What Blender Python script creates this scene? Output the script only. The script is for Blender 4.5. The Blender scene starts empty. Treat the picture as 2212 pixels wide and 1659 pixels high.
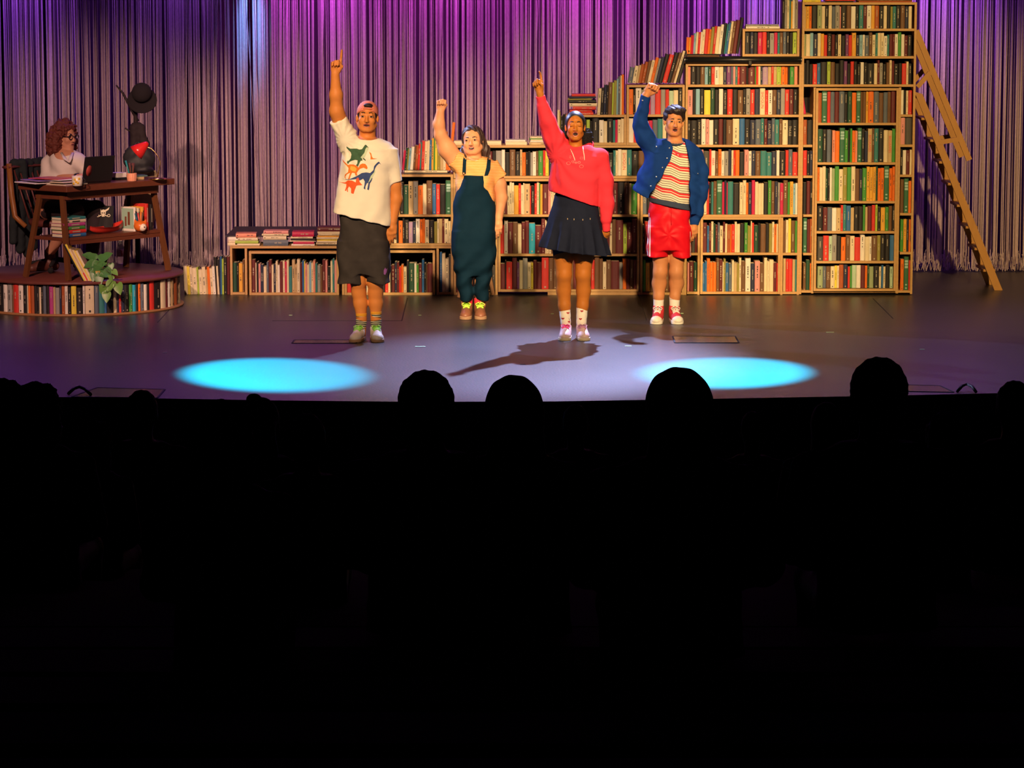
import bpy, bmesh, math, random
import numpy as np
from mathutils import Vector, Matrix, Euler, Quaternion
from mathutils.bvhtree import BVHTree
from mathutils.geometry import delaunay_2d_cdt

random.seed(7)
scene = bpy.context.scene
COL = scene.collection

# ------------------------------------------------------------------ camera
W, H, FOC = 2212.0, 1659.0, 6800.0
HC = 2.85                                        # camera height over the stage floor
TH = math.atan(909.5 / FOC)                        # pitch below the horizontal
CY = -HC / math.tan(TH + math.atan((637 - H / 2) / FOC))
cam_d = bpy.data.cameras.new('camera')
cam_d.sensor_width = 36.0
cam_d.lens = 36.0 * FOC / W
cam_d.clip_end = 200
cam = bpy.data.objects.new('camera', cam_d)
COL.objects.link(cam)
cam.location = (0, CY, HC)
cam.rotation_euler = (math.pi / 2 - TH, 0, 0)
scene.camera = cam

# ------------------------------------------------------------------ world and exposure
world = bpy.data.worlds.new('world')
scene.world = world
world.use_nodes = True
world.node_tree.nodes['Background'].inputs[0].default_value = (0.010, 0.006, 0.014, 1)
world.node_tree.nodes['Background'].inputs[1].default_value = 0.10
vs = scene.view_settings
vs.view_transform = 'Standard'
vs.look = 'None'
vs.exposure = 0.0
vs.gamma = 1.0
vs.use_curve_mapping = False


def spot(name, loc, target, power, color, angle, blend=0.6, size=0.12):
    d = bpy.data.lights.new(name, 'SPOT')
    d.energy = power
    d.color = color
    d.spot_size = math.radians(angle)
    d.spot_blend = blend
    d.shadow_soft_size = size
    o = bpy.data.objects.new(name, d)
    COL.objects.link(o)
    o.location = loc
    o.rotation_euler = (Vector(target) - Vector(loc)).to_track_quat('-Z', 'Y').to_euler()
    return o


WARM = (1.0, 0.74, 0.34)
AMBER = (1.0, 0.64, 0.24)
PINKISH = (1.0, 0.56, 0.42)
# front-of-house wash, shuttered so that it lands on the set and not on the stalls
spot('front_wash_spot', (-4.6, -15, 6.5), (-3.9, 0, 0.45), 6400, PINKISH, 17.5, 0.55)
spot('front_wash_spot', (-2.2, -15, 6.5), (-1.5, 0, 0.55), 6500, (1.0, 0.62, 0.40), 17.5, 0.55)
spot('front_wash_spot', (1.2, -15, 6.5), (0.9, 0, 0.6), 9000, (1.0, 0.67, 0.36), 17.5, 0.55)
spot('front_wash_spot', (3.6, -15, 6.5), (3.3, 0, 0.75), 9000, AMBER, 18.5, 0.55)
# performers' key
spot('key_spot', (-3.5, -16, 7.0), (-1.1, -3.3, 1.15), 4300, WARM, 9.0, 0.5)
spot('key_spot', (3.5, -16, 7.0), (0.9, -3.0, 1.15), 4800, WARM, 11.0, 0.5)
# cold backlight: throws the performers' shadows towards the stalls
spot('back_light', (1.5, 1.0, 6.2), (0.10, -4.4, 0.0), 10500, (0.50, 0.56, 1.0), 25, 0.8, 0.06)
spot('back_light', (-4.6, 0.6, 4.8), (0.3, -3.0, 1.2), 3200, (0.45, 0.55, 1.0), 27, 0.6, 0.06)
# violet wash on the stage floor
spot('floor_wash', (-3.0, 0.6, 6.2), (-2.6, -3.2, 0), 520, (0.50, 0.20, 1.0), 52, 0.9, 0.2)
spot('floor_wash', (4.2, 0.6, 6.2), (3.4, -3.2, 0), 420, (0.55, 0.30, 1.0), 52, 0.9, 0.2)
# the two cyan pools
spot('cyan_pool', (-3.3, 1.0, 6.4), (-1.66, -5.25, 0), 25000, (0.0, 0.60, 1.0), 9.2, 0.55, 0.03)
spot('cyan_pool', (2.6, 1.0, 6.4), (1.50, -5.15, 0), 23000, (0.0, 0.60, 1.0), 8.7, 0.55, 0.03)
# strip of colour changers above the string curtain
for x, p, c in ((-4.75, 1300, (0.45, 0.05, 1.0)), (-3.1, 520, (0.42, 0.05, 0.9)), (-1.75, 1700, (0.85, 0.05, 0.9)),
                (-0.6, 1300, (0.9, 0.05, 0.85)), (0.6, 1500, (0.9, 0.04, 0.85)), (1.7, 1400, (0.75, 0.05, 0.95)),
                (2.6, 1700, (0.36, 0.06, 1.0)), (3.9, 1700, (0.50, 0.03, 1.0)), (4.9, 100, (0.4, 0.05, 0.8))):
    spot('curtain_strip_light', (x, 1.5, 4.2), (x, 2.2, 3.15), p * 0.58, (c[0] * 0.85, c[1] + 0.05, c[2]), 60, 1.0, 0.05)
spot('curtain_strip_light', (-2.42, 1.4, 4.2), (-2.42, 2.2, 2.1), 1300, (0.20, 0.44, 1.0), 12, 1.0, 0.03)


# ------------------------------------------------------------------ helpers
def ray(u, v):
    f = Vector((0, math.cos(TH), -math.sin(TH)))
    up = Vector((0, math.sin(TH), math.cos(TH)))
    return f + Vector((1, 0, 0)) * ((u - W / 2) / FOC) + up * ((H / 2 - v) / FOC)


CAM = Vector((0, CY, HC))


def PY(u, v, Y):
    d = ray(u, v)
    return CAM + d * ((Y - CY) / d.y)


def PZ(u, v, Z):
    d = ray(u, v)
    return CAM + d * ((Z - HC) / d.z)


def ground_y(v, Z=0.0):
    return PZ(W / 2, v, Z).y


def tag(o, label=None, cat=None, group=None, kind=None):
    if label: o['label'] = label
    if cat: o['category'] = cat
    if group: o['group'] = group
    if kind: o['kind'] = kind
    return o


def empty(name, loc, label=None, cat=None, group=None):
    o = bpy.data.objects.new(name, None)
    COL.objects.link(o)
    o.location = loc
    o.empty_display_size = 0.05
    WMAT[o.name] = Matrix.Translation(Vector(loc))
    return tag(o, label, cat, group)


WMAT = {}


def link(name, me, parent=None, mats=(), M=None, local=False):
    """one mesh object; with a parent its vertices stay in world space unless local"""
    o = bpy.data.objects.new(name, me)
    COL.objects.link(o)
    for m in (mats if isinstance(mats, (list, tuple)) else [mats]):
        if m.name not in me.materials:
            me.materials.append(m)
    if parent is not None:
        o.parent = parent
        if not local:
            o.matrix_parent_inverse = WMAT.get(parent.name, Matrix()).inverted()
    if M is not None:
        o.matrix_basis = M
    WMAT[o.name] = (WMAT.get(parent.name, Matrix()) if parent is not None and local else Matrix()) @ (M if M is not None else Matrix())
    return o


MATS = {}


def mat(name, color, rough=0.6, metal=0.0, vary=0.0, vscale=30.0, bump=0.0, bscale=120.0, spec=0.4, emit=None, estr=0.0, alpha=None, trans=0.0):
    if name in MATS:
        return MATS[name]
    m = bpy.data.materials.new(name)
    m.use_nodes = True
    nt = m.node_tree
    b = nt.nodes['Principled BSDF']
    b.inputs['Roughness'].default_value = rough
    b.inputs['Metallic'].default_value = metal
    b.inputs['Specular IOR Level'].default_value = spec
    b.inputs['Transmission Weight'].default_value = trans
    b.inputs['Base Color'].default_value = (*color, 1)
    if emit:
        b.inputs['Emission Color'].default_value = (*emit, 1)
        b.inputs['Emission Strength'].default_value = estr
    if vary or bump:
        tc = nt.nodes.new('ShaderNodeTexCoord')
        nz = nt.nodes.new('ShaderNodeTexNoise')
        nz.inputs['Scale'].default_value = vscale
        nz.inputs['Detail'].default_value = 4
        nt.links.new(tc.outputs['Object'], nz.inputs['Vector'])
        if vary:
            mx = nt.nodes.new('ShaderNodeMix')
            mx.data_type = 'RGBA'
            mx.inputs[6].default_value = (*[max(0, c * (1 - vary)) for c in color], 1)
            mx.inputs[7].default_value = (*[min(1, c * (1 + vary)) for c in color], 1)
            nt.links.new(nz.outputs['Fac'], mx.inputs[0])
            nt.links.new(mx.outputs[2], b.inputs['Base Color'])
        if bump:
            n2 = nt.nodes.new('ShaderNodeTexNoise')
            n2.inputs['Scale'].default_value = bscale
            nt.links.new(tc.outputs['Object'], n2.inputs['Vector'])
            bp = nt.nodes.new('ShaderNodeBump')
            bp.inputs['Strength'].default_value = bump
            bp.inputs['Distance'].default_value = 0.01
            nt.links.new(n2.outputs['Fac'], bp.inputs['Height'])
            nt.links.new(bp.outputs['Normal'], b.inputs['Normal'])
    MATS[name] = m
    return m


def wood(name, c1, c2, rough=0.5, scale=(1.5, 14, 14), spec=0.35):
    if name in MATS:
        return MATS[name]
    m = mat(name, c1, rough, spec=spec)
    nt = m.node_tree
    tc = nt.nodes.new('ShaderNodeTexCoord')
    mp = nt.nodes.new('ShaderNodeMapping')
    mp.inputs['Scale'].default_value = scale
    nz = nt.nodes.new('ShaderNodeTexNoise')
    nz.inputs['Scale'].default_value = 3.0
    nz.inputs['Detail'].default_value = 6
    nz.inputs['Distortion'].default_value = 0.6
    mx = nt.nodes.new('ShaderNodeMix')
    mx.data_type = 'RGBA'
    mx.inputs[6].default_value = (*c1, 1)
    mx.inputs[7].default_value = (*c2, 1)
    nt.links.new(tc.outputs['Object'], mp.inputs[0])
    nt.links.new(mp.outputs[0], nz.inputs['Vector'])
    nt.links.new(nz.outputs['Fac'], mx.inputs[0])
    nt.links.new(mx.outputs[2], nt.nodes['Principled BSDF'].inputs['Base Color'])
    return m


class MB:
    """collects shapes into one mesh"""
    def __init__(self):
        self.v, self.f, self.mi, self.sm = [], [], [], []

    def add(self, verts, faces, mi=0, smooth=False, M=None):
        o = len(self.v)
        if M is not None:
            verts = [M @ Vector(p) for p in verts]
        self.v += [tuple(p) for p in verts]
        for fc in faces:
            self.f.append(tuple(i + o for i in fc))
            self.mi.append(mi)
            self.sm.append(smooth)
        return self

    def box(self, x0, x1, y0, y1, z0, z1, mi=0, M=None, bev=0.0):
        if bev <= 0:
            vs_ = [(x, y, z) for z in (z0, z1) for y in (y0, y1) for x in (x0, x1)]
            fs = [(0, 2, 3, 1), (4, 5, 7, 6), (0, 1, 5, 4), (2, 6, 7, 3), (0, 4, 6, 2), (1, 3, 7, 5)]
            return self.add(vs_, fs, mi, False, M)
        bm = bmesh.new()
        bmesh.ops.create_cube(bm, size=1)
        for q in bm.verts:
            q.co = Vector(((x0 + x1) / 2 + q.co.x * (x1 - x0), (y0 + y1) / 2 + q.co.y * (y1 - y0), (z0 + z1) / 2 + q.co.z * (z1 - z0)))
        bmesh.ops.bevel(bm, geom=list(bm.edges), offset=bev, segments=1, affect='EDGES')
        bm.verts.index_update()
        self.add([q.co[:] for q in bm.verts], [[q.index for q in fc.verts] for fc in bm.faces], mi, False, M)
        bm.free()
        return self

    def tube(self, pts, r, n=8, mi=0, cap=True, flat=1.0, up=None):
        """round (or flattened) tube along points; r a number or one per point"""
        pts = [Vector(p) for p in pts]
        rs = r if isinstance(r, (list, tuple)) else [r] * len(pts)
        vs_, fs = [], []
        a = None
        for i, p in enumerate(pts):
            t = (pts[min(i + 1, len(pts) - 1)] - pts[max(i - 1, 0)]).normalized()
            if a is None:
                ref = Vector(up) if up else (Vector((0, 0, 1)) if abs(t.z) < 0.9 else Vector((0, 1, 0)))
                a = t.cross(ref).normalized()
            else:
                a = (a - t * a.dot(t)).normalized()
            b = t.cross(a)
            for k in range(n):
                th = 2 * math.pi * k / n
                vs_.append(p + a * math.cos(th) * rs[i] + b * math.sin(th) * rs[i] * flat)
        for i in range(len(pts) - 1):
            for k in range(n):
                k2 = (k + 1) % n
                fs.append((i * n + k, i * n + k2, (i + 1) * n + k2, (i + 1) * n + k))
        if cap:
            fs.append(tuple(range(n))[::-1])
            fs.append(tuple((len(pts) - 1) * n + k for k in range(n)))
        return self.add(vs_, fs, mi, True)

    def lathe(self, prof, n=24, mi=0, M=None, smooth=True):
        """prof: (radius, z) from bottom to top"""
        vs_, fs = [], []
        for r, z in prof:
            for k in range(n):
                th = 2 * math.pi * k / n
                vs_.append((r * math.cos(th), r * math.sin(th), z))
        for i in range(len(prof) - 1):
            for k in range(n):
                k2 = (k + 1) % n
                fs.append((i * n + k, i * n + k2, (i + 1) * n + k2, (i + 1) * n + k))
        fs.append(tuple(range(n))[::-1])
        fs.append(tuple((len(prof) - 1) * n + k for k in range(n)))
        return self.add(vs_, fs, mi, smooth, M)

    def prism(self, poly, y0, y1, mi=0, M=None):
        """polygon in x,z pulled from y0 to y1"""
        n = len(poly)
        vs_ = [(x, y0, z) for x, z in poly] + [(x, y1, z) for x, z in poly]
        fs = [tuple(range(n)), tuple(range(2 * n - 1, n - 1, -1))]
        fs += [(i, i + n, (i + 1) % n + n, (i + 1) % n) for i in range(n)]
        return self.add(vs_, fs, mi, False, M)

    def mesh(self, name):
        me = bpy.data.meshes.new(name)
        me.from_pydata(self.v, [], self.f)
        me.polygons.foreach_set('material_index', self.mi)
        me.polygons.foreach_set('use_smooth', self.sm)
        me.update()
        return me

    def build(self, name, mats, parent=None, M=None, local=False):
        return link(name, self.mesh(name), parent, mats, M, local)


def bar(mb, a, b, w, d, mi=0, side=None):
    """rectangular bar from a to b; w across 'side', d across the other way"""
    a, b = Vector(a), Vector(b)
    t = (b - a).normalized()
    s = Vector(side) if side else Vector((0, 1, 0))
    s = (s - t * s.dot(t)).normalized()
    q = t.cross(s)
    vs_ = []
    for p in (a, b):
        for i, j in ((-1, -1), (1, -1), (1, 1), (-1, 1)):
            vs_.append(p + s * (i * w / 2) + q * (j * d / 2))
    mb.add(vs_, [(3, 2, 1, 0), (4, 5, 6, 7), (0, 1, 5, 4), (1, 2, 6, 5), (2, 3, 7, 6), (3, 0, 4, 7)], mi)
    return mb
# ------------------------------------------------------------------ the setting
m_floor = mat('stage_vinyl', (0.030, 0.028, 0.033), 0.36, vary=0.35, vscale=2.2, bump=0.12, bscale=60, spec=0.5)
m_black = mat('matt_black', (0.006, 0.006, 0.007), 0.8)
m_seam = mat('seam_black', (0.004, 0.004, 0.005), 0.7)
m_wall = mat('black_drape', (0.028, 0.012, 0.024), 0.95)
m_fascia = mat('fascia_red_black', (0.012, 0.004, 0.006), 0.6)

# stage floor, its front edge gently bowed towards the stalls
EDGE = [(-900, 845), (0, 856), (300, 860), (600, 865), (900, 868), (1200, 867), (1500, 862), (1900, 855), (2212, 848), (3100, 830)]
edge_pts = [PZ(u, v, 0.0) for u, v in EDGE]
mb = MB()
n = len(edge_pts)
vs_ = []
for p in edge_pts:
    vs_ += [(p.x, p.y, 0), (p.x, 3.2, 0), (p.x, p.y, -0.14), (p.x, 3.2, -0.14)]
fs = []
for i in range(n - 1):
    a, b = i * 4, i * 4 + 4
    fs += [(a, b, b + 1, a + 1), (a + 2, a + 3, b + 3, b + 2), (a, a + 2, b + 2, b), (a + 1, b + 1, b + 3, a + 3)]
mb.add(vs_, fs)
floor = tag(mb.build('floor', m_floor), 'dark vinyl stage floor', kind='structure')
mb = MB()
vs_, fs = [], []
for p in edge_pts:
    vs_ += [(p.x, p.y + 0.03, -0.14), (p.x, p.y + 0.03, -1.5), (p.x, p.y + 0.12, -0.14), (p.x, p.y + 0.12, -1.5)]
for i in range(n - 1):
    a, b = i * 4, i * 4 + 4
    fs += [(a, a + 1, b + 1, b), (a + 2, b + 2, b + 3, a + 3)]
mb.add(vs_, fs)
tag(mb.build('trim_1', m_fascia), kind='structure')
# seams of the vinyl sheets
for pts in (((340, 697), (367, 668)), ((588, 693), (868, 693)), ((868, 693), (880, 644)), ((1381, 640), (1397, 692)), ((1886, 645), (1929, 688))):
    a, b = PZ(*pts[0], 0.0), PZ(*pts[1], 0.0)
    mb = MB()
    bar(mb, a + Vector((0, 0, 0.0005)), b + Vector((0, 0, 0.0005)), 0.002, 0.008, side=(0, 0, 1))
    mb.build('floor_seam', m_seam, floor)
# trap doors: a frame line and a slightly glossier lid
m_lid = mat('trap_lid', (0.035, 0.030, 0.032), 0.25, vary=0.4, vscale=8)
for q in (((631, 742), (770, 742), (770, 735), (636, 735)), ((1458, 741), (1596, 741), (1588, 727), (1453, 727)),
          ((155, 858), (340, 860), (356, 842), (210, 838)), ((1962, 846), (2060, 848), (2030, 834), (1955, 832))):
    ps = [PZ(u, v, 0.0) for u, v in q]
    mb = MB()
    mb.add([(p.x, p.y, 0.003) for p in ps] + [(p.x, p.y, -0.02) for p in ps], [(0, 1, 2, 3), (4, 7, 6, 5), (0, 4, 5, 1), (1, 5, 6, 2), (2, 6, 7, 3), (3, 7, 4, 0)])
    t = mb.build('trap_lid', m_lid, floor)
    mb = MB()
    for i in range(4):
        bar(mb, Vector((*ps[i].xy, 0.003)), Vector((*ps[(i + 1) % 4].xy, 0.003)), 0.003, 0.012, side=(0, 0, 1))
    mb.build('frame', m_seam, t)
# spike-tape marks
m_tape = mat('pale_green_tape', (0.55, 0.85, 0.45), 0.5)
TAPES = ((628, 681, 8, 'left of the man in the cap'), (907, 681, 7, 'behind the man in the cap'), (908, 749, 22, 'between the man in the cap and the woman in the skirt'),
         (356, 762, 9, 'above the first cyan pool'), (1129, 787, 12, 'in the pale light pool by the stage front'), (1357, 748, 14, 'between the two foremost shoe pairs and the trap lid'),
         (1793, 718, 17, 'on the dark floor in front of the tallest bookcase'), (1992, 755, 10, 'rightmost of all floor marks'), (1193, 678, 7, 'just behind the woman in the skirt'), (1473, 677, 7, 'right of the red high-top shoes'))
for u, v, wpx, where in TAPES:
    p = PZ(u, v, 0.0)
    w = wpx / 280
    mb = MB()
    mb.box(p.x - w / 2, p.x + w / 2, p.y - 0.012, p.y + 0.012, 0.0005, 0.0025)
    o = mb.build('floor_tape_mark', m_tape)
    tag(o, 'pale green tape mark ' + where, 'tape mark', 'tape marks on the stage floor')
# cables at the stage front
m_cable = mat('black_cable', (0.006, 0.006, 0.006), 0.5)
for k, (pts, lab) in enumerate(((((148, 854), (160, 850), (172, 849), (184, 851), (196, 856)), 'short black cable loop on the stage front beside the trap lid, left side'),
                                (((2068, 849), (2078, 844), (2090, 843), (2100, 846), (2108, 850)), 'short black cable loop on the stage front, right side'))):
    ps = [PZ(u, v, 0.0) + Vector((0, 0, 0.012 + 0.03 * math.sin(math.pi * i / 4))) for i, (u, v) in enumerate(pts)]
    tag(MB().tube(ps, 0.011, 8).build('cable', m_cable), lab, 'cable', 'cables at the stage front')

# back wall behind the strings
mb = MB()
mb.box(-9, 9, 3.0, 3.15, -0.1, 7.0)
tag(mb.build('wall_back', m_wall), kind='structure')

# raked stalls: black steps rising towards the camera
mb = MB()
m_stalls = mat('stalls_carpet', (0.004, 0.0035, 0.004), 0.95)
NT = 17
for k in range(NT):
    y1 = -8.3 - k * 1.0
    z = -0.90 + 0.145 * k
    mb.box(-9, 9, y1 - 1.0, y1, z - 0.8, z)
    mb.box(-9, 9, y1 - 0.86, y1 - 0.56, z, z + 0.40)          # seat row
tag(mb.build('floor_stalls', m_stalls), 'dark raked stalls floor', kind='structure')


def stalls_z(y):
    return -0.90 + 0.145 * int(max(0, math.floor((-8.3 - y) / 1.0)))


# ------------------------------------------------------------------ string curtain (nobody could count its strings)
m_string = mat('string_yarn', (0.56, 0.43, 0.47), 0.85, vary=0.25, vscale=40)
m_string2 = mat('string_yarn_dim', (0.36, 0.26, 0.31), 0.85, vary=0.25, vscale=40)
rnd = random.Random(11)
mb_v, mb_f, mb_m = [], [], []


def strand(x, y, w, zb, zt, lean=0.0, nseg=5, wob=0.004):
    o = len(mb_v)
    ph = rnd.random() * 6.28
    for i in range(nseg + 1):
        t = i / nseg
        z = zb + (zt - zb) * t
        fx = x + lean * (1 - t) + math.sin(ph + t * 5) * wob * (1 - t)
        fy = y + math.cos(ph * 1.7 + t * 4) * wob
        mb_v.extend(((fx - w / 2, fy, z), (fx, fy - w * 0.45, z), (fx + w / 2, fy, z), (fx, fy + w * 0.45, z)))
    for i in range(nseg):
        a = o + i * 4
        for k in range(4):
            mb_f.append((a + k, a + (k + 1) % 4, a + 4 + (k + 1) % 4, a + 4 + k))
    mb_f.append((o + 3, o + 2, o + 1, o))
    mb_m.extend([1 if rnd.random() < 0.38 else 0] * (nseg * 4 + 1))


x = -5.5
while x < 5.5:
    dense = rnd.random()
    left = x < -1.2                                              # the strings hang closer together at the desk's end
    wid = rnd.choice((0.010, 0.018, 0.028, 0.045, 0.065)) if left else (rnd.choice((0.006, 0.009, 0.013, 0.02, 0.034, 0.055)) if x < 2.9 else rnd.choice((0.012, 0.02, 0.035, 0.06)))
    xe = x + wid
    lean = rnd.gauss(0, 0.012)
    ycl = 2.12 + rnd.uniform(-0.05, 0.05)
    while x < xe:
        w = rnd.uniform(0.007, 0.012)
        strand(x, ycl + rnd.uniform(-0.03, 0.03), w, rnd.uniform(0.015, 0.09), 4.6, lean, 5, 0.003)
        x += w * rnd.uniform(0.75, 1.35)
    x += rnd.choice((0.005, 0.008, 0.012, 0.018, 0.028)) if left else (rnd.choice((0.010, 0.016, 0.024, 0.034)) if x < 2.9 else rnd.choice((0.008, 0.013, 0.02, 0.03)))
for k in range(260):                                            # a sparse second layer
    strand(rnd.uniform(-5.5, 5.5), 2.30 + rnd.uniform(-0.05, 0.05), rnd.uniform(0.006, 0.011), rnd.uniform(0.02, 0.1), 4.6, rnd.gauss(0, 0.01))
for k in range(26):                                             # stray slanting strings
    strand(rnd.uniform(-3.2, 1.2), 2.05, 0.007, rnd.uniform(0.02, 0.06), 4.6, rnd.uniform(-0.25, 0.25), 7)
for k in range(1500):                                           # curled, frayed ends on the floor
    x = rnd.uniform(-5.4, 5.4)
    zb = rnd.uniform(0.004, 0.02)
    strand(x, 2.10 + rnd.uniform(-0.07, 0.05), 0.005, zb, zb + rnd.uniform(0.08, 0.2), rnd.gauss(0, 0.02), 3, 0.006)
me = bpy.data.meshes.new('string_curtain')
me.from_pydata(mb_v, [], mb_f)
me.polygons.foreach_set('material_index', mb_m)
tag(link('string_curtain', me, None, [m_string, m_string2]), 'floor-length string curtain hanging behind the desk and the bookcases', 'curtain', kind='stuff')
print('curtain faces', len(mb_f))
# ------------------------------------------------------------------ bookcases
m_oak = wood('plywood_oak', (0.56, 0.34, 0.145), (0.40, 0.225, 0.085), 0.55)
m_oak_back = mat('shelf_back_dark', (0.012, 0.010, 0.012), 0.9)
BT = 0.021                                        # board thickness


def zat(v, Y=0.0):
    return PY(W / 2, v, Y).z


def xat(u, v, Y=0.0):
    return PY(u, v, Y).x


def bookcase(label, u0, u1, v0, v1, shelves=(), dividers=(), Yf=0.0, depth=0.30, bottom=True, top=True, feet=False, side_to=None, name='bookcase', back_at=None, thick=BT):
    """u0..u1, v0..v1: outline in the photograph at the front plane Yf. shelves: v of board centres (whole width) or (v, ua, ub).
    dividers: (u, va, vb) upright boards."""
    vm = (v0 + v1) / 2
    x0, x1 = xat(u0, vm, Yf), xat(u1, vm, Yf)
    z1 = zat(v0, Yf)
    z0 = max(0.0, zat(v1, Yf))
    root = empty(name, ((x0 + x1) / 2, Yf + depth / 2, z0), label, 'bookcase', 'plywood bookcases of the stage set')
    for xa in (x0, x1 - thick):
        MB().box(xa, xa + thick, Yf, Yf + depth, z0, z1, bev=0.0015).build('side_panel', m_oak, root)
    def board(nm, xa, xb, z, y0=Yf):
        MB().box(xa, xb, y0, Yf + depth - 0.004, z - thick / 2, z + thick / 2, bev=0.0015).build(nm, m_oak, root)
    if top:
        board('top_board', x0 + thick, x1 - thick, z1 - thick / 2)
    if bottom:
        board('bottom_board', x0 + thick, x1 - thick, z0 + thick / 2 + (0.012 if feet else 0))
    for s in shelves:
        if isinstance(s, tuple):
            v, ua, ub = s
            board('shelf', xat(ua, v, Yf), xat(ub, v, Yf), zat(v, Yf), Yf + 0.001)
        else:
            board('shelf', x0 + thick, x1 - thick, zat(s, Yf), Yf + 0.001)
    for u, va, vb in dividers:
        xm = xat(u, (va + vb) / 2, Yf)
        MB().box(xm - thick / 2, xm + thick / 2, Yf + 0.0005, Yf + depth - 0.004, max(0, zat(vb, Yf)), zat(va, Yf), bev=0.0015).build('divider', m_oak, root)
    yb = Yf + (back_at or depth)
    MB().box(x0 + 0.001, x1 - 0.001, yb - 0.004, yb, z0 + 0.002, z1 - 0.002).build('back_panel', m_oak_back, root)
    return root


bookcase('long low plywood shelf bench holding two book boxes, left of the man in the cap', 497, 979, 531.5, 637.5,
         dividers=((531.5, 537, 637), (741, 537, 637), (945.5, 537, 637)), shelves=((634, 502, 529), (634, 948, 975)), bottom=False, depth=0.42)
bookcase('low plywood book box under the bench, nearest the round platform', 538, 732, 543, 638, Yf=-0.02, depth=0.36, name='book_box')
bookcase('low plywood book box under the bench, behind the man in the cap', 744, 940, 541, 638, Yf=-0.02, depth=0.36, name='book_box')
bookcase('two-row bookcase standing on the bench between cap wearer and overalls', 800, 979, 377, 531, shelves=(466,))
bookcase('narrow bookcase behind the woman in green overalls', 979.5, 1075, 386.5, 637.5, shelves=(466, 550), bottom=True)
bookcase('long one-row bookcase running from the overalls woman to the denim jacket man', 979.5, 1479, 314, 385.5)
bookcase('one-row bookcase under the stacked red books above the pink hoodie', 1222, 1353, 248, 313.5)
bookcase('two-row bookcase behind the raised fist of the denim jacket man', 1353.5, 1479, 183.5, 313.5, shelves=(250,))
bookcase('wide three-row bookcase behind the woman in the denim skirt', 1076, 1381.5, 386.5, 630.5, shelves=(466, 551), Yf=-0.02)
root = bookcase('three-row bookcase behind the legs of the denim jacket man', 1383, 1479, 386.5, 637.5, shelves=(466, 551))
z = zat(637, -0.02)
MB().box(xat(1183, 634), xat(1383, 634), -0.018, 0.26, 0.0, zat(631, -0.02), bev=0.0015).build('base_board', m_oak, root)
bookcase('big six-row bookcase between the denim jacket man and the tallest one', 1479.5, 1729, 137, 637.5,
         shelves=(185.5, 250.5, 315.5, 382.5, 466.5, (549, 1484, 1508), (549, 1690, 1724), (633, 1484, 1508), (633, 1690, 1724)),
         dividers=((1509.5, 470, 637.5), (1688.5, 470, 637.5)), bottom=False)
bookcase('two-row book box in the lower half of the big bookcase', 1513, 1686, 469.5, 635.5, shelves=(548.5,), Yf=-0.03, depth=0.31, name='book_box')
bookcase('small one-row bookcase on the black rail, left of the tallest one', 1604, 1727, 62.5, 122, Yf=0.0)
bookcase('tallest oak bookcase, right end of the set beside the ladder', 1729.5, 1976, 5, 635.5,
         shelves=(64.5, 124, 185) + tuple((v, 1735, 1755) for v in (250, 315.5, 382, 466, 549)) + tuple((v, 1944, 1971) for v in (250, 315, 380, 463, 547)),
         dividers=((1757.5, 189, 634), (1941, 189, 634)), feet=True, depth=0.95, back_at=0.34)
bookcase('six-row inset door-like bookcase in the middle of the tallest bookcase', 1760, 1938.5, 190.5, 629, shelves=(268, 353.5, 437, 502, 566.5), Yf=-0.035, depth=0.32, name='bookcase_door')

# black rail on the step of the set
m_rail = mat('black_metal', (0.012, 0.012, 0.014), 0.35, metal=0.3)
a, b = PY(1478, 129.5, -0.02), PY(1731, 129.5, -0.02)
root = empty('rail', ((a + b) / 2), 'black metal rail along the step of the set, under the small bookcase', 'rail')
MB().tube([a, b], 0.029, 14).build('tube', m_rail, root)
m_chrome = mat('chrome', (0.7, 0.7, 0.72), 0.25, metal=1.0)
for u in (1479, 1731):
    p = PY(u, 129.5, -0.02)
    MB().lathe([(0.016, -0.004), (0.03, -0.003), (0.032, 0.003), (0.016, 0.006)], 14, M=Matrix.Translation(p) @ Matrix.Rotation(math.pi / 2, 4, 'Y')).build('end_cap', m_chrome, root)
p = PY(1620.5, 136, -0.05)
MB().box(p.x - 0.014, p.x + 0.014, p.y, p.y + 0.012, p.z - 0.02, p.z + 0.02, bev=0.003).build('clip', m_rail, root)
MB().box(xat(1480, 126), xat(1728, 126), 0.005, 0.29, zat(136.5), zat(123.0)).build('support_board', m_oak_back, root)
# black bench pad lying on the books at the bench's back
m_pad = mat('black_board', (0.030, 0.022, 0.034), 0.6, vary=0.2)
Yb = ground_y(637) + 0.10
p0, p1 = PY(487, 509, Yb), PY(860, 509, Yb)
tag(MB().box(p0.x, p1.x, Yb, PZ(508, 489, p0.z).y, p0.z - 0.012, p0.z, bev=0.002).build('board', m_pad), 'flat black board resting on the books at the back of the bench', 'board')
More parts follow.
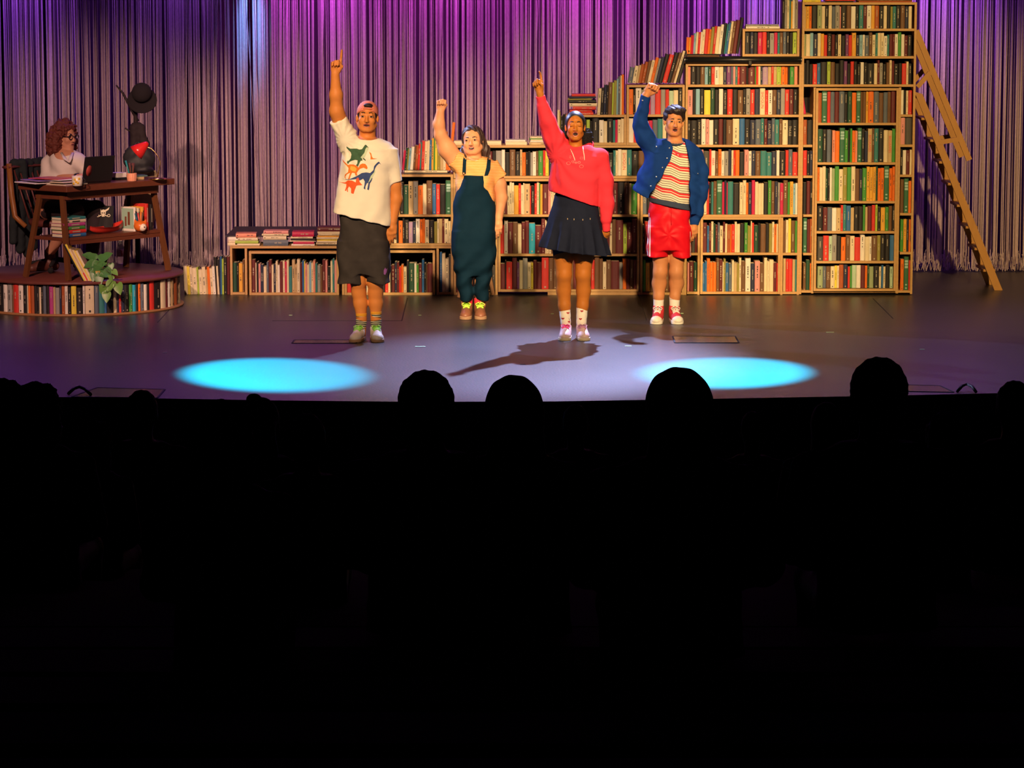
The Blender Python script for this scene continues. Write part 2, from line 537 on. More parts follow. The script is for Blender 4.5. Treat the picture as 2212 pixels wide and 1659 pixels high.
# ------------------------------------------------------------------ books
PAL = dict(black=(0.016, 0.014, 0.016), navy=(0.022, 0.028, 0.065), slate=(0.10, 0.125, 0.175), grey=(0.28, 0.27, 0.26), darkgrey=(0.065, 0.06, 0.058),
           white=(0.72, 0.68, 0.62), cream=(0.68, 0.58, 0.40), tan=(0.50, 0.36, 0.19), brown=(0.145, 0.070, 0.034), maroon=(0.115, 0.018, 0.022),
           red=(0.58, 0.035, 0.028), crimson=(0.50, 0.018, 0.085), pink=(0.66, 0.27, 0.27), salmon=(0.70, 0.26, 0.18), rust=(0.36, 0.085, 0.025),
           orange=(0.72, 0.155, 0.018), gold=(0.70, 0.36, 0.050), yellow=(0.75, 0.60, 0.07), lime=(0.36, 0.50, 0.07), green=(0.055, 0.26, 0.045),
           encyclopedia=(0.035, 0.14, 0.075), darkgreen=(0.016, 0.065, 0.038), sage=(0.28, 0.35, 0.20), mint=(0.40, 0.55, 0.42), olive=(0.27, 0.24, 0.055),
           teal=(0.035, 0.19, 0.20), skyblue=(0.22, 0.42, 0.56), blue=(0.03, 0.13, 0.34), cyan=(0.02, 0.34, 0.52), purple=(0.16, 0.05, 0.18), lilac=(0.36, 0.24, 0.40), magenta=(0.42, 0.05, 0.24))
SAYS = dict(encyclopedia='green cloth', darkgreen='dark green', darkgrey='dark grey', skyblue='sky blue')
PAL_NAMES = list(PAL)
BMAT = [mat('cover_' + k, c, 0.5, vary=0.14, vscale=14, spec=0.35) for k, c in PAL.items()]
m_page = mat('book_pages', (0.66, 0.57, 0.42), 0.85, vary=0.15, vscale=160)
m_ink_light = mat('spine_print_light', (0.42, 0.36, 0.27), 0.5)
m_ink_dark = mat('spine_print_dark', (0.03, 0.025, 0.025), 0.5)
m_ink_red = mat('spine_print_red', (0.60, 0.03, 0.03), 0.5)
m_ink_pale = mat('spine_print_pale_blue', (0.30, 0.48, 0.46), 0.5)
LIGHT = {'white', 'cream', 'tan', 'yellow', 'mint', 'sage', 'gold', 'pink', 'skyblue', 'grey', 'orange', 'salmon', 'lime'}
STUFF_MATS = BMAT + [m_page, m_ink_light, m_ink_dark, m_ink_pale]
I_PAGE, I_LIGHT, I_DARK, I_PALE = (len(BMAT) + k for k in range(4))

HIDE = ((716, 250, 866, 610), (977, 300, 1072, 690), (1163, 250, 1318, 640), (1376, 190, 1516, 640))     # roughly where the performers stand in front
BOOKS = []
ORD = 'first second third fourth fifth sixth seventh eighth ninth tenth eleventh twelfth thirteenth fourteenth fifteenth sixteenth seventeenth eighteenth'.split()
rb = random.Random(5)


def split_words(words):
    out = []
    for w in words.split():
        name, _, title = w.partition(':')
        c = name.rstrip('0123456789')
        out.append((c, float(name[len(c):] or 5), title.replace('_', ' ')))
    return out


def row(where, u0, u1, vb, hmin, hmax, words, Yf=0.0, lean=(0.0, 0.0), base=None, set_back=0.022, seed=None, ramp=False):
    """a row of upright books between pixels u0..u1 standing on the board whose top edge is at pixel row vb; heights in pixels"""
    r = random.Random(seed if seed is not None else int(u0 * 7 + vb))
    bs = split_words(words)
    tot = sum(b[1] for b in bs)
    Yb = Yf + set_back
    zb = zat(vb, Yf) + 0.0005 if base is None else base
    x0, x1 = xat(u0, vb - hmin / 2, Yb), xat(u1, vb - hmin / 2, Yb)
    k = (x1 - x0) / tot
    pxm = (u1 - u0) / (x1 - x0)
    x = x0
    for i, (c, wd, title) in enumerate(bs):
        w = wd * k
        h = r.uniform(hmin, hmax) / pxm
        if c == 'encyclopedia':
            h = hmax / pxm
        t = i / max(1, len(bs) - 1)
        if ramp:                               # taller towards the next step
            h = (hmin + (hmax - hmin) * t + r.uniform(-2.5, 2.5)) / pxm
        ang = math.radians(lean[0] + (lean[1] - lean[0]) * t)
        y = Yb + r.uniform(0, 0.018)
        M = Matrix.Translation((x + w / 2 - h * 0.0, y, zb))
        if abs(ang) > 1e-4:                    # tilts about its lower corner
            piv = Vector((x + (w if ang > 0 else 0), y, zb))
            M = Matrix.Translation(piv) @ Matrix.Rotation(ang, 4, 'Y') @ Matrix.Translation(-piv) @ M
        uc = u0 + (x + w / 2 - x0) * pxm
        vc = vb - hmin / 2
        hid = any(a < uc < b and t_ < vc < b_ for a, t_, b, b_ in HIDE)
        BOOKS.append(dict(M=M, w=w * 0.965, h=h, d=min(0.17, h * 0.68) + r.uniform(-0.01, 0.005), c=c, title=title, where=where, area=w * h * pxm * pxm, hid=hid, seed=r.random(), lying=False))
        x += w


def pile(where, u0, u1, vb, words, Y=0.02, base=None, jit=6, turn=3.0):
    """books lying on one another; words give thickness in pixels, lowest first"""
    z = zat(vb, Y) if base is None else base
    r = random.Random(int(u0 * 3 + vb))
    pxm = 1.0 / (PY(W / 2 + 1, vb, Y).x - PY(W / 2, vb, Y).x)
    for i, (c, th, title) in enumerate(split_words(words)):
        a, b = u0 + r.uniform(0, jit), u1 - r.uniform(0, jit)
        x0, x1 = xat(a, vb, Y), xat(b, vb, Y)
        w = th / pxm
        M = Matrix.Translation(((x0 + x1) / 2, Y + r.uniform(0, 0.02), z + w / 2 + 0.0003)) @ Matrix.Rotation(math.radians(r.uniform(-turn, turn)), 4, 'Z') @ Matrix.Rotation(math.pi / 2, 4, 'Y') @ Matrix.Translation((0, 0, -(x1 - x0) / 2))
        uc = (a + b) / 2
        BOOKS.append(dict(M=M, w=w * 0.97, h=x1 - x0, d=0.17 + r.uniform(-0.02, 0.02), c=c, title=title, where=where, area=w * (x1 - x0) * pxm * pxm, hid=any(p < uc < q and t_ < vb - 5 < b_ for p, t_, q, b_ in HIDE), seed=r.random(), lying=True))
        z += w


def book_shapes(b):
    """cover, pages and print of one book in its own frame: origin at the foot of the spine, x across, y back, z up"""
    w, h, d = b['w'], b['h'], b['d']
    t = min(0.0025, w * 0.12)
    q = min(0.006, w * 0.22)
    hw = w / 2
    prof = [(-hw, q), (-hw * 0.55, 0.0015), (0, 0), (hw * 0.55, 0.0015), (hw, q), (hw, d), (hw - t, d), (hw - t, q + t), (-hw + t, q + t), (-hw + t, d), (-hw, d)]
    n = len(prof)
    cv = [(x, y, 0) for x, y in prof] + [(x, y, h) for x, y in prof]
    cf = [(i, (i + 1) % n, (i + 1) % n + n, i + n) for i in range(n)]
    for o in (0, n):
        fs = [(0, 1, 2, 3, 4, 7, 8), (4, 5, 6, 7), (8, 9, 10, 0)]
        cf += [tuple(i + o for i in (f[::-1] if o == 0 else f)) for f in fs]
    pv = (-hw + t, hw - t, q + t, d - 0.004, 0.003, h - 0.003)
    r = random.Random(b['seed'])
    marks, pale = [], []
    c = b['c']
    if c == 'encyclopedia':
        for k in range(3):
            z = h * (0.90 - 0.085 * k)
            pale.append((-hw * 0.72, hw * 0.72, z - h * 0.066, z))
        pale.append((-hw * 0.4, hw * 0.4, h * 0.16, h * 0.20))
        pale.append((-hw * 0.4, hw * 0.4, h * 0.06, h * 0.10))
    elif w > 0.014 and not b['title'] and r.random() < 0.62:
        z1 = h * r.uniform(0.62, 0.92)
        ln = h * r.uniform(0.25, 0.5)
        nb = r.randint(6, 11)
        hw2 = min(0.0055, w * r.uniform(0.08, 0.16))
        z = z1
        for k in range(nb):
            s = ln / nb * r.uniform(0.5, 1.25)
            if r.random() > 0.16:
                marks.append((-hw2, hw2 * r.uniform(0.5, 1.0), z - s * 0.72, z))
            z -= s
        if r.random() < 0.6:
            marks.append((-w * 0.12, w * 0.12, h * 0.05, h * 0.05 + w * 0.25))
    return cv, cf, pv, marks, pale


def quads(rects, y=-0.0012):
    v, f = [], []
    for x0, x1, z0, z1 in rects:
        o = len(v)
        v += [(x0, y, z0), (x1, y, z0), (x1, y, z1), (x0, y, z1)]
        f.append((o, o + 1, o + 2, o + 3))
    return v, f


TEXT_ME = {}


def text_mesh(s):
    if s not in TEXT_ME:
        cu = bpy.data.curves.new('lettering', 'FONT')
        cu.body = s
        cu.align_x, cu.align_y = 'CENTER', 'CENTER'
        cu.resolution_u = 2
        o = bpy.data.objects.new('lettering', cu)
        COL.objects.link(o)
        bpy.context.view_layer.update()
        me = bpy.data.meshes.new_from_object(o.evaluated_get(bpy.context.evaluated_depsgraph_get()))
        bpy.data.objects.remove(o)
        bpy.data.curves.remove(cu)
        TEXT_ME[s] = me
    return TEXT_ME[s]


def lettering(s, length, height, mtl, parent, M, local=True, name='lettering'):
    """flat letters s, scaled into length x height, lying in the x-y plane of M"""
    me = text_mesh(s).copy()
    xs = [v.co.x for v in me.vertices]
    ys = [v.co.y for v in me.vertices]
    cx, cy = (min(xs) + max(xs)) / 2, (min(ys) + max(ys)) / 2
    k = min(length / (max(xs) - min(xs)), height / (max(ys) - min(ys)))
    for v in me.vertices:
        v.co = Vector(((v.co.x - cx) * k, (v.co.y - cy) * k, 0))
    me.materials.clear()
    return link(name, me, parent, mtl, M, local)


def build_books(limit):
    tally = {}
    for b in BOOKS:                                   # which of its colour in its row
        key = (b['where'], b['c'])
        b['k'] = tally.get(key, 0)
        tally[key] = b['k'] + 1
    order = sorted(range(len(BOOKS)), key=lambda i: (BOOKS[i]['hid'] and not BOOKS[i]['title'], -BOOKS[i]['area'] * (1 if not BOOKS[i]['title'] else 4)))
    chosen = set(order[:limit])
    rest = MB()
    for i, b in enumerate(BOOKS):
        cv, cf, pv, marks, pale = book_shapes(b)
        ci = PAL_NAMES.index(b['c'])
        if i in chosen:
            mb = MB()
            mb.add(cv, cf)
            o = mb.build('book', BMAT[ci], None, b['M'])
            MB().box(*pv).build('page_block', m_page, o, local=True)
            ink = m_ink_dark if b['c'] in LIGHT else m_ink_light
            if b['title']:
                red = b['title'] in ('SHOGUN', 'ABBA', 'BIOGRAFIES')
                R = Matrix.Translation((0, -0.0015, b['h'] * 0.56)) @ Matrix.Rotation(math.pi / 2, 4, 'X') @ Matrix.Rotation(-math.pi / 2, 4, 'Z')
                lettering(b['title'], b['h'] * 0.66, b['w'] * 0.55, m_ink_red if red else ink, o, R, name='title')
            elif marks:
                v, f = quads(marks)
                MB().add(v, f).build('title', ink, o, local=True)
            if pale:
                for q in pale:
                    v, f = quads([q])
                    MB().add(v, f).build('title_band', m_ink_pale, o, local=True)
            n = tally[(b['where'], b['c'])]
            colour = SAYS.get(b['c'], b['c'])
            lie = 'lying ' if b['lying'] else ''
            if n == 1:
                s = 'the only %s book %s' % (colour, b['where'])
            else:
                s = '%s %s book %s' % (ORD[b['k']] if b['k'] < len(ORD) else 'last', colour, ('from below ' if b['lying'] else 'from left ') + b['where'])
            tag(o, s, 'book', 'books of the stage set')
        else:
            rest.add(cv, cf, ci, False, b['M'])
            mm = MB().box(*pv)
            rest.add(mm.v, mm.f, I_PAGE, False, b['M'])
            v, f = quads(marks)
            rest.add(v, f, I_DARK if b['c'] in LIGHT else I_LIGHT, False, b['M'])
            v, f = quads(pale)
            rest.add(v, f, I_PALE, False, b['M'])
    me = rest.mesh('small_books')
    for m in STUFF_MATS:
        me.materials.append(m)
    tag(link('small_books', me), 'the many smaller books filling the remaining shelves of the set', 'books', kind='stuff')
    print('books', len(BOOKS), 'own objects', len(chosen))


# ---- the tallest bookcase
T = 'of the tallest bookcase'
row('on the top shelf ' + T, 1734, 1970, 62, 47, 52, 'tan3 gold3 orange2 black5 sage4 cream3 black3 cream3 slate3 grey4 pink1 black5 brown4 white4 black3 teal4 maroon3 white4 gold3 rust4 black4 cream3 black3 olive2 teal3 black4 brown4 navy3 cream3')
row('on the second shelf ' + T, 1734, 1970, 121.5, 43, 51, 'sage3 cream4 skyblue3 navy4 cream3 gold3 red3 black4:CULPA_MIA maroon3 black3 cream3 black4 purple3 red3 gold4 navy3 skyblue3 white2 slate4 brown3 cream3 teal2 cream3 cream3 white3 teal2 maroon3 maroon2 white3 green3 white3 maroon3 black4')
row('on the third shelf ' + T, 1734, 1970, 182.5, 43, 52, 'black3 black3 black3 red4 blue3 black6 lime3 brown4 black4 black4 purple3 black3 red3 black3 black3 white3 black3 black6 cream3 maroon2 grey3 black3 brown3 cream2 maroon2 black4 black3 red4 cream2 black3')
NL, NR = "in the tallest bookcase's slim left column", "in the tallest bookcase's slim right column"
row('leaning alone ' + NL, 1735, 1742, 247.5, 52, 53, 'crimson6', lean=(-9, -9))
row('second row down ' + NL, 1735, 1755.5, 313, 52, 54, 'rust4 black6')
row('third row down ' + NL, 1735, 1755.5, 379.5, 52, 56, 'red4 black3 navy3')
row('fourth row down ' + NL, 1735, 1755.5, 463.5, 64, 72, 'black4 maroon4 black3')
row('fifth row down ' + NL, 1735, 1755.5, 546.5, 66, 75, 'encyclopedia4 maroon3 rust3')
row('lowest row ' + NL, 1735, 1755.5, 630, 60, 68, 'brown3 darkgreen4 orange3')
row('first row down ' + NR, 1945, 1970, 247.5, 50, 53, 'white3 black2 cream2 red3')
row('second row down ' + NR, 1945, 1970, 312.5, 57, 58, 'pink4 darkgrey6')
row('third row down ' + NR, 1945, 1970, 377.5, 52, 55, 'black2 white3 maroon3 cream2')
row('fourth row down ' + NR, 1945, 1970, 460.5, 68, 74, 'brown3 encyclopedia4 orange3')
row('fifth row down ' + NR, 1945, 1970, 544.5, 69, 72, 'green3 gold3 navy2 orange3')
row('lowest row ' + NR, 1945, 1970, 629, 66, 74, 'orange3 encyclopedia4 red3')
D = 'of the inset door bookcase'
row('on the top shelf ' + D, 1766, 1934, 265.5, 64, 71, 'rust4 encyclopedia5 red3 slate4 maroon4 slate5 black3 darkgreen4 orange4 encyclopedia4 brown2 brown3 gold2 orange5 slate5 brown4 slate4 brown3 maroon4', Yf=-0.035)
row('on the second shelf ' + D, 1766, 1934, 351, 66, 74, 'darkgreen5 black4 slate4 black1 salmon3 orange4 encyclopedia5 green3 black2 green2 orange3 salmon2 encyclopedia4 black3 navy3 tan4:BIOGRAFIES brown2 teal4 black5 cream4 tan4:BIOGRAFIES green3', Yf=-0.035)
row('on the third shelf ' + D, 1766, 1934, 434.5, 68, 75, 'orange2 cream3 cream3 darkgreen2 black2 white2 sage3 green4 cream4 olive4 green4 cream4 brown4 navy3 green4 gold3 gold3 gold3:CATALUNYA_DIA_A_DIA darkgreen2 orange3 orange3 encyclopedia5 orange3 orange3', Yf=-0.035)
row('on the fourth shelf ' + D, 1766, 1934, 499.5, 48, 57, 'black5 maroon4 slate4 white4 tan4 red2 teal3 blue4 tan3 black4 black4 green2 tan2 maroon4 red3 lime2 black3 gold4 green3 brown3 black3', Yf=-0.035)
row('on the fifth shelf ' + D, 1766, 1934, 564, 50, 58, 'darkgrey5 red5 mint3 grey4 black4 orange4 brown4 cream4 red5 white4 cream4 white2 brown5 olive3 black4 black4 blue5', Yf=-0.035)
row('on the lowest shelf ' + D, 1766, 1934, 623, 46, 52, 'sage5 slate3 brown4:KING cream4 yellow2 cream2 rust4 navy4 red2 green2 mint4 white4 maroon4 orange2 darkgreen2 sage4 black5 cream2 blue2 cream2 black4 mint3 navy2', Yf=-0.035)
# ---- small bookcase on the rail
row('in the small bookcase on the rail', 1609, 1722, 119.5, 47, 54, 'black5 navy3:CULPA_MIA black4 crimson4 red4 black3 grey4 crimson3 teal2 brown3 slate3 black3 black3 lime4')
# ---- big bookcase
G = 'of the big bookcase'
row('under the rail ' + G, 1485, 1723, 183, 43, 46, 'salmon3 black5 black4 brown4 skyblue3 darkgreen3 red3 white4 cream4 navy3 purple4 slate2 pink2 teal2 red2 maroon6 black2 maroon6 green1 red2 cream2 navy2 lilac5 tan3 red2 tan3 lime4 orange4 orange2 black2 green4 salmon3')
row('on the second shelf ' + G, 1485, 1723, 248, 52, 57, 'pink5 black3 skyblue4 black4 yellow6 darkgreen4 black4 white4 black4:ROMA_SOY_YO red5 black5 brown5 black3 grey4 red4 navy5 cream5:SHOGUN red3 white4 brown4 navy4:JOHN_GRISHAM grey4 red4 maroon4 black4')
row('on the third shelf ' + G, 1485, 1723, 313, 52, 57, 'black3 black6 black4:ROMA_SOY_YO white4 pink3 white4 black5 maroon4 black3 brown6 cream6 blue5 black5 navy5:JOHN_GRISHAM slate5 teal3 maroon3 navy4:ATLANTIS slate3 teal4 brown3 cream5 black4:THULE black5')
row('on the fourth shelf ' + G, 1487, 1723, 380, 50, 57, 'black5 red3 brown4 pink3 darkgrey6 red2 white4:ABBA brown3 orange3 white3 grey4 navy3 cream2 red2 orange4 black5 pink4 white3 navy4 brown5:ROMA_SOY_YO teal6 teal5 navy5 white3 black6 red3 slate4 red5')
row('on the fifth shelf ' + G, 1487, 1723, 464, 66, 74, 'black5 brown4 cream2 sage3 cream3 red2 black2 teal2 brown3 encyclopedia5 crimson2 navy2 crimson1 teal5 black6 cream3 cream3 orange2 navy3 crimson3 cream3 cream3 cream2 black4 green3 brown3 navy3 grey2 crimson3 brown4 green2 gold3:CATALUNYA_DIA_A_DIA skyblue2 white2')
row('on the upper shelf of the big bookcase box', 1518, 1682, 546, 56, 68, 'maroon4 blue2 maroon2 cream2 darkgreen2 maroon2 slate2 cream3 maroon2 cream2 rust3 orange1 red3 cream2 cream3 black4 green3 olive3 cream1 red2 darkgreen4 black2 brown5 black3 olive3 cream2 orange2 cream2', Yf=-0.03)
row('on the lower shelf of the big bookcase box', 1518, 1682, 630.5, 60, 74, 'blue2 blue2 orange3:CATALUNYA_DIA_A_DIA orange3 orange3 brown3 maroon3 cream1 olive2 blue3 slate3 cream2 tan3 olive2 cream2 brown4 white5 navy4 pink5 brown4 cream3 cream2 cream4 maroon3 red2', Yf=-0.03)
row('in the slim column right of the big bookcase box', 1692, 1723, 546.5, 62, 74, 'brown2 cream2 yellow2 brown3 green2')
row('low in the slim column right of the big bookcase box', 1692, 1723, 631, 68, 74, 'tan2 red2 red3 tan2 teal2')
row('in the slim column left of the big bookcase box', 1485, 1506, 546.5, 58, 66, 'black4 darkgrey3 maroon2')
row('low in the slim column left of the big bookcase box', 1485, 1506, 631, 62, 70, 'pink2 maroon5 darkgreen4')
# ---- steps of the set
row('behind the raised denim sleeve', 1358, 1475, 247.5, 50, 58, 'orange4 black2 white5 grey2 cream3 crimson3 lilac4 red5 grey4 red3 mint4 cream4 black4')
row('behind the head in the denim collar', 1358, 1475, 312.5, 50, 57, 'white4 red2 red2 maroon4 cream4 crimson3 slate4 teal4 cream3 black5 black4 navy4')
row('behind the curly ponytail', 1227, 1349, 312.5, 50, 58, 'black3 grey3 navy3 white3 black4 lime3 black2 black6 white4 cream3 black5 teal2 crimson2 cream3 cream3')
row('in the long one-row bookcase', 984, 1474, 380, 48, 57,
    'white3 red4 cream3 black5 brown4 teal4 navy5 maroon4 black3 grey5 white3 black4 brown5:ROMA_SOY_YO black4:MALDITA_ROMA tan2 orange3 black2 black2 grey2 white3 brown2 green4 red2 yellow3 navy3 red3 lilac3 slate2 red3 white3 black5 maroon5 navy5 cream4 brown4 black4 grey4 red4 black4 teal2 cream2 white3 cream5:SHOGUN teal4 black6 brown5 red2 black2 red4 salmon4 black5 navy4 cream3 brown4 black5')
K = 'of the wide three-row bookcase'
row('on the top shelf ' + K, 1081, 1376, 463.5, 58, 72, 'maroon6 cream2 cream2 cream2 gold4 red2 cream2 cream1 tan5 red1 black3 red2 cream2 green1 gold2 maroon5 pink2 cream2 cream3 black2 brown5 maroon5 cream4 brown5 maroon6 red4 cream3 brown5 maroon5 cream1 maroon5 maroon4 black6 brown4 cream2 green5', Yf=-0.02)
row('on the middle shelf ' + K, 1081, 1376, 548.5, 60, 76, 'red3 white3 maroon4 brown4 cream3 maroon3 maroon3 cyan5 maroon5 maroon3 cream1 cream2 cream2 brown4 maroon5 red4 brown4 maroon6 cream3 maroon5 brown4 maroon4 cream3 red3 maroon2 cream2 brown3 maroon6 lime3 maroon4 maroon4', Yf=-0.02)
row('on the lowest shelf ' + K, 1081, 1376, 626, 55, 70, 'maroon4 black1 red5 maroon4 purple2 cream3 grey4 cream3 yellow2 maroon3 maroon4 red6 brown4 brown3 brown4 maroon5 brown5 maroon4 brown4 maroon4 maroon3 red3 brown4 brown3 cream3 brown4 maroon7 grey3 orange3 maroon3 brown3 maroon3', Yf=-0.02)
row('behind the denim jacket hem', 1388, 1475, 463.5, 60, 72, 'slate4:GAUDI black5 brown4 cream3 maroon5 grey4 black5 red3 navy4')
row('behind the red shorts', 1388, 1475, 548.5, 60, 74, 'black2 red3 orange3 maroon4 brown4 cream3 black4 maroon5 grey3 navy4')
row('behind the bare knees of the red shorts', 1388, 1475, 631, 62, 72, 'green3 gold4:CATALUNYA_DIA_A_DIA brown5 blue2 maroon4 cream3 brown4 maroon5 white4 maroon4')
# ---- beside the overalls
row('on the upper shelf beside the green overalls', 806, 975, 463.5, 60, 73, 'cream4 red4 black5 white4 navy4 brown4 gold3 black4 darkgreen5 tan5 grey5 orange5 cream4 brown6:BYRON blue4 red4 black6 encyclopedia6')
row('on the lower shelf beside the green overalls', 806, 975, 528.5, 48, 58, 'red4 cream5 black4 navy3 brown4 cream3 black2 orange4 black2 black4:JOHN_GRISHAM lilac4 navy3 white4 orange3 orange2 cream4 black5 olive3 cream2 tan3 maroon2 cream4 cream3')
for vb_, lo, hi in ((463.5, 58, 70), (547.5, 60, 72), (632, 55, 70)):
    row('behind the green overalls', 984, 1071, vb_, lo, hi, 'maroon4 cream3 brown5 red3 maroon4 black4 maroon5 white3 brown4 black4 darkgrey5')
# ---- bench boxes
row('in the book box nearest the round platform', 543, 727, 633, 55, 74, 'maroon4 cream1 black2 pink2 navy3:GENESIS cream3 slate2 maroon3 cream2 navy2 cream2 white2 maroon3 cream2 crimson2 cream2 teal3 tan3 tan2 cream3 maroon2 blue2 yellow1 pink2 cream2 skyblue2 cream2 salmon2 teal2 grey3 brown2 maroon3 pink2 black3 cream2 teal2 pink2', Yf=-0.02)
row('in the book box behind the grey shorts', 749, 935, 633, 55, 72, 'red4 maroon3 cream2 black3 brown3 navy3 cream3 maroon4 teal3 white3 black4 red3 cream2 black1 maroon3 navy2 maroon2 red2 orange2 cream3 black2 darkgreen5 white2 green2 maroon3 blue2 black2 brown1 maroon5', Yf=-0.02)
row('in the end bay of the bench', 503, 528, 633, 62, 80, 'darkgreen4 black2 gold4 brown2')
row('in the bay beside the brown boots', 950, 974, 633, 72, 90, 'blue2 cream3 cream3 darkgrey2')
# ---- standing on the floor by the bench
row('in the row on the floor beside the bench', 398, 474, 641, 52, 62, 'cream4 yellow3 cream3 cream5 lime2 cream4 cream4 tan2 orange3 cream3 white3 brown2 cream2', base=0.001, lean=(-2, -3))
row('in the tall end of the floor row', 462, 496, 641, 72, 84, 'black4 black4 navy2 blue2 lime3 black5 maroon4', base=0.001)
# ---- loose books on the steps
row('standing on the bench bookcase left of the overalls', 868, 968, 368, 44, 80, 'crimson3 darkgreen3 olive2 skyblue3 white4 brown3 rust3 red3 teal2 red4 cream4 cream3 blue3 gold3 green2 yellow3 olive4 tan4 cream4 orange3', lean=(6, -1), ramp=True)
pile('under the books left of the overalls', 868, 972, 378.5, 'black5 cream5')
row('the tall one by the raised arm', 967, 973, 369, 100, 104, 'orange5', lean=(6, 6))
pile('on the long one-row bookcase behind the overalls', 978, 1088, 314.5, 'cream10')
pile('on the long bookcase by the pink sleeve', 1092, 1140, 314.5, 'cream8 white4')
pile('in the small pile by the pink sleeve', 1141, 1182, 314.5, 'tan7 white3 cream3 green2 cream4')
row('standing at the step left of the ponytail', 1204, 1221, 314, 52, 76, 'cream4 olive2 black5 black4')
pile('in the red pile on the step above the pink hoodie', 1226, 1290, 248.5, 'red6 red5 red7 cream8 black6 olive4 navy4 red5', jit=14)
row('leaning on the step above the pink hoodie', 1290, 1348, 248.5, 56, 86, 'cream4 black4 navy3 black3 brown5 lime2 olive4 skyblue2 slate3 cream2 orange3', lean=(3, 0), ramp=True)
row('leaning on the step above the raised fist', 1356, 1468, 180.5, 36, 74, 'slate6 cream5 tan3 rust4 rust4 brown4 cream4 orange4 grey3 navy4 black5 red6 black5 brown4 cream3 black5', lean=(9, 17), ramp=True)
pile('on the rail under the leaning books', 1482, 1560, 122.5, 'brown3 black3')
row('leaning on the rail', 1482, 1596, 117, 36, 76, 'orange4 gold2 red2 crimson2 skyblue3 cream3 red3 white2 cream4 red5 orange3 olive4 red3 cream5 white4 black4 teal2 blue3 cream3 brown4 maroon5 black4', lean=(2, 8), ramp=True)
pile('flat on the small bookcase', 1607, 1688, 62, 'white5 grey4')
row('standing on the small bookcase', 1690, 1724, 62, 58, 66, 'black3 grey3 cream3 teal2 gold2 white3 grey4')
pile('on top of the tallest bookcase, left end', 1731, 1778, 5, 'yellow5')
pile('on top of the tallest bookcase, middle', 1780, 1848, 5, 'black3 red3')
pile('on top of the tallest bookcase, right end', 1850, 1972, 5, 'rust3 brown4')
# ---- piles on the bench
pile('in the leftmost pile on the bench', 486, 543, 531.5, 'cream7 cream4 white8', jit=10)
pile('in the pile with the salmon book on the bench', 506, 562, 531.5, 'cream5 lime6 cream7 salmon9', Y=-0.015, jit=12)
pile('in the pile with the grey box file on the bench', 564, 624, 531.5, 'slate13 cream9 cream4 pink7', jit=6)
pile('in the pile under the crimson book on the bench', 626, 682, 531.5, 'white4 crimson5 cream3 black4 cream4 crimson11', jit=8)
pile('in the pile beside the grey shorts on the bench', 682, 752, 531.5, 'black3 cream4 cream4 yellow4 cream4 gold4 cream4 cream4 maroon10', jit=6)
# ------------------------------------------------------------------ smooth solids: distance fields meshed by surface nets
def vnoise(X, Y, Z, s=1.0, seed=0.0):
    a = np.sin(X * 1.7 * s + 1.3 * np.sin(Y * 2.1 * s + seed) + seed) + np.sin(Y * 2.3 * s + 1.1 * np.sin(Z * 1.9 * s + 2 * seed)) + np.sin(Z * 2.0 * s + 1.2 * np.sin(X * 1.6 * s + 3 * seed))
    return a / 3.0


def quick_noise(X, Y, Z, s, seed=0.0):
    return vnoise(X * 3, Y * 3, Z * 3, s, seed) * 0.6 + vnoise(X * 7, Y * 7, Z * 7, s, seed + 1.7) * 0.4


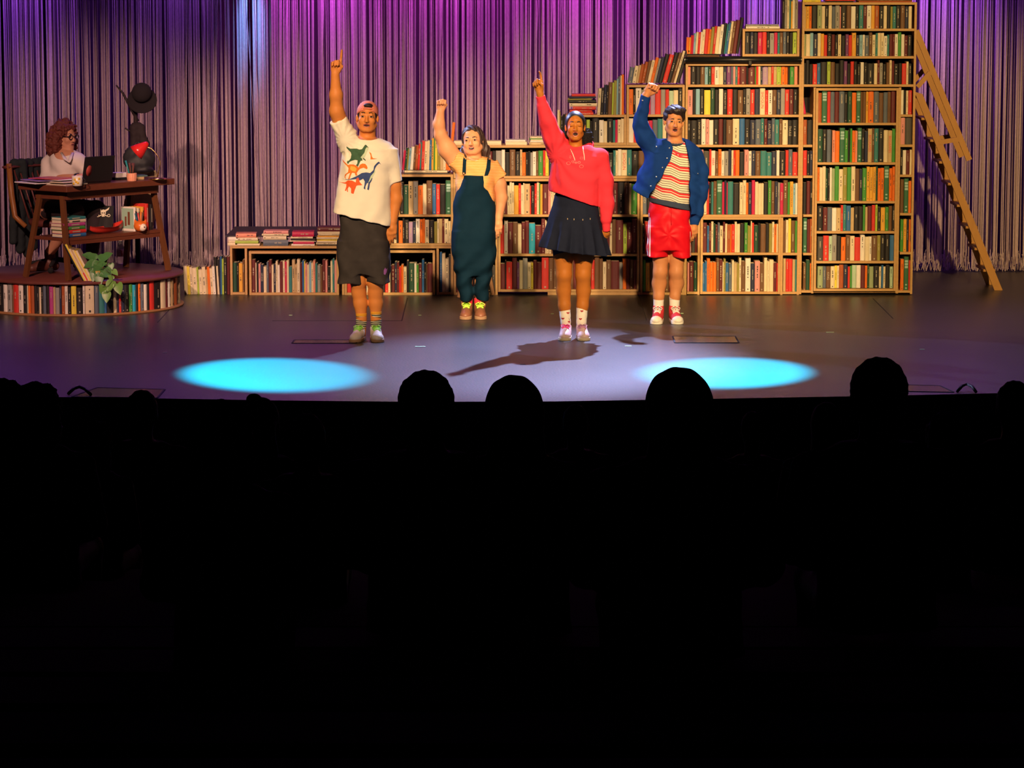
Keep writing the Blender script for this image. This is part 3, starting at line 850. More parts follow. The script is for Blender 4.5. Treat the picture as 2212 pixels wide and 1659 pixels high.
class Field:
    def __init__(self, lo, hi, h=0.006):
        self.h = h
        self.lo = np.array(lo, float)
        self.n = np.ceil((np.array(hi, float) - self.lo) / h).astype(int) + 1
        self.F = np.full(self.n, 0.3, np.float32)

    def sub(self, lo, hi, m):
        a = np.clip(np.floor((np.array(lo) - m - self.lo) / self.h).astype(int), 0, self.n)
        b = np.clip(np.ceil((np.array(hi) + m - self.lo) / self.h).astype(int) + 1, 0, self.n)
        sl = tuple(slice(a[i], b[i]) for i in range(3))
        g = [(self.lo[i] + np.arange(a[i], b[i]) * self.h).astype(np.float32) for i in range(3)]
        X, Y, Z = g[0][:, None, None], g[1][None, :, None], g[2][None, None, :]
        return sl, X, Y, Z

    def put(self, fn, lo, hi, k=0.02, op='+'):
        sl, X, Y, Z = self.sub(lo, hi, k + 4 * self.h)
        A = self.F[sl]
        if A.size == 0:
            return self
        d = fn(X, Y, Z).astype(np.float32)
        d = np.broadcast_to(d, A.shape)
        if op == '+':
            if k > 0:
                q = np.maximum(k - np.abs(A - d), 0) / k
                self.F[sl] = np.minimum(A, d) - q * q * k * 0.25
            else:
                self.F[sl] = np.minimum(A, d)
        elif op == '-':
            d = -d
            if k > 0:
                q = np.maximum(k - np.abs(A - d), 0) / k
                self.F[sl] = np.maximum(A, d) + q * q * k * 0.25
            else:
                self.F[sl] = np.maximum(A, d)
        return self

    def rcone(self, p, q, r1, r2, k=0.02, op='+', flat=None):
        p, q = np.array(p, float), np.array(q, float)
        ba = q - p
        L2 = max(1e-9, float(ba @ ba))
        R = max(r1, r2)

        def fn(X, Y, Z):
            t = np.clip(((X - p[0]) * ba[0] + (Y - p[1]) * ba[1] + (Z - p[2]) * ba[2]) / L2, 0, 1)
            dx, dy, dz = X - p[0] - t * ba[0], Y - p[1] - t * ba[1], Z - p[2] - t * ba[2]
            if flat:
                dy = dy / flat
            return np.sqrt(dx * dx + dy * dy + dz * dz) - (r1 + (r2 - r1) * t)
        return self.put(fn, np.minimum(p, q) - R, np.maximum(p, q) + R, k, op)

    def chain(self, pts, rs, k=0.02, op='+'):
        for i in range(len(pts) - 1):
            self.rcone(pts[i], pts[i + 1], rs[i], rs[i + 1], k, op)
        return self

    def ell(self, c, r, R=None, k=0.02, op='+'):
        c = np.array(c, float)
        r = np.array(r, float)
        Rm = np.array(R.to_3x3().transposed()) if R is not None else np.eye(3)
        m = float(r.max())

        def fn(X, Y, Z):
            a, b, e = X - c[0], Y - c[1], Z - c[2]
            x = Rm[0, 0] * a + Rm[0, 1] * b + Rm[0, 2] * e
            y = Rm[1, 0] * a + Rm[1, 1] * b + Rm[1, 2] * e
            z = Rm[2, 0] * a + Rm[2, 1] * b + Rm[2, 2] * e
            q = np.sqrt((x / r[0]) ** 2 + (y / r[1]) ** 2 + (z / r[2]) ** 2)
            g = np.sqrt((x / r[0] ** 2) ** 2 + (y / r[1] ** 2) ** 2 + (z / r[2] ** 2) ** 2) + 1e-9
            return q * (q - 1) / g
        return self.put(fn, c - m, c + m, k, op)

    def loft(self, secs, k=0.02, op='+', power=2.0, pleat=None):
        """secs: (z, cx, cy, half width, half depth) in any order; flat ends"""
        S = np.array(sorted(secs), float)
        z, cx, cy, a, b = S.T
        lo = (min(cx - a), min(cy - b), z[0])
        hi = (max(cx + a), max(cy + b), z[-1])

        def fn(X, Y, Z):
            CX, CYy, A, B = (np.interp(Z, z, q) for q in (cx, cy, a, b))
            x, y = (X - CX) / A, (Y - CYy) / B
            if power == 2.0:
                q = np.sqrt(x * x + y * y)
            else:
                q = (np.abs(x) ** power + np.abs(y) ** power) ** (1 / power)
            m = np.minimum(A, B)
            d = (q - 1) * m
            if pleat:
                n, amp, zy = pleat
                w = np.clip((Z - z[0]) / (zy - z[0]), 0, 1)
                d = d + amp * (1 - w) * np.abs(np.sin(np.arctan2(y * 0.8, x) * n))
            e = np.maximum(z[0] - Z, Z - z[-1])
            return np.maximum(d, e)
        return self.put(fn, lo, hi, k, op)

    def ccone(self, p, q, r1, r2, k=0.02, op='+', flat=None, rnd_=0.004):
        """cone with flat ends"""
        p, q = np.array(p, float), np.array(q, float)
        L = float(np.linalg.norm(q - p))
        t_ = (q - p) / L
        R = max(r1, r2)

        def fn(X, Y, Z):
            a = (X - p[0]) * t_[0] + (Y - p[1]) * t_[1] + (Z - p[2]) * t_[2]
            dx, dy, dz = X - p[0] - a * t_[0], Y - p[1] - a * t_[1], Z - p[2] - a * t_[2]
            if flat:
                dy = dy / flat
            rad = np.sqrt(dx * dx + dy * dy + dz * dz) - (r1 + (r2 - r1) * np.clip(a / L, 0, 1))
            return np.maximum(rad, np.maximum(-a, a - L))
        return self.put(fn, np.minimum(p, q) - R, np.maximum(p, q) + R, k, op)

    def poly_cut(self, poly, y0, y1):
        """carve a straight-sided hole: polygon in x,z, from y0 to y1"""
        P = np.array(poly, float)
        lo = (P[:, 0].min(), y0, P[:, 1].min())
        hi = (P[:, 0].max(), y1, P[:, 1].max())

        def fn(X, Y, Z):
            x, z = X[:, 0, :], Z[:, 0, :]
            x, z = np.broadcast_arrays(x, z)
            d = np.full(x.shape, 1e9)
            ins = np.zeros(x.shape, bool)
            for i in range(len(P)):
                a, b = P[i], P[(i + 1) % len(P)]
                e = b - a
                t = np.clip(((x - a[0]) * e[0] + (z - a[1]) * e[1]) / (e @ e), 0, 1)
                d = np.minimum(d, np.hypot(x - a[0] - t * e[0], z - a[1] - t * e[1]))
                c = (a[1] > z) != (b[1] > z)
                ins ^= c & (x < e[0] * (z - a[1]) / (e[1] if e[1] else 1e-9) + a[0])
            d = np.where(ins, -d, d)[:, None, :]
            return np.maximum(d, np.maximum(y0 - Y, Y - y1))
        return self.put(fn, lo, hi, 0.0, '-')

    def cut(self, p, n):
        """keep the side of the plane that n points away from"""
        n = np.array(n, float)
        n /= np.linalg.norm(n)
        sl, X, Y, Z = self.sub(self.lo, self.lo + self.n * self.h, 0)
        d = (X - p[0]) * n[0] + (Y - p[1]) * n[1] + (Z - p[2]) * n[2]
        self.F = np.maximum(self.F, d.astype(np.float32))
        return self

    def warp(self, fn, near=0.05):
        m = np.abs(self.F) < near
        idx = np.nonzero(m)
        P = [self.lo[i] + idx[i] * self.h for i in range(3)]
        self.F[m] += fn(*P).astype(np.float32)
        return self

    def arrays(self, relax=2):
        F = self.F
        F[0], F[-1], F[:, 0], F[:, -1], F[:, :, 0], F[:, :, -1] = (0.3,) * 6
        S = F < 0
        cnt = np.zeros(tuple(s - 1 for s in S.shape), np.uint8)
        offs = [(i, j, k) for i in (0, 1) for j in (0, 1) for k in (0, 1)]
        for i, j, k in offs:
            cnt += S[i:S.shape[0] - 1 + i, j:S.shape[1] - 1 + j, k:S.shape[2] - 1 + k]
        act = (cnt > 0) & (cnt < 8)
        I = np.argwhere(act)
        vid = np.full(act.shape, -1, np.int32)
        vid[act] = np.arange(len(I))
        val = {o: F[I[:, 0] + o[0], I[:, 1] + o[1], I[:, 2] + o[2]] for o in offs}
        acc = np.zeros((len(I), 3))
        num = np.zeros(len(I))
        for o in offs:
            for ax in range(3):
                if o[ax]:
                    continue
                q = list(o)
                q[ax] = 1
                f0, f1 = val[o], val[tuple(q)]
                m = (f0 < 0) != (f1 < 0)
                t = np.where(m, f0 / np.where(m, f0 - f1, 1), 0)
                p = np.array(o, float)[None, :].repeat(len(I), 0)
                p[:, ax] += t
                acc[m] += p[m]
                num[m] += 1
        V = self.lo + (I + acc / num[:, None]) * self.h
        quads_ = []
        for ax in range(3):
            b, c = (ax + 1) % 3, (ax + 2) % 3
            sa = [slice(None)] * 3
            sb = [slice(None)] * 3
            sa[ax], sb[ax] = slice(0, -1), slice(1, None)
            A, B = S[tuple(sa)], S[tuple(sb)]
            E = np.argwhere(A != B)
            E = E[(E[:, b] > 0) & (E[:, c] > 0) & (E[:, b] < S.shape[b] - 1) & (E[:, c] < S.shape[c] - 1)]
            ins = A[E[:, 0], E[:, 1], E[:, 2]]
            cor = []
            for db, dc in ((-1, -1), (0, -1), (0, 0), (-1, 0)):
                q = E.copy()
                q[:, b] += db
                q[:, c] += dc
                cor.append(vid[q[:, 0], q[:, 1], q[:, 2]])
            Q = np.stack(cor, 1)
            Q[~ins] = Q[~ins][:, ::-1]
            quads_.append(Q)
        Q = np.concatenate(quads_)
        for _ in range(relax):
            sm = np.zeros_like(V)
            ct = np.zeros(len(V))
            for k in range(4):
                a, b = Q[:, k], Q[:, (k + 1) % 4]
                np.add.at(sm, a, V[b])
                np.add.at(ct, a, 1)
                np.add.at(sm, b, V[a])
                np.add.at(ct, b, 1)
            V = V * 0.5 + 0.5 * sm / ct[:, None]
        return V, Q

    def mesh(self, name, relax=2):
        V, Q = self.arrays(relax)
        me = bpy.data.meshes.new(name)
        me.vertices.add(len(V))
        me.vertices.foreach_set('co', V.astype(np.float32).ravel())
        me.loops.add(Q.size)
        me.loops.foreach_set('vertex_index', Q.astype(np.int32).ravel())
        me.polygons.add(len(Q))
        me.polygons.foreach_set('loop_start', np.arange(0, Q.size, 4, dtype=np.int32))
        me.polygons.foreach_set('use_smooth', np.ones(len(Q), bool))
        me.update(calc_edges=True)
        me.validate()
        self.bvh = BVHTree.FromPolygons([Vector(p) for p in V], Q.tolist())
        return me

    def build(self, name, mats, parent=None, relax=2):
        return link(name, self.mesh(name, relax), parent, mats)


def decal(bvh, outline, origin_fn, name, mtl, parent, off=0.002, step=0.012):
    """outline: 2-D points; origin_fn(x, y) -> (start, direction). A thin print laid on the surface."""
    P = [Vector(p) for p in outline]
    n = len(P)
    xs, ys = [p.x for p in P], [p.y for p in P]
    pts = []
    ed = []
    for i in range(n):                                # finer outline
        a, b = P[i], P[(i + 1) % n]
        m = max(1, int((b - a).length / step))
        for k in range(m):
            pts.append(a.lerp(b, k / m))
    ed = [(i, (i + 1) % len(pts)) for i in range(len(pts))]
    y = min(ys) + step / 2
    inner = []
    while y < max(ys):
        x = min(xs) + step / 2
        while x < max(xs):
            inside = False
            for i in range(n):
                a, b = P[i], P[(i + 1) % n]
                if (a.y > y) != (b.y > y) and x < (b.x - a.x) * (y - a.y) / (b.y - a.y) + a.x:
                    inside = not inside
            if inside:
                inner.append(Vector((x, y)))
            x += step
        y += step
    vo, eo, fo, *_ = delaunay_2d_cdt(pts + inner, ed, [], 1, 1e-6)
    out = []
    for q in vo:
        s, d = origin_fn(q.x, q.y)
        hit, nor, _, _ = bvh.ray_cast(s, d)
        if hit is None:
            hit, nor, _, _ = bvh.find_nearest(s + d * 0.5)
        out.append(hit - d * off)
    me = bpy.data.meshes.new(name)
    me.from_pydata([tuple(p) for p in out], [], [tuple(f) for f in fo])
    me.polygons.foreach_set('use_smooth', [True] * len(me.polygons))
    me.update()
    return link(name, me, parent, mtl)


def cam_ray(u, v):
    """print laid on along the line of sight of one photograph pixel"""
    d = ray(u, v).normalized()
    return CAM + d * 15.0, d
# ------------------------------------------------------------------ round platform with its ring of books
yf = PZ(140, 684, 0).y
RX, ZP = 0.872, PY(140, 610, yf).z
PC = Vector((PZ(140, 684, 0).x, yf + RX, 0))
m_deck = wood('platform_red_wood', (0.17, 0.050, 0.040), (0.11, 0.030, 0.028), 0.38, (3, 3, 3))
m_rim = wood('platform_rim', (0.40, 0.20, 0.09), (0.26, 0.12, 0.05), 0.5, (3, 3, 3))
root = empty('round_platform', PC, 'round reddish wooden platform under the desk, ringed by books', 'platform')
T_ = Matrix.Translation(PC)
MB().lathe([(RX, ZP - 0.022), (RX + 0.002, ZP - 0.011), (RX, ZP)], 96, M=T_).build('top_disc', m_deck, root)
MB().lathe([(RX, 0.0), (RX + 0.002, 0.008), (RX, 0.017)], 96, M=T_).build('base_disc', m_rim, root)
MB().lathe([(RX - 0.20, 0.017), (RX - 0.20, ZP - 0.022)], 64, M=T_).build('core_drum', m_black, root)
words = ('black3 black4 navy3 rust4 slate3 black6:JOHN_GRISHAM white4 grey5 brown2 red5 white5 black4 cream1 orange2 rust4 black3 black2 cream2 black2 slate3 black3 magenta4 tan2 grey4 navy2 rust3 white3 black3 yellow5 black6 white2 cream9 '
         'slate4 teal5 blue2 black6 cream3 navy2 red2 navy3 black4 green3 cyan3 black2 orange2 slate3 white3 black2 red4 black5 cream4 maroon2 white2 tan2 rust5 maroon2 green2 red2 maroon2')
bs = split_words(words)
tot = sum(b[1] for b in bs)
u = -42.0
usc = (396.5 - u) / tot
rpl = random.Random(3)
pxm = 257.0
rr = RX - 0.022
for c, wd, title in bs:
    ua, ub = u, u + wd * usc
    u = ub
    ca = [max(-0.999, min(0.9995, (PY(q, 650, yf + 0.3).x - PC.x) / rr)) for q in (ua, ub)]
    th = [-math.acos(q) for q in ca]
    tm = (th[0] + th[1]) / 2
    w = rr * abs(th[1] - th[0])
    w = min(w, 0.075)
    h = rpl.uniform(55, 63) / pxm
    p = PC + Vector((math.cos(tm) * (rr - rpl.uniform(0, 0.008)), math.sin(tm) * (rr - rpl.uniform(0, 0.008)), 0.0176))
    M = Matrix.Translation(p) @ Matrix.Rotation(tm + math.pi / 2, 4, 'Z')
    BOOKS.append(dict(M=M, w=w * 0.93, h=min(h, ZP - 0.045), d=0.15, c=c, title=title, where='in the ring under the round platform', area=(ub - ua) * 62 * 1.6, hid=(ub < 0), seed=rpl.random(), lying=False))

# ------------------------------------------------------------------ desk
NLf, FLf, NRf, FRf = (PZ(u, v, ZP) for u, v in ((148, 607), (61, 598), (364, 584), (276, 576)))
E1 = (NRf - NLf).normalized()
E2 = Vector((-E1.y, E1.x, 0))
LD = (NRf - NLf).length
m_desk = wood('desk_dark_wood', (0.17, 0.052, 0.028), (0.10, 0.028, 0.016), 0.35, (6, 6, 20))
m_leg = wood('desk_leg_wood', (0.17, 0.062, 0.024), (0.10, 0.036, 0.014), 0.4, (8, 8, 2))


def DK(a, b, z):
    """a point in the desk's frame: a along its front, b back from the front, z over the platform"""
    return Vector((NLf.x, NLf.y, ZP)) + E1 * a + E2 * b + Vector((0, 0, z))


DM = Matrix.Translation((NLf.x, NLf.y, ZP)) @ Matrix(((E1.x, E2.x, 0, 0), (E1.y, E2.y, 0, 0), (0, 0, 1, 0), (0, 0, 0, 1)))
ZT = PY(140, 402, NLf.y).z - ZP
root = empty('writing_desk', DK(LD / 2, 0.25, 0), 'dark wooden writing desk with splayed legs and a lower shelf', 'desk')
MB().box(-0.03, LD + 0.06, -0.03, 0.55, ZT - 0.05, ZT, M=DM, bev=0.004).build('desk_top', m_desk, root)
MB().box(0.06, LD - 0.06, 0.06, 0.08, ZT - 0.12, ZT - 0.05, M=DM).build('apron', m_desk, root)
MB().box(0.06, LD - 0.06, 0.42, 0.44, ZT - 0.12, ZT - 0.05, M=DM).build('apron', m_desk, root)
for a0 in (0.07, LD - 0.04):
    MB().box(a0 - 0.015, a0 + 0.015, 0.08, 0.42, ZT - 0.12, ZT - 0.05, M=DM).build('end_rail', m_desk, root)
for a0, af in ((0.07, 0.0), (LD - 0.05, LD)):
    for b0, bf in ((0.13, 0.0), (0.38, 0.51)):
        bar(MB(), DK(a0, b0, ZT - 0.05), DK(af, bf, 0.0), 0.046, 0.028, side=E2).build('leg', m_leg, root)
ZS = PY(140, 516, NLf.y).z - ZP
MB().box(0.03, LD + 0.01, 0.055, 0.43, ZS - 0.028, ZS, M=DM, bev=0.003).build('lower_shelf', m_desk, root)
MB().box(0.05, LD - 0.01, 0.06, 0.08, ZS - 0.06, ZS - 0.028, M=DM).build('shelf_rail', m_desk, root)


def on_desk(u, v, z=None):
    return PZ(u, v, ZP + (ZT if z is None else z))


def to_dk(p):
    q = DM.inverted() @ p
    return q.x, q.y


# laptop
m_lap = mat('laptop_black', (0.015, 0.013, 0.015), 0.3, spec=0.5)
p0 = on_desk(184, 399)
a, b = to_dk(p0)
b = max(b, 0.05)
root = empty('laptop', DK(a + 0.16, b + 0.1, ZT), 'open black laptop seen from behind with an oval red sticker', 'laptop')
MB().box(a, a + 0.34, b, b + 0.23, ZT + 0.001, ZT + 0.018, M=DM, bev=0.004).build('base', m_lap, root)
tilt = Matrix.Translation((a, b - 0.004, ZT + 0.016)) @ Matrix.Rotation(math.radians(12), 4, 'X')
lid = MB().box(0, 0.34, -0.008, 0.0, 0, 0.215, M=DM @ tilt, bev=0.003).build('lid', m_lap, root)
m_sticker = mat('sticker_red', (0.34, 0.045, 0.035), 0.5)
stk = MB().lathe([(0.036, -0.0004), (0.036, 0.0004)], 20, M=DM @ tilt @ Matrix.Translation((0.062, -0.0088, 0.098)) @ Matrix.Rotation(math.pi / 2, 4, 'X') @ Matrix.Scale(1.25, 4, (0, 1, 0)) @ Matrix.Scale(0.9, 4, (1, 0, 0)))
stk.build('sticker', m_sticker, lid)
# mug
p = on_desk(167, 402)
m_mug = mat('white_ceramic', (0.72, 0.66, 0.55), 0.3)
m_mdot = mat('mug_yellow', (0.75, 0.45, 0.03), 0.4)
root = empty('mug', p, 'white mug with yellow spots standing on the desk beside the laptop', 'mug')
MB().lathe([(0.030, 0.001), (0.040, 0.004), (0.043, 0.03), (0.044, 0.082), (0.040, 0.084), (0.038, 0.07), (0.034, 0.012)], 28, M=Matrix.Translation(p)).build('cup', m_mug, root)
for th, z in ((-110, 0.055), (-75, 0.028), (-62, 0.062), (-125, 0.022), (-95, 0.038)):
    t = math.radians(th)
    q = p + Vector((math.cos(t) * 0.0438, math.sin(t) * 0.0438, z))
    MB().lathe([(0.010, -0.001), (0.009, 0.001)], 12, M=Matrix.Translation(q) @ Matrix.Rotation(t, 4, 'Z') @ Matrix.Rotation(math.pi / 2, 4, 'Y')).build('spot', m_mdot, root)
MB().tube([p + Vector((0.043 + 0.024 * math.sin(k * math.pi / 8), -0.01, 0.068 - 0.05 * k / 8)) for k in range(9)], 0.005, 8).build('handle', m_black, root)
# pink ridged cup with pens
m_pinkcup = mat('pink_ceramic', (0.70, 0.30, 0.19), 0.5)
p = on_desk(285, 391)
root = empty('pen_cup', p, 'ridged pink cup holding pens at the back of the desk', 'pen cup')
vsm, fsm = [], []
mb = MB()
N = 32
for r, z in ((0.036, 0.001), (0.040, 0.03), (0.039, 0.066), (0.034, 0.066), (0.031, 0.012)):
    for k in range(N):
        t = 2 * math.pi * k / N
        q = r * (1 + (0.05 if k % 2 else 0))
        vsm.append(p + Vector((q * math.cos(t), q * math.sin(t), z)))
for i in range(4):
    for k in range(N):
        fsm.append((i * N + k, i * N + (k + 1) % N, (i + 1) * N + (k + 1) % N, (i + 1) * N + k))
fsm += [tuple(range(N))[::-1], tuple(4 * N + k for k in range(N))]
mb.add(vsm, fsm)
mb.build('cup', m_pinkcup, root)
m_tealpen = mat('teal_plastic', (0.02, 0.22, 0.22), 0.4)
m_brownpen = mat('brown_brush', (0.10, 0.03, 0.02), 0.7)
for dx, dy, l, mt, r in ((-0.05, 0.0, 0.17, m_tealpen, 0.008), (-0.02, 0.01, 0.15, m_brownpen, 0.010), (0.012, 0.0, 0.15, m_brownpen, 0.014), (0.0, -0.01, 0.13, m_black, 0.006)):
    tag(MB().tube([p + Vector((dx * 0.2, dy, 0.014)), p + Vector((dx, dy * 1.5, l))], [r * 0.6, r], 8).build('pen', mt, root))
# paper box and pads behind the cup
m_paper = mat('white_paper', (0.74, 0.68, 0.66), 0.8)
p = on_desk(268, 389)
root = empty('paper_box', p, 'white card box of paper lying on the desk behind the laptop', 'box')
bx_ = Matrix.Translation(p) @ Matrix.Rotation(math.atan2(E1.y, E1.x), 4, 'Z')
MB().box(-0.05, 0.07, 0.02, 0.14, 0.001, 0.02, M=bx_, bev=0.002).build('tray', m_black, root)
MB().box(-0.045, 0.06, 0.03, 0.13, 0.0205, 0.06, M=bx_, bev=0.002).build('paper_stack', m_paper, root)
p = on_desk(308, 388)
m_tanpaper = mat('tan_card', (0.52, 0.36, 0.18), 0.8)
root = empty('notepad', p, 'pair of small pads lying on the desk near the lamp foot', 'notepad')
MB().box(-0.09, 0.03, 0.02, 0.10, 0.001, 0.022, M=Matrix.Translation(p) @ Matrix.Rotation(0.75, 4, 'Z')).build('lower_pad', m_tanpaper, root)
MB().box(-0.09, 0.06, 0.02, 0.12, 0.0225, 0.036, M=Matrix.Translation(p) @ Matrix.Rotation(0.65, 4, 'Z')).build('upper_pad', mat('teal_card', (0.06, 0.12, 0.12), 0.6), root)
# magazines on the left end
m_mag = {'cream': mat('magazine_cream', (0.62, 0.52, 0.40), 0.5), 'red': mat('magazine_red', (0.55, 0.07, 0.055), 0.35), 'violet': mat('magazine_violet', (0.25, 0.18, 0.32), 0.4), 'white': m_paper}
z = ZT + 0.0005
for k, (c, a, b, rot, th) in enumerate((('cream', 0.12, 0.17, 4, 0.010), ('white', 0.02, 0.36, -8, 0.009), ('cream', 0.13, 0.20, 2, 0.010), ('violet', 0.05, 0.33, -14, 0.008), ('white', 0.14, 0.24, -4, 0.008), ('red', 0.11, 0.28, 9, 0.006))):
    M = DM @ Matrix.Translation((a, b, z)) @ Matrix.Rotation(math.radians(rot), 4, 'Z')
    o = MB().box(-0.13, 0.13, -0.15, 0.15, 0, th - 0.0005, M=M, bev=0.001).build('magazine', m_mag[c])
    tag(o, '%s magazine in the pile on the desk end, %s from below' % ({'cream': 'cream', 'white': 'white', 'violet': 'violet', 'red': 'glossy red'}[c], ORD[k]), 'magazine', 'magazines on the desk end')
    z += th
# lamp
m_lamp = mat('lamp_red_enamel', (0.60, 0.02, 0.02), 0.25, spec=0.6)
m_brass = mat('lamp_brass', (0.75, 0.52, 0.20), 0.25, metal=1.0)
base = on_desk(340, 388)
a, b = to_dk(base)
Yl = base.y
root = empty('desk_lamp', base, 'red conical desk lamp on a bent brass arm', 'lamp')
MB().lathe([(0.075, 0.001), (0.075, 0.012), (0.02, 0.018), (0.006, 0.02)], 28, M=Matrix.Translation(base)).build('foot', m_brass, root)
pts = [base + Vector((0, 0, 0.015))] + [PY(u, v, Yl) for u, v in ((343, 368), (346.5, 352), (345.5, 347), (341, 337), (334, 328), (327, 321), (320, 318.5), (316, 318))]
MB().tube(pts, 0.0045, 8).build('arm', m_brass, root)
tip, mouth = PY(317, 310, Yl), PY(294, 330, Yl)
ax = (mouth - tip)
Mz = Matrix.Translation(tip) @ ax.to_track_quat('Z', 'Y').to_matrix().to_4x4()
L_ = ax.length
sh = MB().lathe([(0.012, -0.012), (0.022, 0.0), (0.038, L_ * 0.3), (0.056, L_ * 0.65), (0.070, L_), (0.067, L_), (0.05, L_ * 0.6), (0.02, 0.01)], 32, M=Mz).build('shade', m_lamp, root)
MB().lathe([(0.005, 0.03), (0.02, 0.05), (0.018, 0.07), (0.004, 0.08)], 14, M=Mz).build('bulb', m_paper, sh)
# ---- on the lower shelf
z = ZS + 0.0005
a0, b0 = to_dk(on_desk(147, 515, ZS))
pk = random.Random(2)
SH = []
for k, (c, th) in enumerate((('blue', 0.030), ('red', 0.030), ('green', 0.028), ('magenta', 0.028), ('cream', 0.026), ('teal', 0.024))):
    M = DM @ Matrix.Translation((a0 + pk.uniform(-0.004, 0.008), max(b0, 0.07), z + th / 2)) @ Matrix.Rotation(math.pi / 2, 4, 'Y') @ Matrix.Translation((0, 0, 0))
    SH.append((M, th * 0.96, 0.235, 0.16, c, ORD[k]))
    z += th
for M, w, h, d, c, k in SH:
    b_ = dict(w=w, h=h, d=d, c=c, title='', seed=pk.random())
    cv, cf, pv, marks, pale = book_shapes(b_)
    o = MB().add(cv, cf).build('book', BMAT[PAL_NAMES.index(c)], None, M)
    MB().box(*pv).build('page_block', m_page, o, local=True)
    v_, f_ = quads([(-w * 0.18, w * 0.18, h * 0.35, h * 0.72), (-w * 0.18, w * 0.18, h * 0.1, h * 0.2)])
    MB().add(v_, f_).build('title', m_ink_light if c not in LIGHT else m_ink_dark, o, local=True)
    tag(o, '%s lying book in the stack on the lower desk shelf, %s from below' % (c, k), 'book', 'books stacked on the lower desk shelf')
# boat-shaped red bowl with a pirate flag
m_boat = mat('boat_red', (0.58, 0.035, 0.025), 0.4)
pa, pb = on_desk(196, 507, ZS), on_desk(264, 499, ZS)
mid = (pa + pb) / 2
dirv = (pb - pa)
Lb = dirv.length * 1.05
dirv.normalize()
sid = Vector((-dirv.y, dirv.x, 0))
root = empty('toy_boat', mid, 'red toy boat bowl on the lower desk shelf', 'toy boat')
vs_, fs = [], []
NS, NR_ = 18, 9
for lay, sc in ((0, 1.0), (1, 0.86)):
    for i in range(NS + 1):
        t = i / NS * 2 - 1
        half = 0.062 * (1 - abs(t) ** 2.2) * sc + 0.002
        top = 0.050 + 0.040 * max(0, t) ** 2 + 0.02 * max(0, -t) ** 2
        bot = 0.002 + 0.035 * abs(t) ** 3 + (0.008 if lay else 0)
        for j in range(NR_):
            q = j / (NR_ - 1) * 2 - 1
            zz = bot + (top - bot) * abs(q) ** 2.4
            vs_.append(mid + dirv * (t * Lb / 2 * (0.97 if lay else 1)) + sid * (half * q) + Vector((0, 0, zz)))
K_ = (NS + 1) * NR_
for lay in (0, 1):
    for i in range(NS):
        for j in range(NR_ - 1):
            a = lay * K_ + i * NR_ + j
            f_ = (a, a + 1, a + NR_ + 1, a + NR_)
            fs.append(f_ if lay else f_[::-1])
for i in range(NS):
    for j in (0, NR_ - 1):
        a = i * NR_ + j
        fs.append((a, a + NR_, K_ + a + NR_, K_ + a))
MB().add(vs_, fs, 0, True).build('hull', m_boat, root)
m_flag = mat('flag_black', (0.008, 0.007, 0.009), 0.7)
m_bone = mat('flag_bone_white', (0.72, 0.66, 0.48), 0.6)
Yfl = mid.y + 0.06
root = empty('pirate_flag', PY(222, 503, Yfl), 'small black pirate flag with skull and crossed swords behind the toy boat', 'flag')
c4 = [PY(u, v, Yfl) for u, v in ((199, 497), (243, 493), (246, 445), (202, 443))]
nx, nz = 12, 8
vs_, fs = [], []
for lay in (0, 0.003):
    for j in range(nz + 1):
        for i in range(nx + 1):
            s, t = i / nx, j / nz
            q = (c4[0] * (1 - s) + c4[1] * s) * (1 - t) + (c4[3] * (1 - s) + c4[2] * s) * t
            vs_.append(q + Vector((0, lay + 0.008 * math.sin(s * 7), 0)))
K_ = (nx + 1) * (nz + 1)
for j in range(nz):
    for i in range(nx):
        a = j * (nx + 1) + i
        fs.append((a, a + 1, a + nx + 2, a + nx + 1))
        fs.append((K_ + a, K_ + a + nx + 1, K_ + a + nx + 2, K_ + a + 1))
cloth = MB().add(vs_, fs, 0, True).build('cloth', m_flag, root)
MB().tube([PY(200, 503, Yfl + 0.004), PY(202, 442, Yfl + 0.004)], 0.004, 6).build('stick', m_leg, root)


def emblem(pts):
    return [(PY(u, v, Yfl - 0.012).x, PY(u, v, Yfl - 0.012).z) for u, v in pts]


sk = MB()
hd = [(223 + 5.6 * math.cos(t), 458.5 - 6.0 * math.sin(t)) for t in (i * math.pi / 9 for i in range(10))]
sk.prism(emblem(hd + [(217.8, 462), (219.5, 465), (220, 468), (226, 468), (226.5, 465), (228.2, 462)]), Yfl - 0.012, Yfl - 0.009)
sk.prism(emblem([(217.5, 457), (213, 452), (211.5, 446.5), (215.5, 451), (219.5, 453.5)]), Yfl - 0.012, Yfl - 0.009)
sk.prism(emblem([(226.5, 453.5), (231, 451.5), (236.5, 447.5), (234.5, 453), (228.5, 457)]), Yfl - 0.012, Yfl - 0.009)
for sgn in (1, -1):
    q = lambda du: 223 + sgn * du
    sk.prism(emblem([(q(-3), 463), (q(-11), 467.5), (q(-11), 469), (q(-2), 465)] if sgn > 0 else [(q(-2), 465), (q(-11), 469), (q(-11), 467.5), (q(-3), 463)]), Yfl - 0.012, Yfl - 0.009)
    ring = [(q(-12) + 3.3 * math.cos(t), 465.5 - 3.3 * math.sin(t)) for t in (i * math.pi / 6 for i in range(12))]
    for i in range(12):
        a_, b_ = ring[i], ring[(i + 1) % 12]
        cx, cy = q(-12), 465.5
        sk.prism(emblem([a_, b_, (cx + (b_[0] - cx) * 0.6, cy + (b_[1] - cy) * 0.6), (cx + (a_[0] - cx) * 0.6, cy + (a_[1] - cy) * 0.6)]), Yfl - 0.012, Yfl - 0.009)
e_ = sk.build('skull_emblem', m_bone, cloth)
ey = MB()
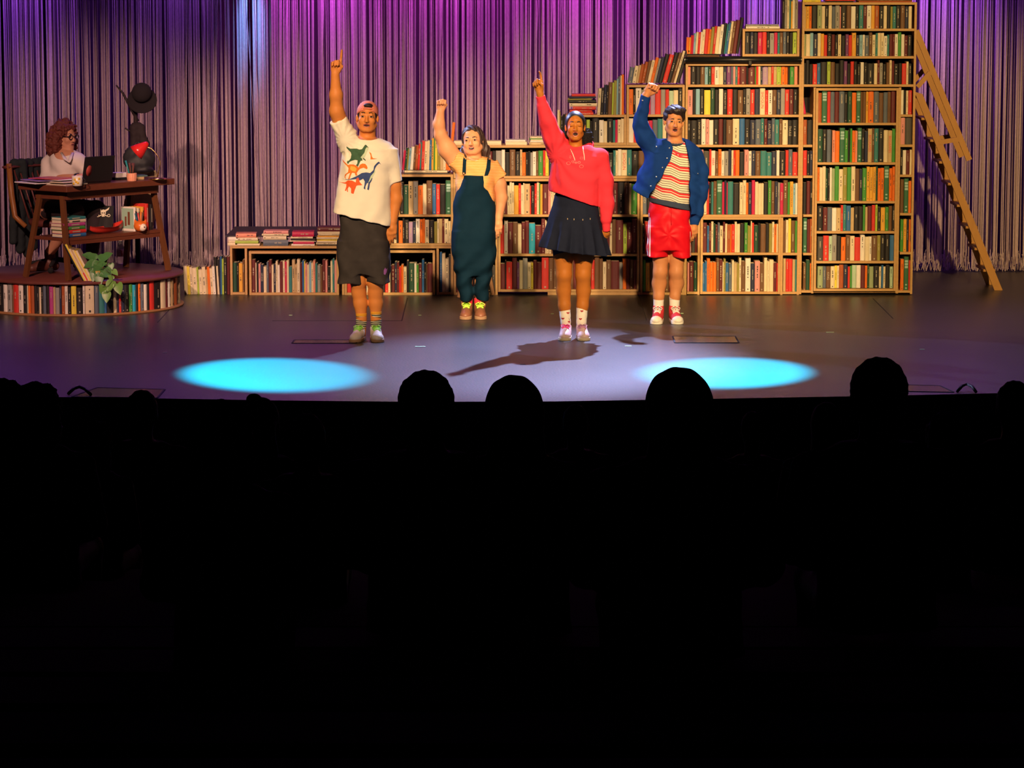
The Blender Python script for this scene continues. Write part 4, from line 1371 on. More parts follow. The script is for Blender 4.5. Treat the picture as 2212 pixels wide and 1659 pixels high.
for du in (-2.3, 2.3):
    ey.prism(emblem([(223 + du + 1.6 * math.cos(t), 460 - 1.5 * math.sin(t)) for t in (i * math.pi / 4 for i in range(8))]), Yfl - 0.0128, Yfl - 0.0118)
ey.build('skull_eyes', m_flag, cloth)
# fox pen pot
p = on_desk(303.5, 500, ZS)
m_fox = mat('fox_orange', (0.62, 0.14, 0.02), 0.35)
m_foxw = mat('fox_white', (0.75, 0.66, 0.55), 0.35)
root = empty('fox_pot', p, 'round orange fox-faced pot full of pens on the lower desk shelf', 'pen pot')
fld = Field(p - Vector((0.08, 0.08, 0.01)), p + Vector((0.08, 0.08, 0.14)), 0.003)
fld.ell(p + Vector((0, 0, 0.045)), (0.056, 0.052, 0.047), k=0.0)
for s in (-1, 1):
    fld.rcone(p + Vector((s * 0.038, -0.005, 0.075)), p + Vector((s * 0.047, -0.006, 0.105)), 0.015, 0.002, 0.01)
fld.cut(p, (0, 0, -1))
fld.build('pot', m_fox, root)
f_w = Field(p - Vector((0.08, 0.08, 0.01)), p + Vector((0.08, 0.08, 0.14)), 0.003)
f_w.ell(p + Vector((0.020, -0.026, 0.038)), (0.033, 0.030, 0.034), k=0.0)
f_w.build('face', m_foxw, root)
MB().lathe([(0.001, -0.006), (0.007, 0.0), (0.001, 0.006)], 10, M=Matrix.Translation(p + Vector((0.04, -0.050, 0.04)))).build('nose', m_black, root)
for dx, l, cc in ((-0.045, 0.15, (0.02, 0.12, 0.2)), (-0.02, 0.155, (0.75, 0.09, 0.07)), (0.005, 0.165, (0.7, 0.2, 0.05)), (0.02, 0.16, (0.16, 0.09, 0.05)), (-0.032, 0.165, (0.02, 0.02, 0.05))):
    MB().tube([p + Vector((dx * 0.4, 0, 0.06)), p + Vector((dx, 0.01, l))], 0.006, 8).build('pen', mat('pen_%d' % int(l * 1000 + dx * 1e4), cc, 0.4), root)
# upright books at the shelf's far end
for k, (c, ua, ub, v0, v1, say) in enumerate((('white', 325, 328, 446, 498, 'white upright book with a mint picture cover'), ('cream', 321, 326, 449, 498, 'cream upright book'), ('gold', 326.5, 333, 446, 497, 'golden upright book'),
                                         ('red', 333.5, 341.5, 440, 497, 'bright red upright book'), ('black', 342.5, 352, 441, 496, 'black upright book'))):
    pa = on_desk(ua, v1, ZS)
    a, b = to_dk(pa)
    b = 0.10 if k else 0.09
    w = (ub - ua) / 258 / max(0.35, E1.x)
    # spines look along the shelf's front
    al = a + (E2.x / E1.x) * 0
    q = DM.inverted() @ PY(ua, v1, (DM @ Vector((a, 0.1, 0))).y)
    M = DM @ Matrix.Translation((0.86 + 0.05 * k, b, ZS + 0.0005))
    b_ = dict(w=0.030 if k != 3 else 0.036, h=(v1 - v0) / 258.0, d=0.15, c=c, title='', seed=0.1 * k)
    cv, cf, pv, marks, pale = book_shapes(b_)
    o = MB().add(cv, cf).build('book', BMAT[PAL_NAMES.index(c)], None, M)
    MB().box(*pv).build('page_block', m_page, o, local=True)
    v_, f_ = quads([(-0.004, 0.004, b_['h'] * 0.3, b_['h'] * 0.85)])
    MB().add(v_, f_).build('title', m_ink_light if c not in LIGHT else m_ink_dark, o, local=True)
    if k == 0:
        m_mint = mat('picture_cover_mint', (0.30, 0.46, 0.36), 0.5)
        pc = MB().box(-0.0165, -0.0152, 0.008, 0.146, 0.02, b_['h'] - 0.012).build('picture_cover', m_mint, o, local=True)
        MB().box(-0.0175, -0.0166, 0.05, 0.075, 0.05, 0.16).box(-0.0175, -0.0166, 0.09, 0.11, 0.04, 0.12).build('printed_figures', mat('print_brown', (0.16, 0.05, 0.025), 0.6), pc)
        pc.children[0].matrix_parent_inverse = Matrix()
    tag(o, say + ' at the end of the lower desk shelf', 'book', 'books on the lower desk shelf')
# leaning yellow folders on the platform
for k, (c, w) in enumerate((('black', 0.018), ('yellow', 0.018), ('cream', 0.018), ('tan', 0.014), ('cream', 0.014), ('yellow', 0.014), ('cream', 0.022))):
    p = PZ(180 + k * 3.1, 607, ZP)
    h = 0.30 - 0.004 * k if k not in (0, 1) else 0.335
    M = Matrix.Translation(Vector((p.x, p.y, ZP + 0.0005))) @ Matrix.Rotation(math.radians(-27), 4, 'Y')
    b_ = dict(w=w * 0.92, h=h, d=0.20, c=c, title='', seed=0.37)
    cv, cf, pv, marks, pale = book_shapes(b_)
    o = MB().add(cv, cf).build('folder', BMAT[PAL_NAMES.index(c)], None, M)
    MB().box(*pv).build('page_block', m_page, o, local=True)
    if k == 3:
        v_, f_ = quads([(-w * 0.4, w * 0.4, 0.005, 0.075)])
        MB().add(v_, f_).build('red_label', m_ink_red, o, local=True)
    tag(o, '%s thin folder leaning against the desk leg, %s of its row' % (c, ORD[k]), 'folder', 'folders leaning against the desk leg')
# bottle
p = PZ(261, 570, ZP)
m_pet = mat('clear_plastic', (0.85, 0.80, 0.88), 0.08, trans=0.92)
root = empty('water_bottle', p, 'clear plastic bottle with a red and white label under the desk', 'bottle')
MB().lathe([(0.028, 0.001), (0.034, 0.01), (0.034, 0.13), (0.030, 0.15), (0.013, 0.185), (0.013, 0.20)], 24, M=Matrix.Translation(p)).build('body', m_pet, root)
MB().lathe([(0.0145, 0.198), (0.0145, 0.214)], 16, M=Matrix.Translation(p)).build('cap', m_paper, root)
lb = MB().lathe([(0.0348, 0.065), (0.0348, 0.125)], 24, M=Matrix.Translation(p)).build('label', mat('label_white', (0.66, 0.50, 0.46), 0.6), root)
MB().tube([p + Vector((0.0352 * math.sin(t), -0.0352 * math.cos(t), z)) for t, z in ((0.0, 0.12), (0.35, 0.112), (0.2, 0.098), (0.5, 0.088), (0.3, 0.072))], 0.005, 6).build('label_print', m_ink_red, lb)

# ------------------------------------------------------------------ potted trailing plant
m_leaf = mat('pothos_leaf', (0.055, 0.17, 0.045), 0.4, vary=0.45, vscale=25, spec=0.45)
m_leaf2 = mat('pothos_leaf_light', (0.12, 0.26, 0.05), 0.4, vary=0.35, vscale=25, spec=0.45)
m_stem = mat('pothos_stem', (0.08, 0.12, 0.03), 0.6)
pp = PZ(209, 607, ZP)
root = empty('potted_plant', pp, 'small potted pothos trailing over the platform edge', 'plant')
m_pot = mat('ochre_pot', (0.38, 0.26, 0.05), 0.5)
pot = MB().lathe([(0.030, 0.001), (0.034, 0.004), (0.046, 0.085), (0.042, 0.087), (0.040, 0.07)], 24, M=Matrix.Translation(pp)).build('pot', m_pot, root)
MB().lathe([(0.001, 0.068), (0.041, 0.072), (0.001, 0.076)], 20, M=Matrix.Translation(pp)).build('soil', mat('soil', (0.03, 0.02, 0.012), 0.9), pot)


def leaf_mesh():
    mb = MB()
    out = [(0, 0), (0.20, -0.10), (0.40, -0.02), (0.46, 0.22), (0.38, 0.52), (0.20, 0.80), (0.0, 1.05)]
    vs_, fs = [], []
    for x, y in out:
        vs_.append((x, y, 0.10 * x - 0.12 * y * y))
    for x, y in out[1:-1]:
        vs_.append((-x, y, 0.10 * x - 0.12 * y * y))
    mids = [(0, y, -0.03 - 0.12 * y * y) for y in (0.0, 0.0, 0.22, 0.52, 0.80)]
    o = len(vs_)
    vs_ += mids
    R_, Lf = [0, 1, 2, 3, 4, 5, 6], [0, 7, 8, 9, 10, 11, 6]
    M_ = [0, o + 1, o + 1, o + 2, o + 3, o + 4, 6]
    for S, flip in ((R_, False), (Lf, True)):
        for i in range(6):
            q = [M_[i], S[i], S[i + 1], M_[i + 1]]
            q = [x for k, x in enumerate(q) if x not in q[:k]]
            if len(q) > 2:
                fs.append(tuple(q if not flip else q[::-1]))
    mb.add(vs_, fs, 0, True)
    return mb.mesh('leaf')


LEAF = [leaf_mesh(), leaf_mesh()]
LEAF[0].materials.append(m_leaf)
LEAF[1].materials.append(m_leaf2)
rl = random.Random(8)
#        u, v, size px, direction of the tip (degrees, 0 right, 90 up), depth offset
LEAVES = ((200, 556, 24, 150, 0.05), (190, 552, 20, 165, 0.08), (222, 558, 26, 20, 0.03), (232, 552, 20, 30, 0.08), (195, 571, 24, 200, 0.0), (208, 575, 26, 240, -0.02), (217, 572, 22, 20, -0.02),
          (212, 585, 26, 120, -0.04), (203, 595, 22, 260, -0.05), (214, 602, 24, 285, -0.06), (232, 585, 24, 350, 0.0), (240, 575, 15, 280, 0.02), (228, 592, 22, 190, -0.05), (248, 588, 15, 320, -0.08),
          (240, 600, 14, 140, -0.12), (238, 617, 25, 250, -0.17), (256, 622, 24, 285, -0.19), (222, 624, 20, 120, -0.18), (230, 640, 22, 270, -0.20), (201, 584, 18, 170, -0.02), (226, 566, 18, 60, 0.06))
mb = MB()
for k, (u_, v_, s, ang, dy) in enumerate(LEAVES):
    p = PY(u_, v_, pp.y + dy)
    t = math.radians(ang)
    tip = Vector((math.cos(t), -0.35, math.sin(t))).normalized()
    nrm = Vector((rl.uniform(-0.3, 0.3), -0.8, 0.55)).normalized()
    sx = tip.cross(nrm).normalized()
    nrm = sx.cross(tip)
    M = Matrix(((sx.x, tip.x, nrm.x, 0), (sx.y, tip.y, nrm.y, 0), (sx.z, tip.z, nrm.z, 0), (0, 0, 0, 1)))
    L_ = s / 258.0
    o = link('leaf', LEAF[0 if k < 13 or k == 19 else 1], root, (), None)
    o.matrix_parent_inverse = Matrix.Translation(pp).inverted()
    o.matrix_basis = Matrix.Translation(p - tip * L_ * 0.4) @ M @ Matrix.Scale(L_, 4)
    if dy > -0.1:
        mb.tube([pp + Vector((0, 0, 0.075)), (pp + Vector((0, 0, 0.1)) + p) / 2 + Vector((0, 0, 0.02)), p - tip * L_ * 0.4], 0.0022, 5)
vine = [PY(u, v, pp.y + d) for u, v, d in ((212, 585, -0.02), (226, 578, -0.06), (240, 592, -0.12), (246, 610, -0.165), (248, 618, -0.185), (240, 626, -0.2), (230, 632, -0.205))]
mb.tube(vine, 0.0022, 5)
mb.tube([PY(u, v, pp.y + d) for u, v, d in ((244, 605, -0.15), (234, 617, -0.18), (222, 620, -0.18))], 0.002, 5)
mb.build('stem', m_stem, root)

# ------------------------------------------------------------------ swivel chair with a jacket over its back
m_chair = wood('chair_wood', (0.30, 0.115, 0.030), (0.20, 0.075, 0.02), 0.4, (6, 6, 3))
m_chaird = wood('chair_dark_wood', (0.13, 0.035, 0.03), (0.09, 0.022, 0.02), 0.4, (6, 6, 3))
SEAT = PY(118, 474, -0.72)                         # where she sits
FWD = Vector((0.80, -0.60, 0)).normalized()
SID = Vector((-FWD.y, FWD.x, 0))                   # her left
ZSEAT = 0.44
CC = Vector((SEAT.x, SEAT.y, ZP))
root = empty('swivel_chair', CC, 'wooden-backed swivel chair behind the desk with a dark jacket over it', 'chair')
CM = Matrix.Translation(CC) @ Matrix(((FWD.x, SID.x, 0, 0), (FWD.y, SID.y, 0, 0), (0, 0, 1, 0), (0, 0, 0, 1)))
MB().lathe([(0.19, ZSEAT - 0.06), (0.215, ZSEAT - 0.045), (0.22, ZSEAT - 0.01), (0.20, ZSEAT)], 32, M=CM).build('seat', m_chaird, root)
MB().tube([CM @ Vector((0, 0, 0.09)), CM @ Vector((0, 0, ZSEAT - 0.06))], 0.028, 12).build('column', m_black, root)
for k in range(5):
    t = 2 * math.pi * k / 5 + 0.3
    q = CM @ Vector((0.24 * math.cos(t), 0.24 * math.sin(t), 0.065))
    MB().tube([CM @ Vector((0, 0, 0.10)), q], [0.022, 0.014], 8).build('leg', m_black, root)
    MB().lathe([(0.022, -0.011), (0.026, 0.0), (0.022, 0.011)], 14, M=Matrix.Translation(Vector((q.x, q.y, ZP + 0.027))) @ Matrix.Rotation(math.pi / 2, 4, 'X')).build('caster', m_black, root)
for s in (-1, 1):
    pts = [CM @ Vector((-0.14, s * 0.20, ZSEAT - 0.06)), CM @ Vector((-0.25, s * 0.215, ZSEAT + 0.02)), CM @ Vector((-0.285, s * 0.215, ZSEAT + 0.2)), CM @ Vector((-0.32, s * 0.205, ZSEAT + 0.46))]
    MB().tube(pts, [0.02, 0.024, 0.026, 0.024], 8).build('back_post', m_chair, root)
vs_ = []
MB().tube([CM @ Vector((-0.325 - 0.03 * math.cos(y * 6), y, ZSEAT + 0.43)) for y in (-0.23, -0.15, -0.07, 0, 0.07, 0.15, 0.23)], 0.042, 10, flat=0.35, up=(0, 0, 1)).build('top_rail', m_chaird, root)
for y in (-0.13, -0.065, 0, 0.065, 0.13):
    MB().tube([CM @ Vector((-0.17, y, ZSEAT)), CM @ Vector((-0.345, y, ZSEAT + 0.42))], 0.008, 6).build('spindle', m_chaird, root)
m_jacket = mat('dark_jacket', (0.012, 0.018, 0.022), 0.9)
jc = CM @ Vector((-0.345, 0.10, ZSEAT + 0.3))
lo, hi = CC - Vector((0.75, 0.5, 0.1)), CC + Vector((0.4, 0.6, 1.2))
fj = Field(lo, hi, 0.008)
for y, zb in ((-0.10, 0.24), (-0.02, 0.16), (0.06, 0.12), (0.14, 0.18), (0.2, 0.30)):
    fj.rcone(CM @ Vector((-0.36, y, ZSEAT + 0.45)), CM @ Vector((-0.40, y, zb)), 0.045, 0.038, 0.03)
fj.rcone(CM @ Vector((-0.40, 0.08, 0.3)), CM @ Vector((-0.42, 0.10, 0.06)), 0.045, 0.02, 0.03)
fj.rcone(CM @ Vector((-0.31, -0.05, ZSEAT + 0.47)), CM @ Vector((-0.29, -0.02, ZSEAT + 0.16)), 0.03, 0.025, 0.03)
fj.warp(lambda X, Y, Z: 0.010 * quick_noise(X, Y, Z, 6))
fj.build('jacket', m_jacket, root)

# ------------------------------------------------------------------ coat stand with hat, coat and bags
m_dark = mat('stand_dark_wood', (0.020, 0.012, 0.014), 0.6)
YS = 0.15
b0 = PY(297, 500, YS)
root = empty('coat_stand', Vector((b0.x, YS, 0)), 'tall dark coat stand behind the desk', 'coat stand')
MB().tube([Vector((b0.x, YS, 0.0)), Vector((b0.x, YS, 1.62))], 0.020, 10).build('pole', m_dark, root)
for k in range(4):
    t = k * math.pi / 2 + 0.5
    MB().tube([Vector((b0.x, YS, 0.25)), Vector((b0.x + 0.15 * math.cos(t), YS + 0.15 * math.sin(t), 0.10)), Vector((b0.x + 0.26 * math.cos(t), YS + 0.26 * math.sin(t), 0.012))], 0.014, 8).build('foot', m_dark, root)
MB().tube([PY(298, 262, YS), PY(283, 235, YS), PY(266, 202, YS - 0.02), PY(251, 184, YS - 0.04)], [0.014, 0.012, 0.010, 0.006], 8).build('hook_arm', m_dark, root)
MB().tube([PY(297, 270, YS), PY(281, 284, YS - 0.02), PY(271, 277, YS - 0.05)], [0.012, 0.010, 0.007], 8).build('hook_arm', m_dark, root)
m_hat = mat('black_felt', (0.012, 0.008, 0.012), 0.95)
hc = PY(306, 212, YS - 0.10)
root = empty('hat', hc, 'black wide-brimmed hat hanging on the coat stand', 'hat')
fh = Field(hc - Vector((0.2, 0.2, 0.2)), hc + Vector((0.2, 0.2, 0.2)), 0.005)
RH = Euler((math.radians(68), math.radians(10), math.radians(-8))).to_matrix()
fh.ell(hc + Vector((0.004, 0.0, -0.018)), (0.132, 0.120, 0.018), RH, 0.0)
fh.ell(hc + Vector((0.006, -0.045, 0.050)), (0.086, 0.086, 0.080), RH, 0.03)
fh.build('brim_and_crown', m_hat, root)
m_coat = mat('dark_coat', (0.018, 0.010, 0.014), 0.85)
cc = PY(300, 290, YS - 0.05)
root = empty('scarf', cc, 'dark scarf bundled on the coat stand under the hat', 'scarf')
fc = Field(cc - Vector((0.2, 0.2, 0.3)), cc + Vector((0.2, 0.2, 0.3)), 0.007)
fc.rcone(PY(291, 276, YS - 0.04), PY(290, 312, YS - 0.05), 0.045, 0.035, 0.02)
fc.rcone(PY(301, 272, YS - 0.04), PY(312, 312, YS - 0.05), 0.030, 0.045, 0.02)
fc.rcone(PY(308, 274, YS - 0.04), PY(309, 300, YS - 0.06), 0.025, 0.020, 0.02)
fc.warp(lambda X, Y, Z: 0.008 * quick_noise(X, Y, Z, 8))
fc.build('cloth', m_coat, root)
m_bag = mat('backpack_nylon', (0.022, 0.022, 0.028), 0.6)
bc = PY(300, 342, YS - 0.12)
root = empty('backpack', bc, 'black backpack hanging on the coat stand behind the red lamp', 'backpack')
fb = Field(bc - Vector((0.3, 0.25, 0.3)), bc + Vector((0.3, 0.25, 0.3)), 0.008)
fb.ell(bc, (0.140, 0.09, 0.125), None, 0.0)
fb.ell(bc + Vector((-0.01, -0.06, -0.03)), (0.10, 0.05, 0.07), None, 0.02)
fb.ell(bc + Vector((0.04, -0.02, -0.10)), (0.095, 0.08, 0.03), None, 0.03)
fb.warp(lambda X, Y, Z: 0.008 * quick_noise(X, Y, Z, 7))
fb.build('bag_body', m_bag, root)
MB().tube([bc + Vector((-0.03, -0.02, 0.12)), PY(297, 306, YS - 0.05), bc + Vector((0.03, -0.02, 0.12))], 0.010, 6).build('strap', m_bag, root)
m_tote = mat('beige_canvas', (0.42, 0.30, 0.17), 0.9, vary=0.1)
tc_ = PY(303, 430, YS - 0.02)
root = empty('tote_bag', tc_, 'beige canvas tote hanging low on the coat stand behind the desk', 'bag')
ft = Field(tc_ - Vector((0.3, 0.25, 0.35)), tc_ + Vector((0.3, 0.25, 0.35)), 0.008)
zt0, zt1 = PY(303, 368, YS).z, PY(303, 498, YS).z
ft.loft([(zt1, PY(298, 490, YS).x, YS - 0.04, 0.125, 0.06), (PY(0, 440, YS).z, PY(304, 440, YS).x, YS - 0.05, 0.140, 0.07), (zt0, PY(316, 370, YS).x, YS - 0.04, 0.085, 0.035)], k=0.0, power=3.0)
ft.warp(lambda X, Y, Z: 0.010 * quick_noise(X, Y, Z, 6))
ft.build('bag_body', m_tote, root)
MB().tube([PY(305, 372, YS - 0.04), PY(300, 352, YS - 0.03), PY(312, 352, YS - 0.03), PY(328, 374, YS - 0.04)], 0.008, 6).build('handle', m_tote, root)

# ------------------------------------------------------------------ stool behind the overalls
m_stool = wood('stool_beech', (0.52, 0.28, 0.15), (0.42, 0.21, 0.10), 0.5, (5, 5, 2))
YST = ground_y(646)
sx = PY(1026, 600, YST + 0.15).x
root = empty('stool', Vector((sx, YST + 0.15, 0)), 'wooden stool hidden behind the woman in overalls, only its legs showing', 'stool')
MB().lathe([(0.135, 0.40), (0.145, 0.415), (0.14, 0.43)], 28, M=Matrix.Translation((sx, YST + 0.15, 0))).build('seat', m_stool, root)
for dx, dy in ((-0.125, -0.13), (0.10, -0.13), (-0.11, 0.12), (0.145, 0.10)):
    MB().tube([Vector((sx + dx * 0.55, YST + 0.15 + dy * 0.55, 0.40)), Vector((sx + dx * 1.08, YST + 0.15 + dy * 1.05, 0.012))], [0.016, 0.02], 8).build('leg', m_stool, root)

# ------------------------------------------------------------------ ladder leaning on the tallest bookcase
m_lad = wood('ladder_pine', (0.48, 0.24, 0.065), (0.36, 0.17, 0.045), 0.5, (8, 8, 2))
yn, yfz = ground_y(627), ground_y(614.5)
XL = xat(1976, 320) + 0.02
n0, n1 = PZ(2157, 627, 0.0), PY(1984, 203, yn)
root = empty('ladder', Vector((n0.x, (yn + yfz) / 2, 0)), 'wooden step ladder with handrails leaning on the tallest bookcase', 'ladder')
tvec = (n1 - n0)
for y in (yn, yfz - 0.03):
    a, b = Vector((n0.x, y, 0.0)), Vector((n1.x, y, n1.z))
    mb = MB()
    hw = 0.036
    mb.prism([(a.x - hw, 0.0), (a.x + hw, 0.0), (b.x + hw, b.z), (max(XL - 0.015, b.x - hw), b.z + 0.02)], y, y + 0.028)
    mb.build('stringer', m_lad, root)
ns = 8
for k in range(ns):
    z = 0.16 + k * 0.19
    x = n0.x + (n1.x - n0.x) * z / n1.z
    MB().box(x - 0.065, x + 0.04, yn + 0.028, yfz - 0.03, z, z + 0.022, bev=0.002).build('tread', m_lad, root)
ra, rb_ = PY(2094, 346, yn), PY(1979, 66, yn)
m1a, m1b = PY(2028, 308, yn), PY(2076, 300, yn)
m2a, m2b = PY(1982, 188, yn), PY(2010, 156, yn)
for y in (yn - 0.004, yfz - 0.03):
    def at(p):
        return Vector((p.x, y + 0.014, p.z))
    mb = MB()
    bar(mb, at(ra), at(rb_), 0.026, 0.050, side=(0, 1, 0))
    rail = mb.build('handrail', m_lad, root)
    bar(MB(), at(m1a), at(m1b), 0.025, 0.040, side=(0, 1, 0)).build('bracket', m_lad, root)
    bar(MB(), at(m2a), at(m2b), 0.025, 0.040, side=(0, 1, 0)).build('bracket', m_lad, root)
# ------------------------------------------------------------------ people
def stripes(name, base, bands, rough=0.8, slant=0.0, wave=0.0):
    """base colour with level bands: (colour, period, width, offset) in metres, one over the other"""
    m = mat(name, base, rough, spec=0.2)
    nt = m.node_tree
    tc = nt.nodes.new('ShaderNodeTexCoord')
    sp = nt.nodes.new('ShaderNodeSeparateXYZ')
    nt.links.new(tc.outputs['Object'], sp.inputs[0])

    def mth(op, a, b=None):
        q = nt.nodes.new('ShaderNodeMath')
        q.operation = op
        for i, x in enumerate((a, b)):
            if x is None:
                continue
            if isinstance(x, (int, float)):
                q.inputs[i].default_value = x
            else:
                nt.links.new(x, q.inputs[i])
        return q.outputs[0]
    z = sp.outputs['Z']
    z = mth('ADD', z, mth('MULTIPLY', sp.outputs['X'], slant))
    if wave:
        z = mth('ADD', z, mth('MULTIPLY', mth('PINGPONG', sp.outputs['X'], 0.07), wave))
    col = None
    for c, per, wid, off in bands:
        fr = mth('FRACT', mth('DIVIDE', mth('ADD', z, off + 10 * per), per))
        k = mth('LESS_THAN', fr, wid / per)
        mx = nt.nodes.new('ShaderNodeMix')
        mx.data_type = 'RGBA'
        nt.links.new(k, mx.inputs[0])
        if col is None:
            mx.inputs[6].default_value = (*base, 1)
        else:
            nt.links.new(col, mx.inputs[6])
        mx.inputs[7].default_value = (*c, 1)
        col = mx.outputs[2]
    nt.links.new(col, nt.nodes['Principled BSDF'].inputs['Base Color'])
    return m


def skin(name, c):
    return mat(name, c, 0.5, vary=0.10, vscale=18, spec=0.22)


m_eye = mat('eye_white', (0.44, 0.33, 0.27), 0.4)
m_iris = mat('eye_iris', (0.035, 0.016, 0.010), 0.25)
m_mouth = mat('mouth_inside', (0.030, 0.006, 0.006), 0.6)
m_teeth = mat('teeth', (0.70, 0.60, 0.50), 0.4)
m_brow = mat('brow_dark', (0.035, 0.016, 0.010), 0.8)


def rotz(a):
    return Matrix.Rotation(math.radians(a), 3, 'Z')


def head(F, c, R, s=1.0, wide=1.0, jaw=1.0, mouth_open=0.008, nose=1.0, ears=True):
    """c: eye-level centre; face looks along -y of R"""
    def P(x, y, z):
        return Vector(c) + R @ Vector((x * s * wide, y * s, z * s))
    e = lambda cc, r, k=0.015, op='+': F.ell(P(*cc), (r[0] * s * wide, r[1] * s, r[2] * s), R, k, op)
    rc = lambda a, b, r1, r2, k=0.012, op='+': F.rcone(P(*a), P(*b), r1 * s, r2 * s, k, op)
    e((0, 0.016, 0.030), (0.073, 0.090, 0.083), 0.0)
    e((0, -0.022, -0.035), (0.060, 0.062, 0.075), 0.02)
    e((0, -0.030, -0.075), (0.043 * jaw, 0.045, 0.040), 0.025)
    rc((-0.010, -0.068, -0.100), (0.010, -0.068, -0.100), 0.014, 0.014, 0.02)
    for q in (-1, 1):
        rc((q * 0.050, -0.005, -0.060), (q * 0.022, -0.052, -0.096), 0.020 * jaw, 0.014 * jaw, 0.02)
        e((q * 0.036, -0.060, -0.030), (0.022, 0.020, 0.022), 0.02)
        e((q * 0.030, -0.092, 0.001), (0.019, 0.015, 0.012), 0.012, '-')
        e((q * 0.031, -0.0735, 0.0), (0.0155, 0.0115, 0.011), 0.004)
        if ears:
            e((q * 0.0745, 0.014, -0.010), (0.010, 0.019, 0.030), 0.008)
    rc((-0.034, -0.077, 0.017), (0.034, -0.077, 0.017), 0.009, 0.009, 0.014)
    rc((0, -0.080, 0.006), (0, -0.101 * (0.5 + 0.5 * nose), -0.034), 0.0085, 0.0125 * nose, 0.012)
    for q in (-1, 1):
        e((q * 0.0115 * nose, -0.092, -0.038), (0.0085, 0.0085, 0.0075), 0.006)
    zm = -0.066
    rc((-0.016, -0.083, zm + 0.004 + mouth_open), (0.016, -0.083, zm + 0.004 + mouth_open), 0.0060, 0.0060, 0.006)
    rc((-0.013, -0.081, zm - 0.004 - mouth_open), (0.013, -0.081, zm - 0.004 - mouth_open), 0.0070, 0.0070, 0.006)
    if mouth_open > 0.003:
        e((0, -0.090, zm), (0.017, 0.016, mouth_open + 0.003), 0.003, '-')
    return P


def face(F, c, R, parent, s=1.0, wide=1.0, lips=None, mouth_open=0.008, mw=0.020, brow=m_brow, brow_tilt=0.0, brow_h=0.0, closed=False, teeth=False, gaze=(0, 0)):
    def fn(x, z):
        st = Vector(c) + R @ Vector((x * s * wide, -0.30 * s, z * s))
        return st, (R @ Vector((0, 1, 0))).normalized()

    def poly(cx, cz, rx, rz, n=16, up=1.0, down=1.0):
        return [(cx + rx * math.cos(t), cz + rz * math.sin(t) * (up if math.sin(t) > 0 else down)) for t in (2 * math.pi * i / n for i in range(n))]
    zm = -0.066
    for q in (-1, 1):
        if not closed:
            decal(F.bvh, poly(q * 0.031, 0.000, 0.0135, 0.0062, 14), fn, 'eye_white', m_eye, parent, 0.0015, 0.004)
            decal(F.bvh, poly(q * 0.031 + gaze[0], 0.0006 + gaze[1], 0.0072, 0.0066, 12), fn, 'iris', m_iris, parent, 0.0024, 0.004)
        lid = [(q * 0.046, -0.001 if not closed else -0.005), (q * 0.038, 0.0065 if not closed else -0.0075), (q * 0.028, 0.0075 if not closed else -0.0075), (q * 0.017, 0.002 if not closed else -0.003),
               (q * 0.028, 0.0052 if not closed else -0.0045), (q * 0.038, 0.0042 if not closed else -0.0045)]
        decal(F.bvh, lid, fn, 'lash_line', brow, parent, 0.0028, 0.004)
        zb = 0.0215 + brow_h
        br = [(q * 0.013, zb - 0.004 + brow_tilt), (q * 0.013, zb + 0.0045 + brow_tilt), (q * 0.030, zb + 0.0085), (q * 0.050, zb - 0.001 - brow_tilt * 0.6), (q * 0.030, zb + 0.0005)]
        decal(F.bvh, br, fn, 'eyebrow', brow, parent, 0.0022, 0.005)
    lm = lips
    up = poly(0, zm, mw + 0.004, mouth_open + 0.0085, 20)
    decal(F.bvh, up, fn, 'lips', lm, parent, 0.0018, 0.005)
    decal(F.bvh, poly(0, zm, mw, max(0.0022, mouth_open), 16), fn, 'mouth', m_mouth, parent, 0.0030, 0.005)
    if teeth:
        decal(F.bvh, [(-mw * 0.7, zm + mouth_open * 0.85), (-mw * 0.55, zm + mouth_open * 0.25), (mw * 0.55, zm + mouth_open * 0.25), (mw * 0.7, zm + mouth_open * 0.85)], fn, 'teeth', m_teeth, parent, 0.0036, 0.005)


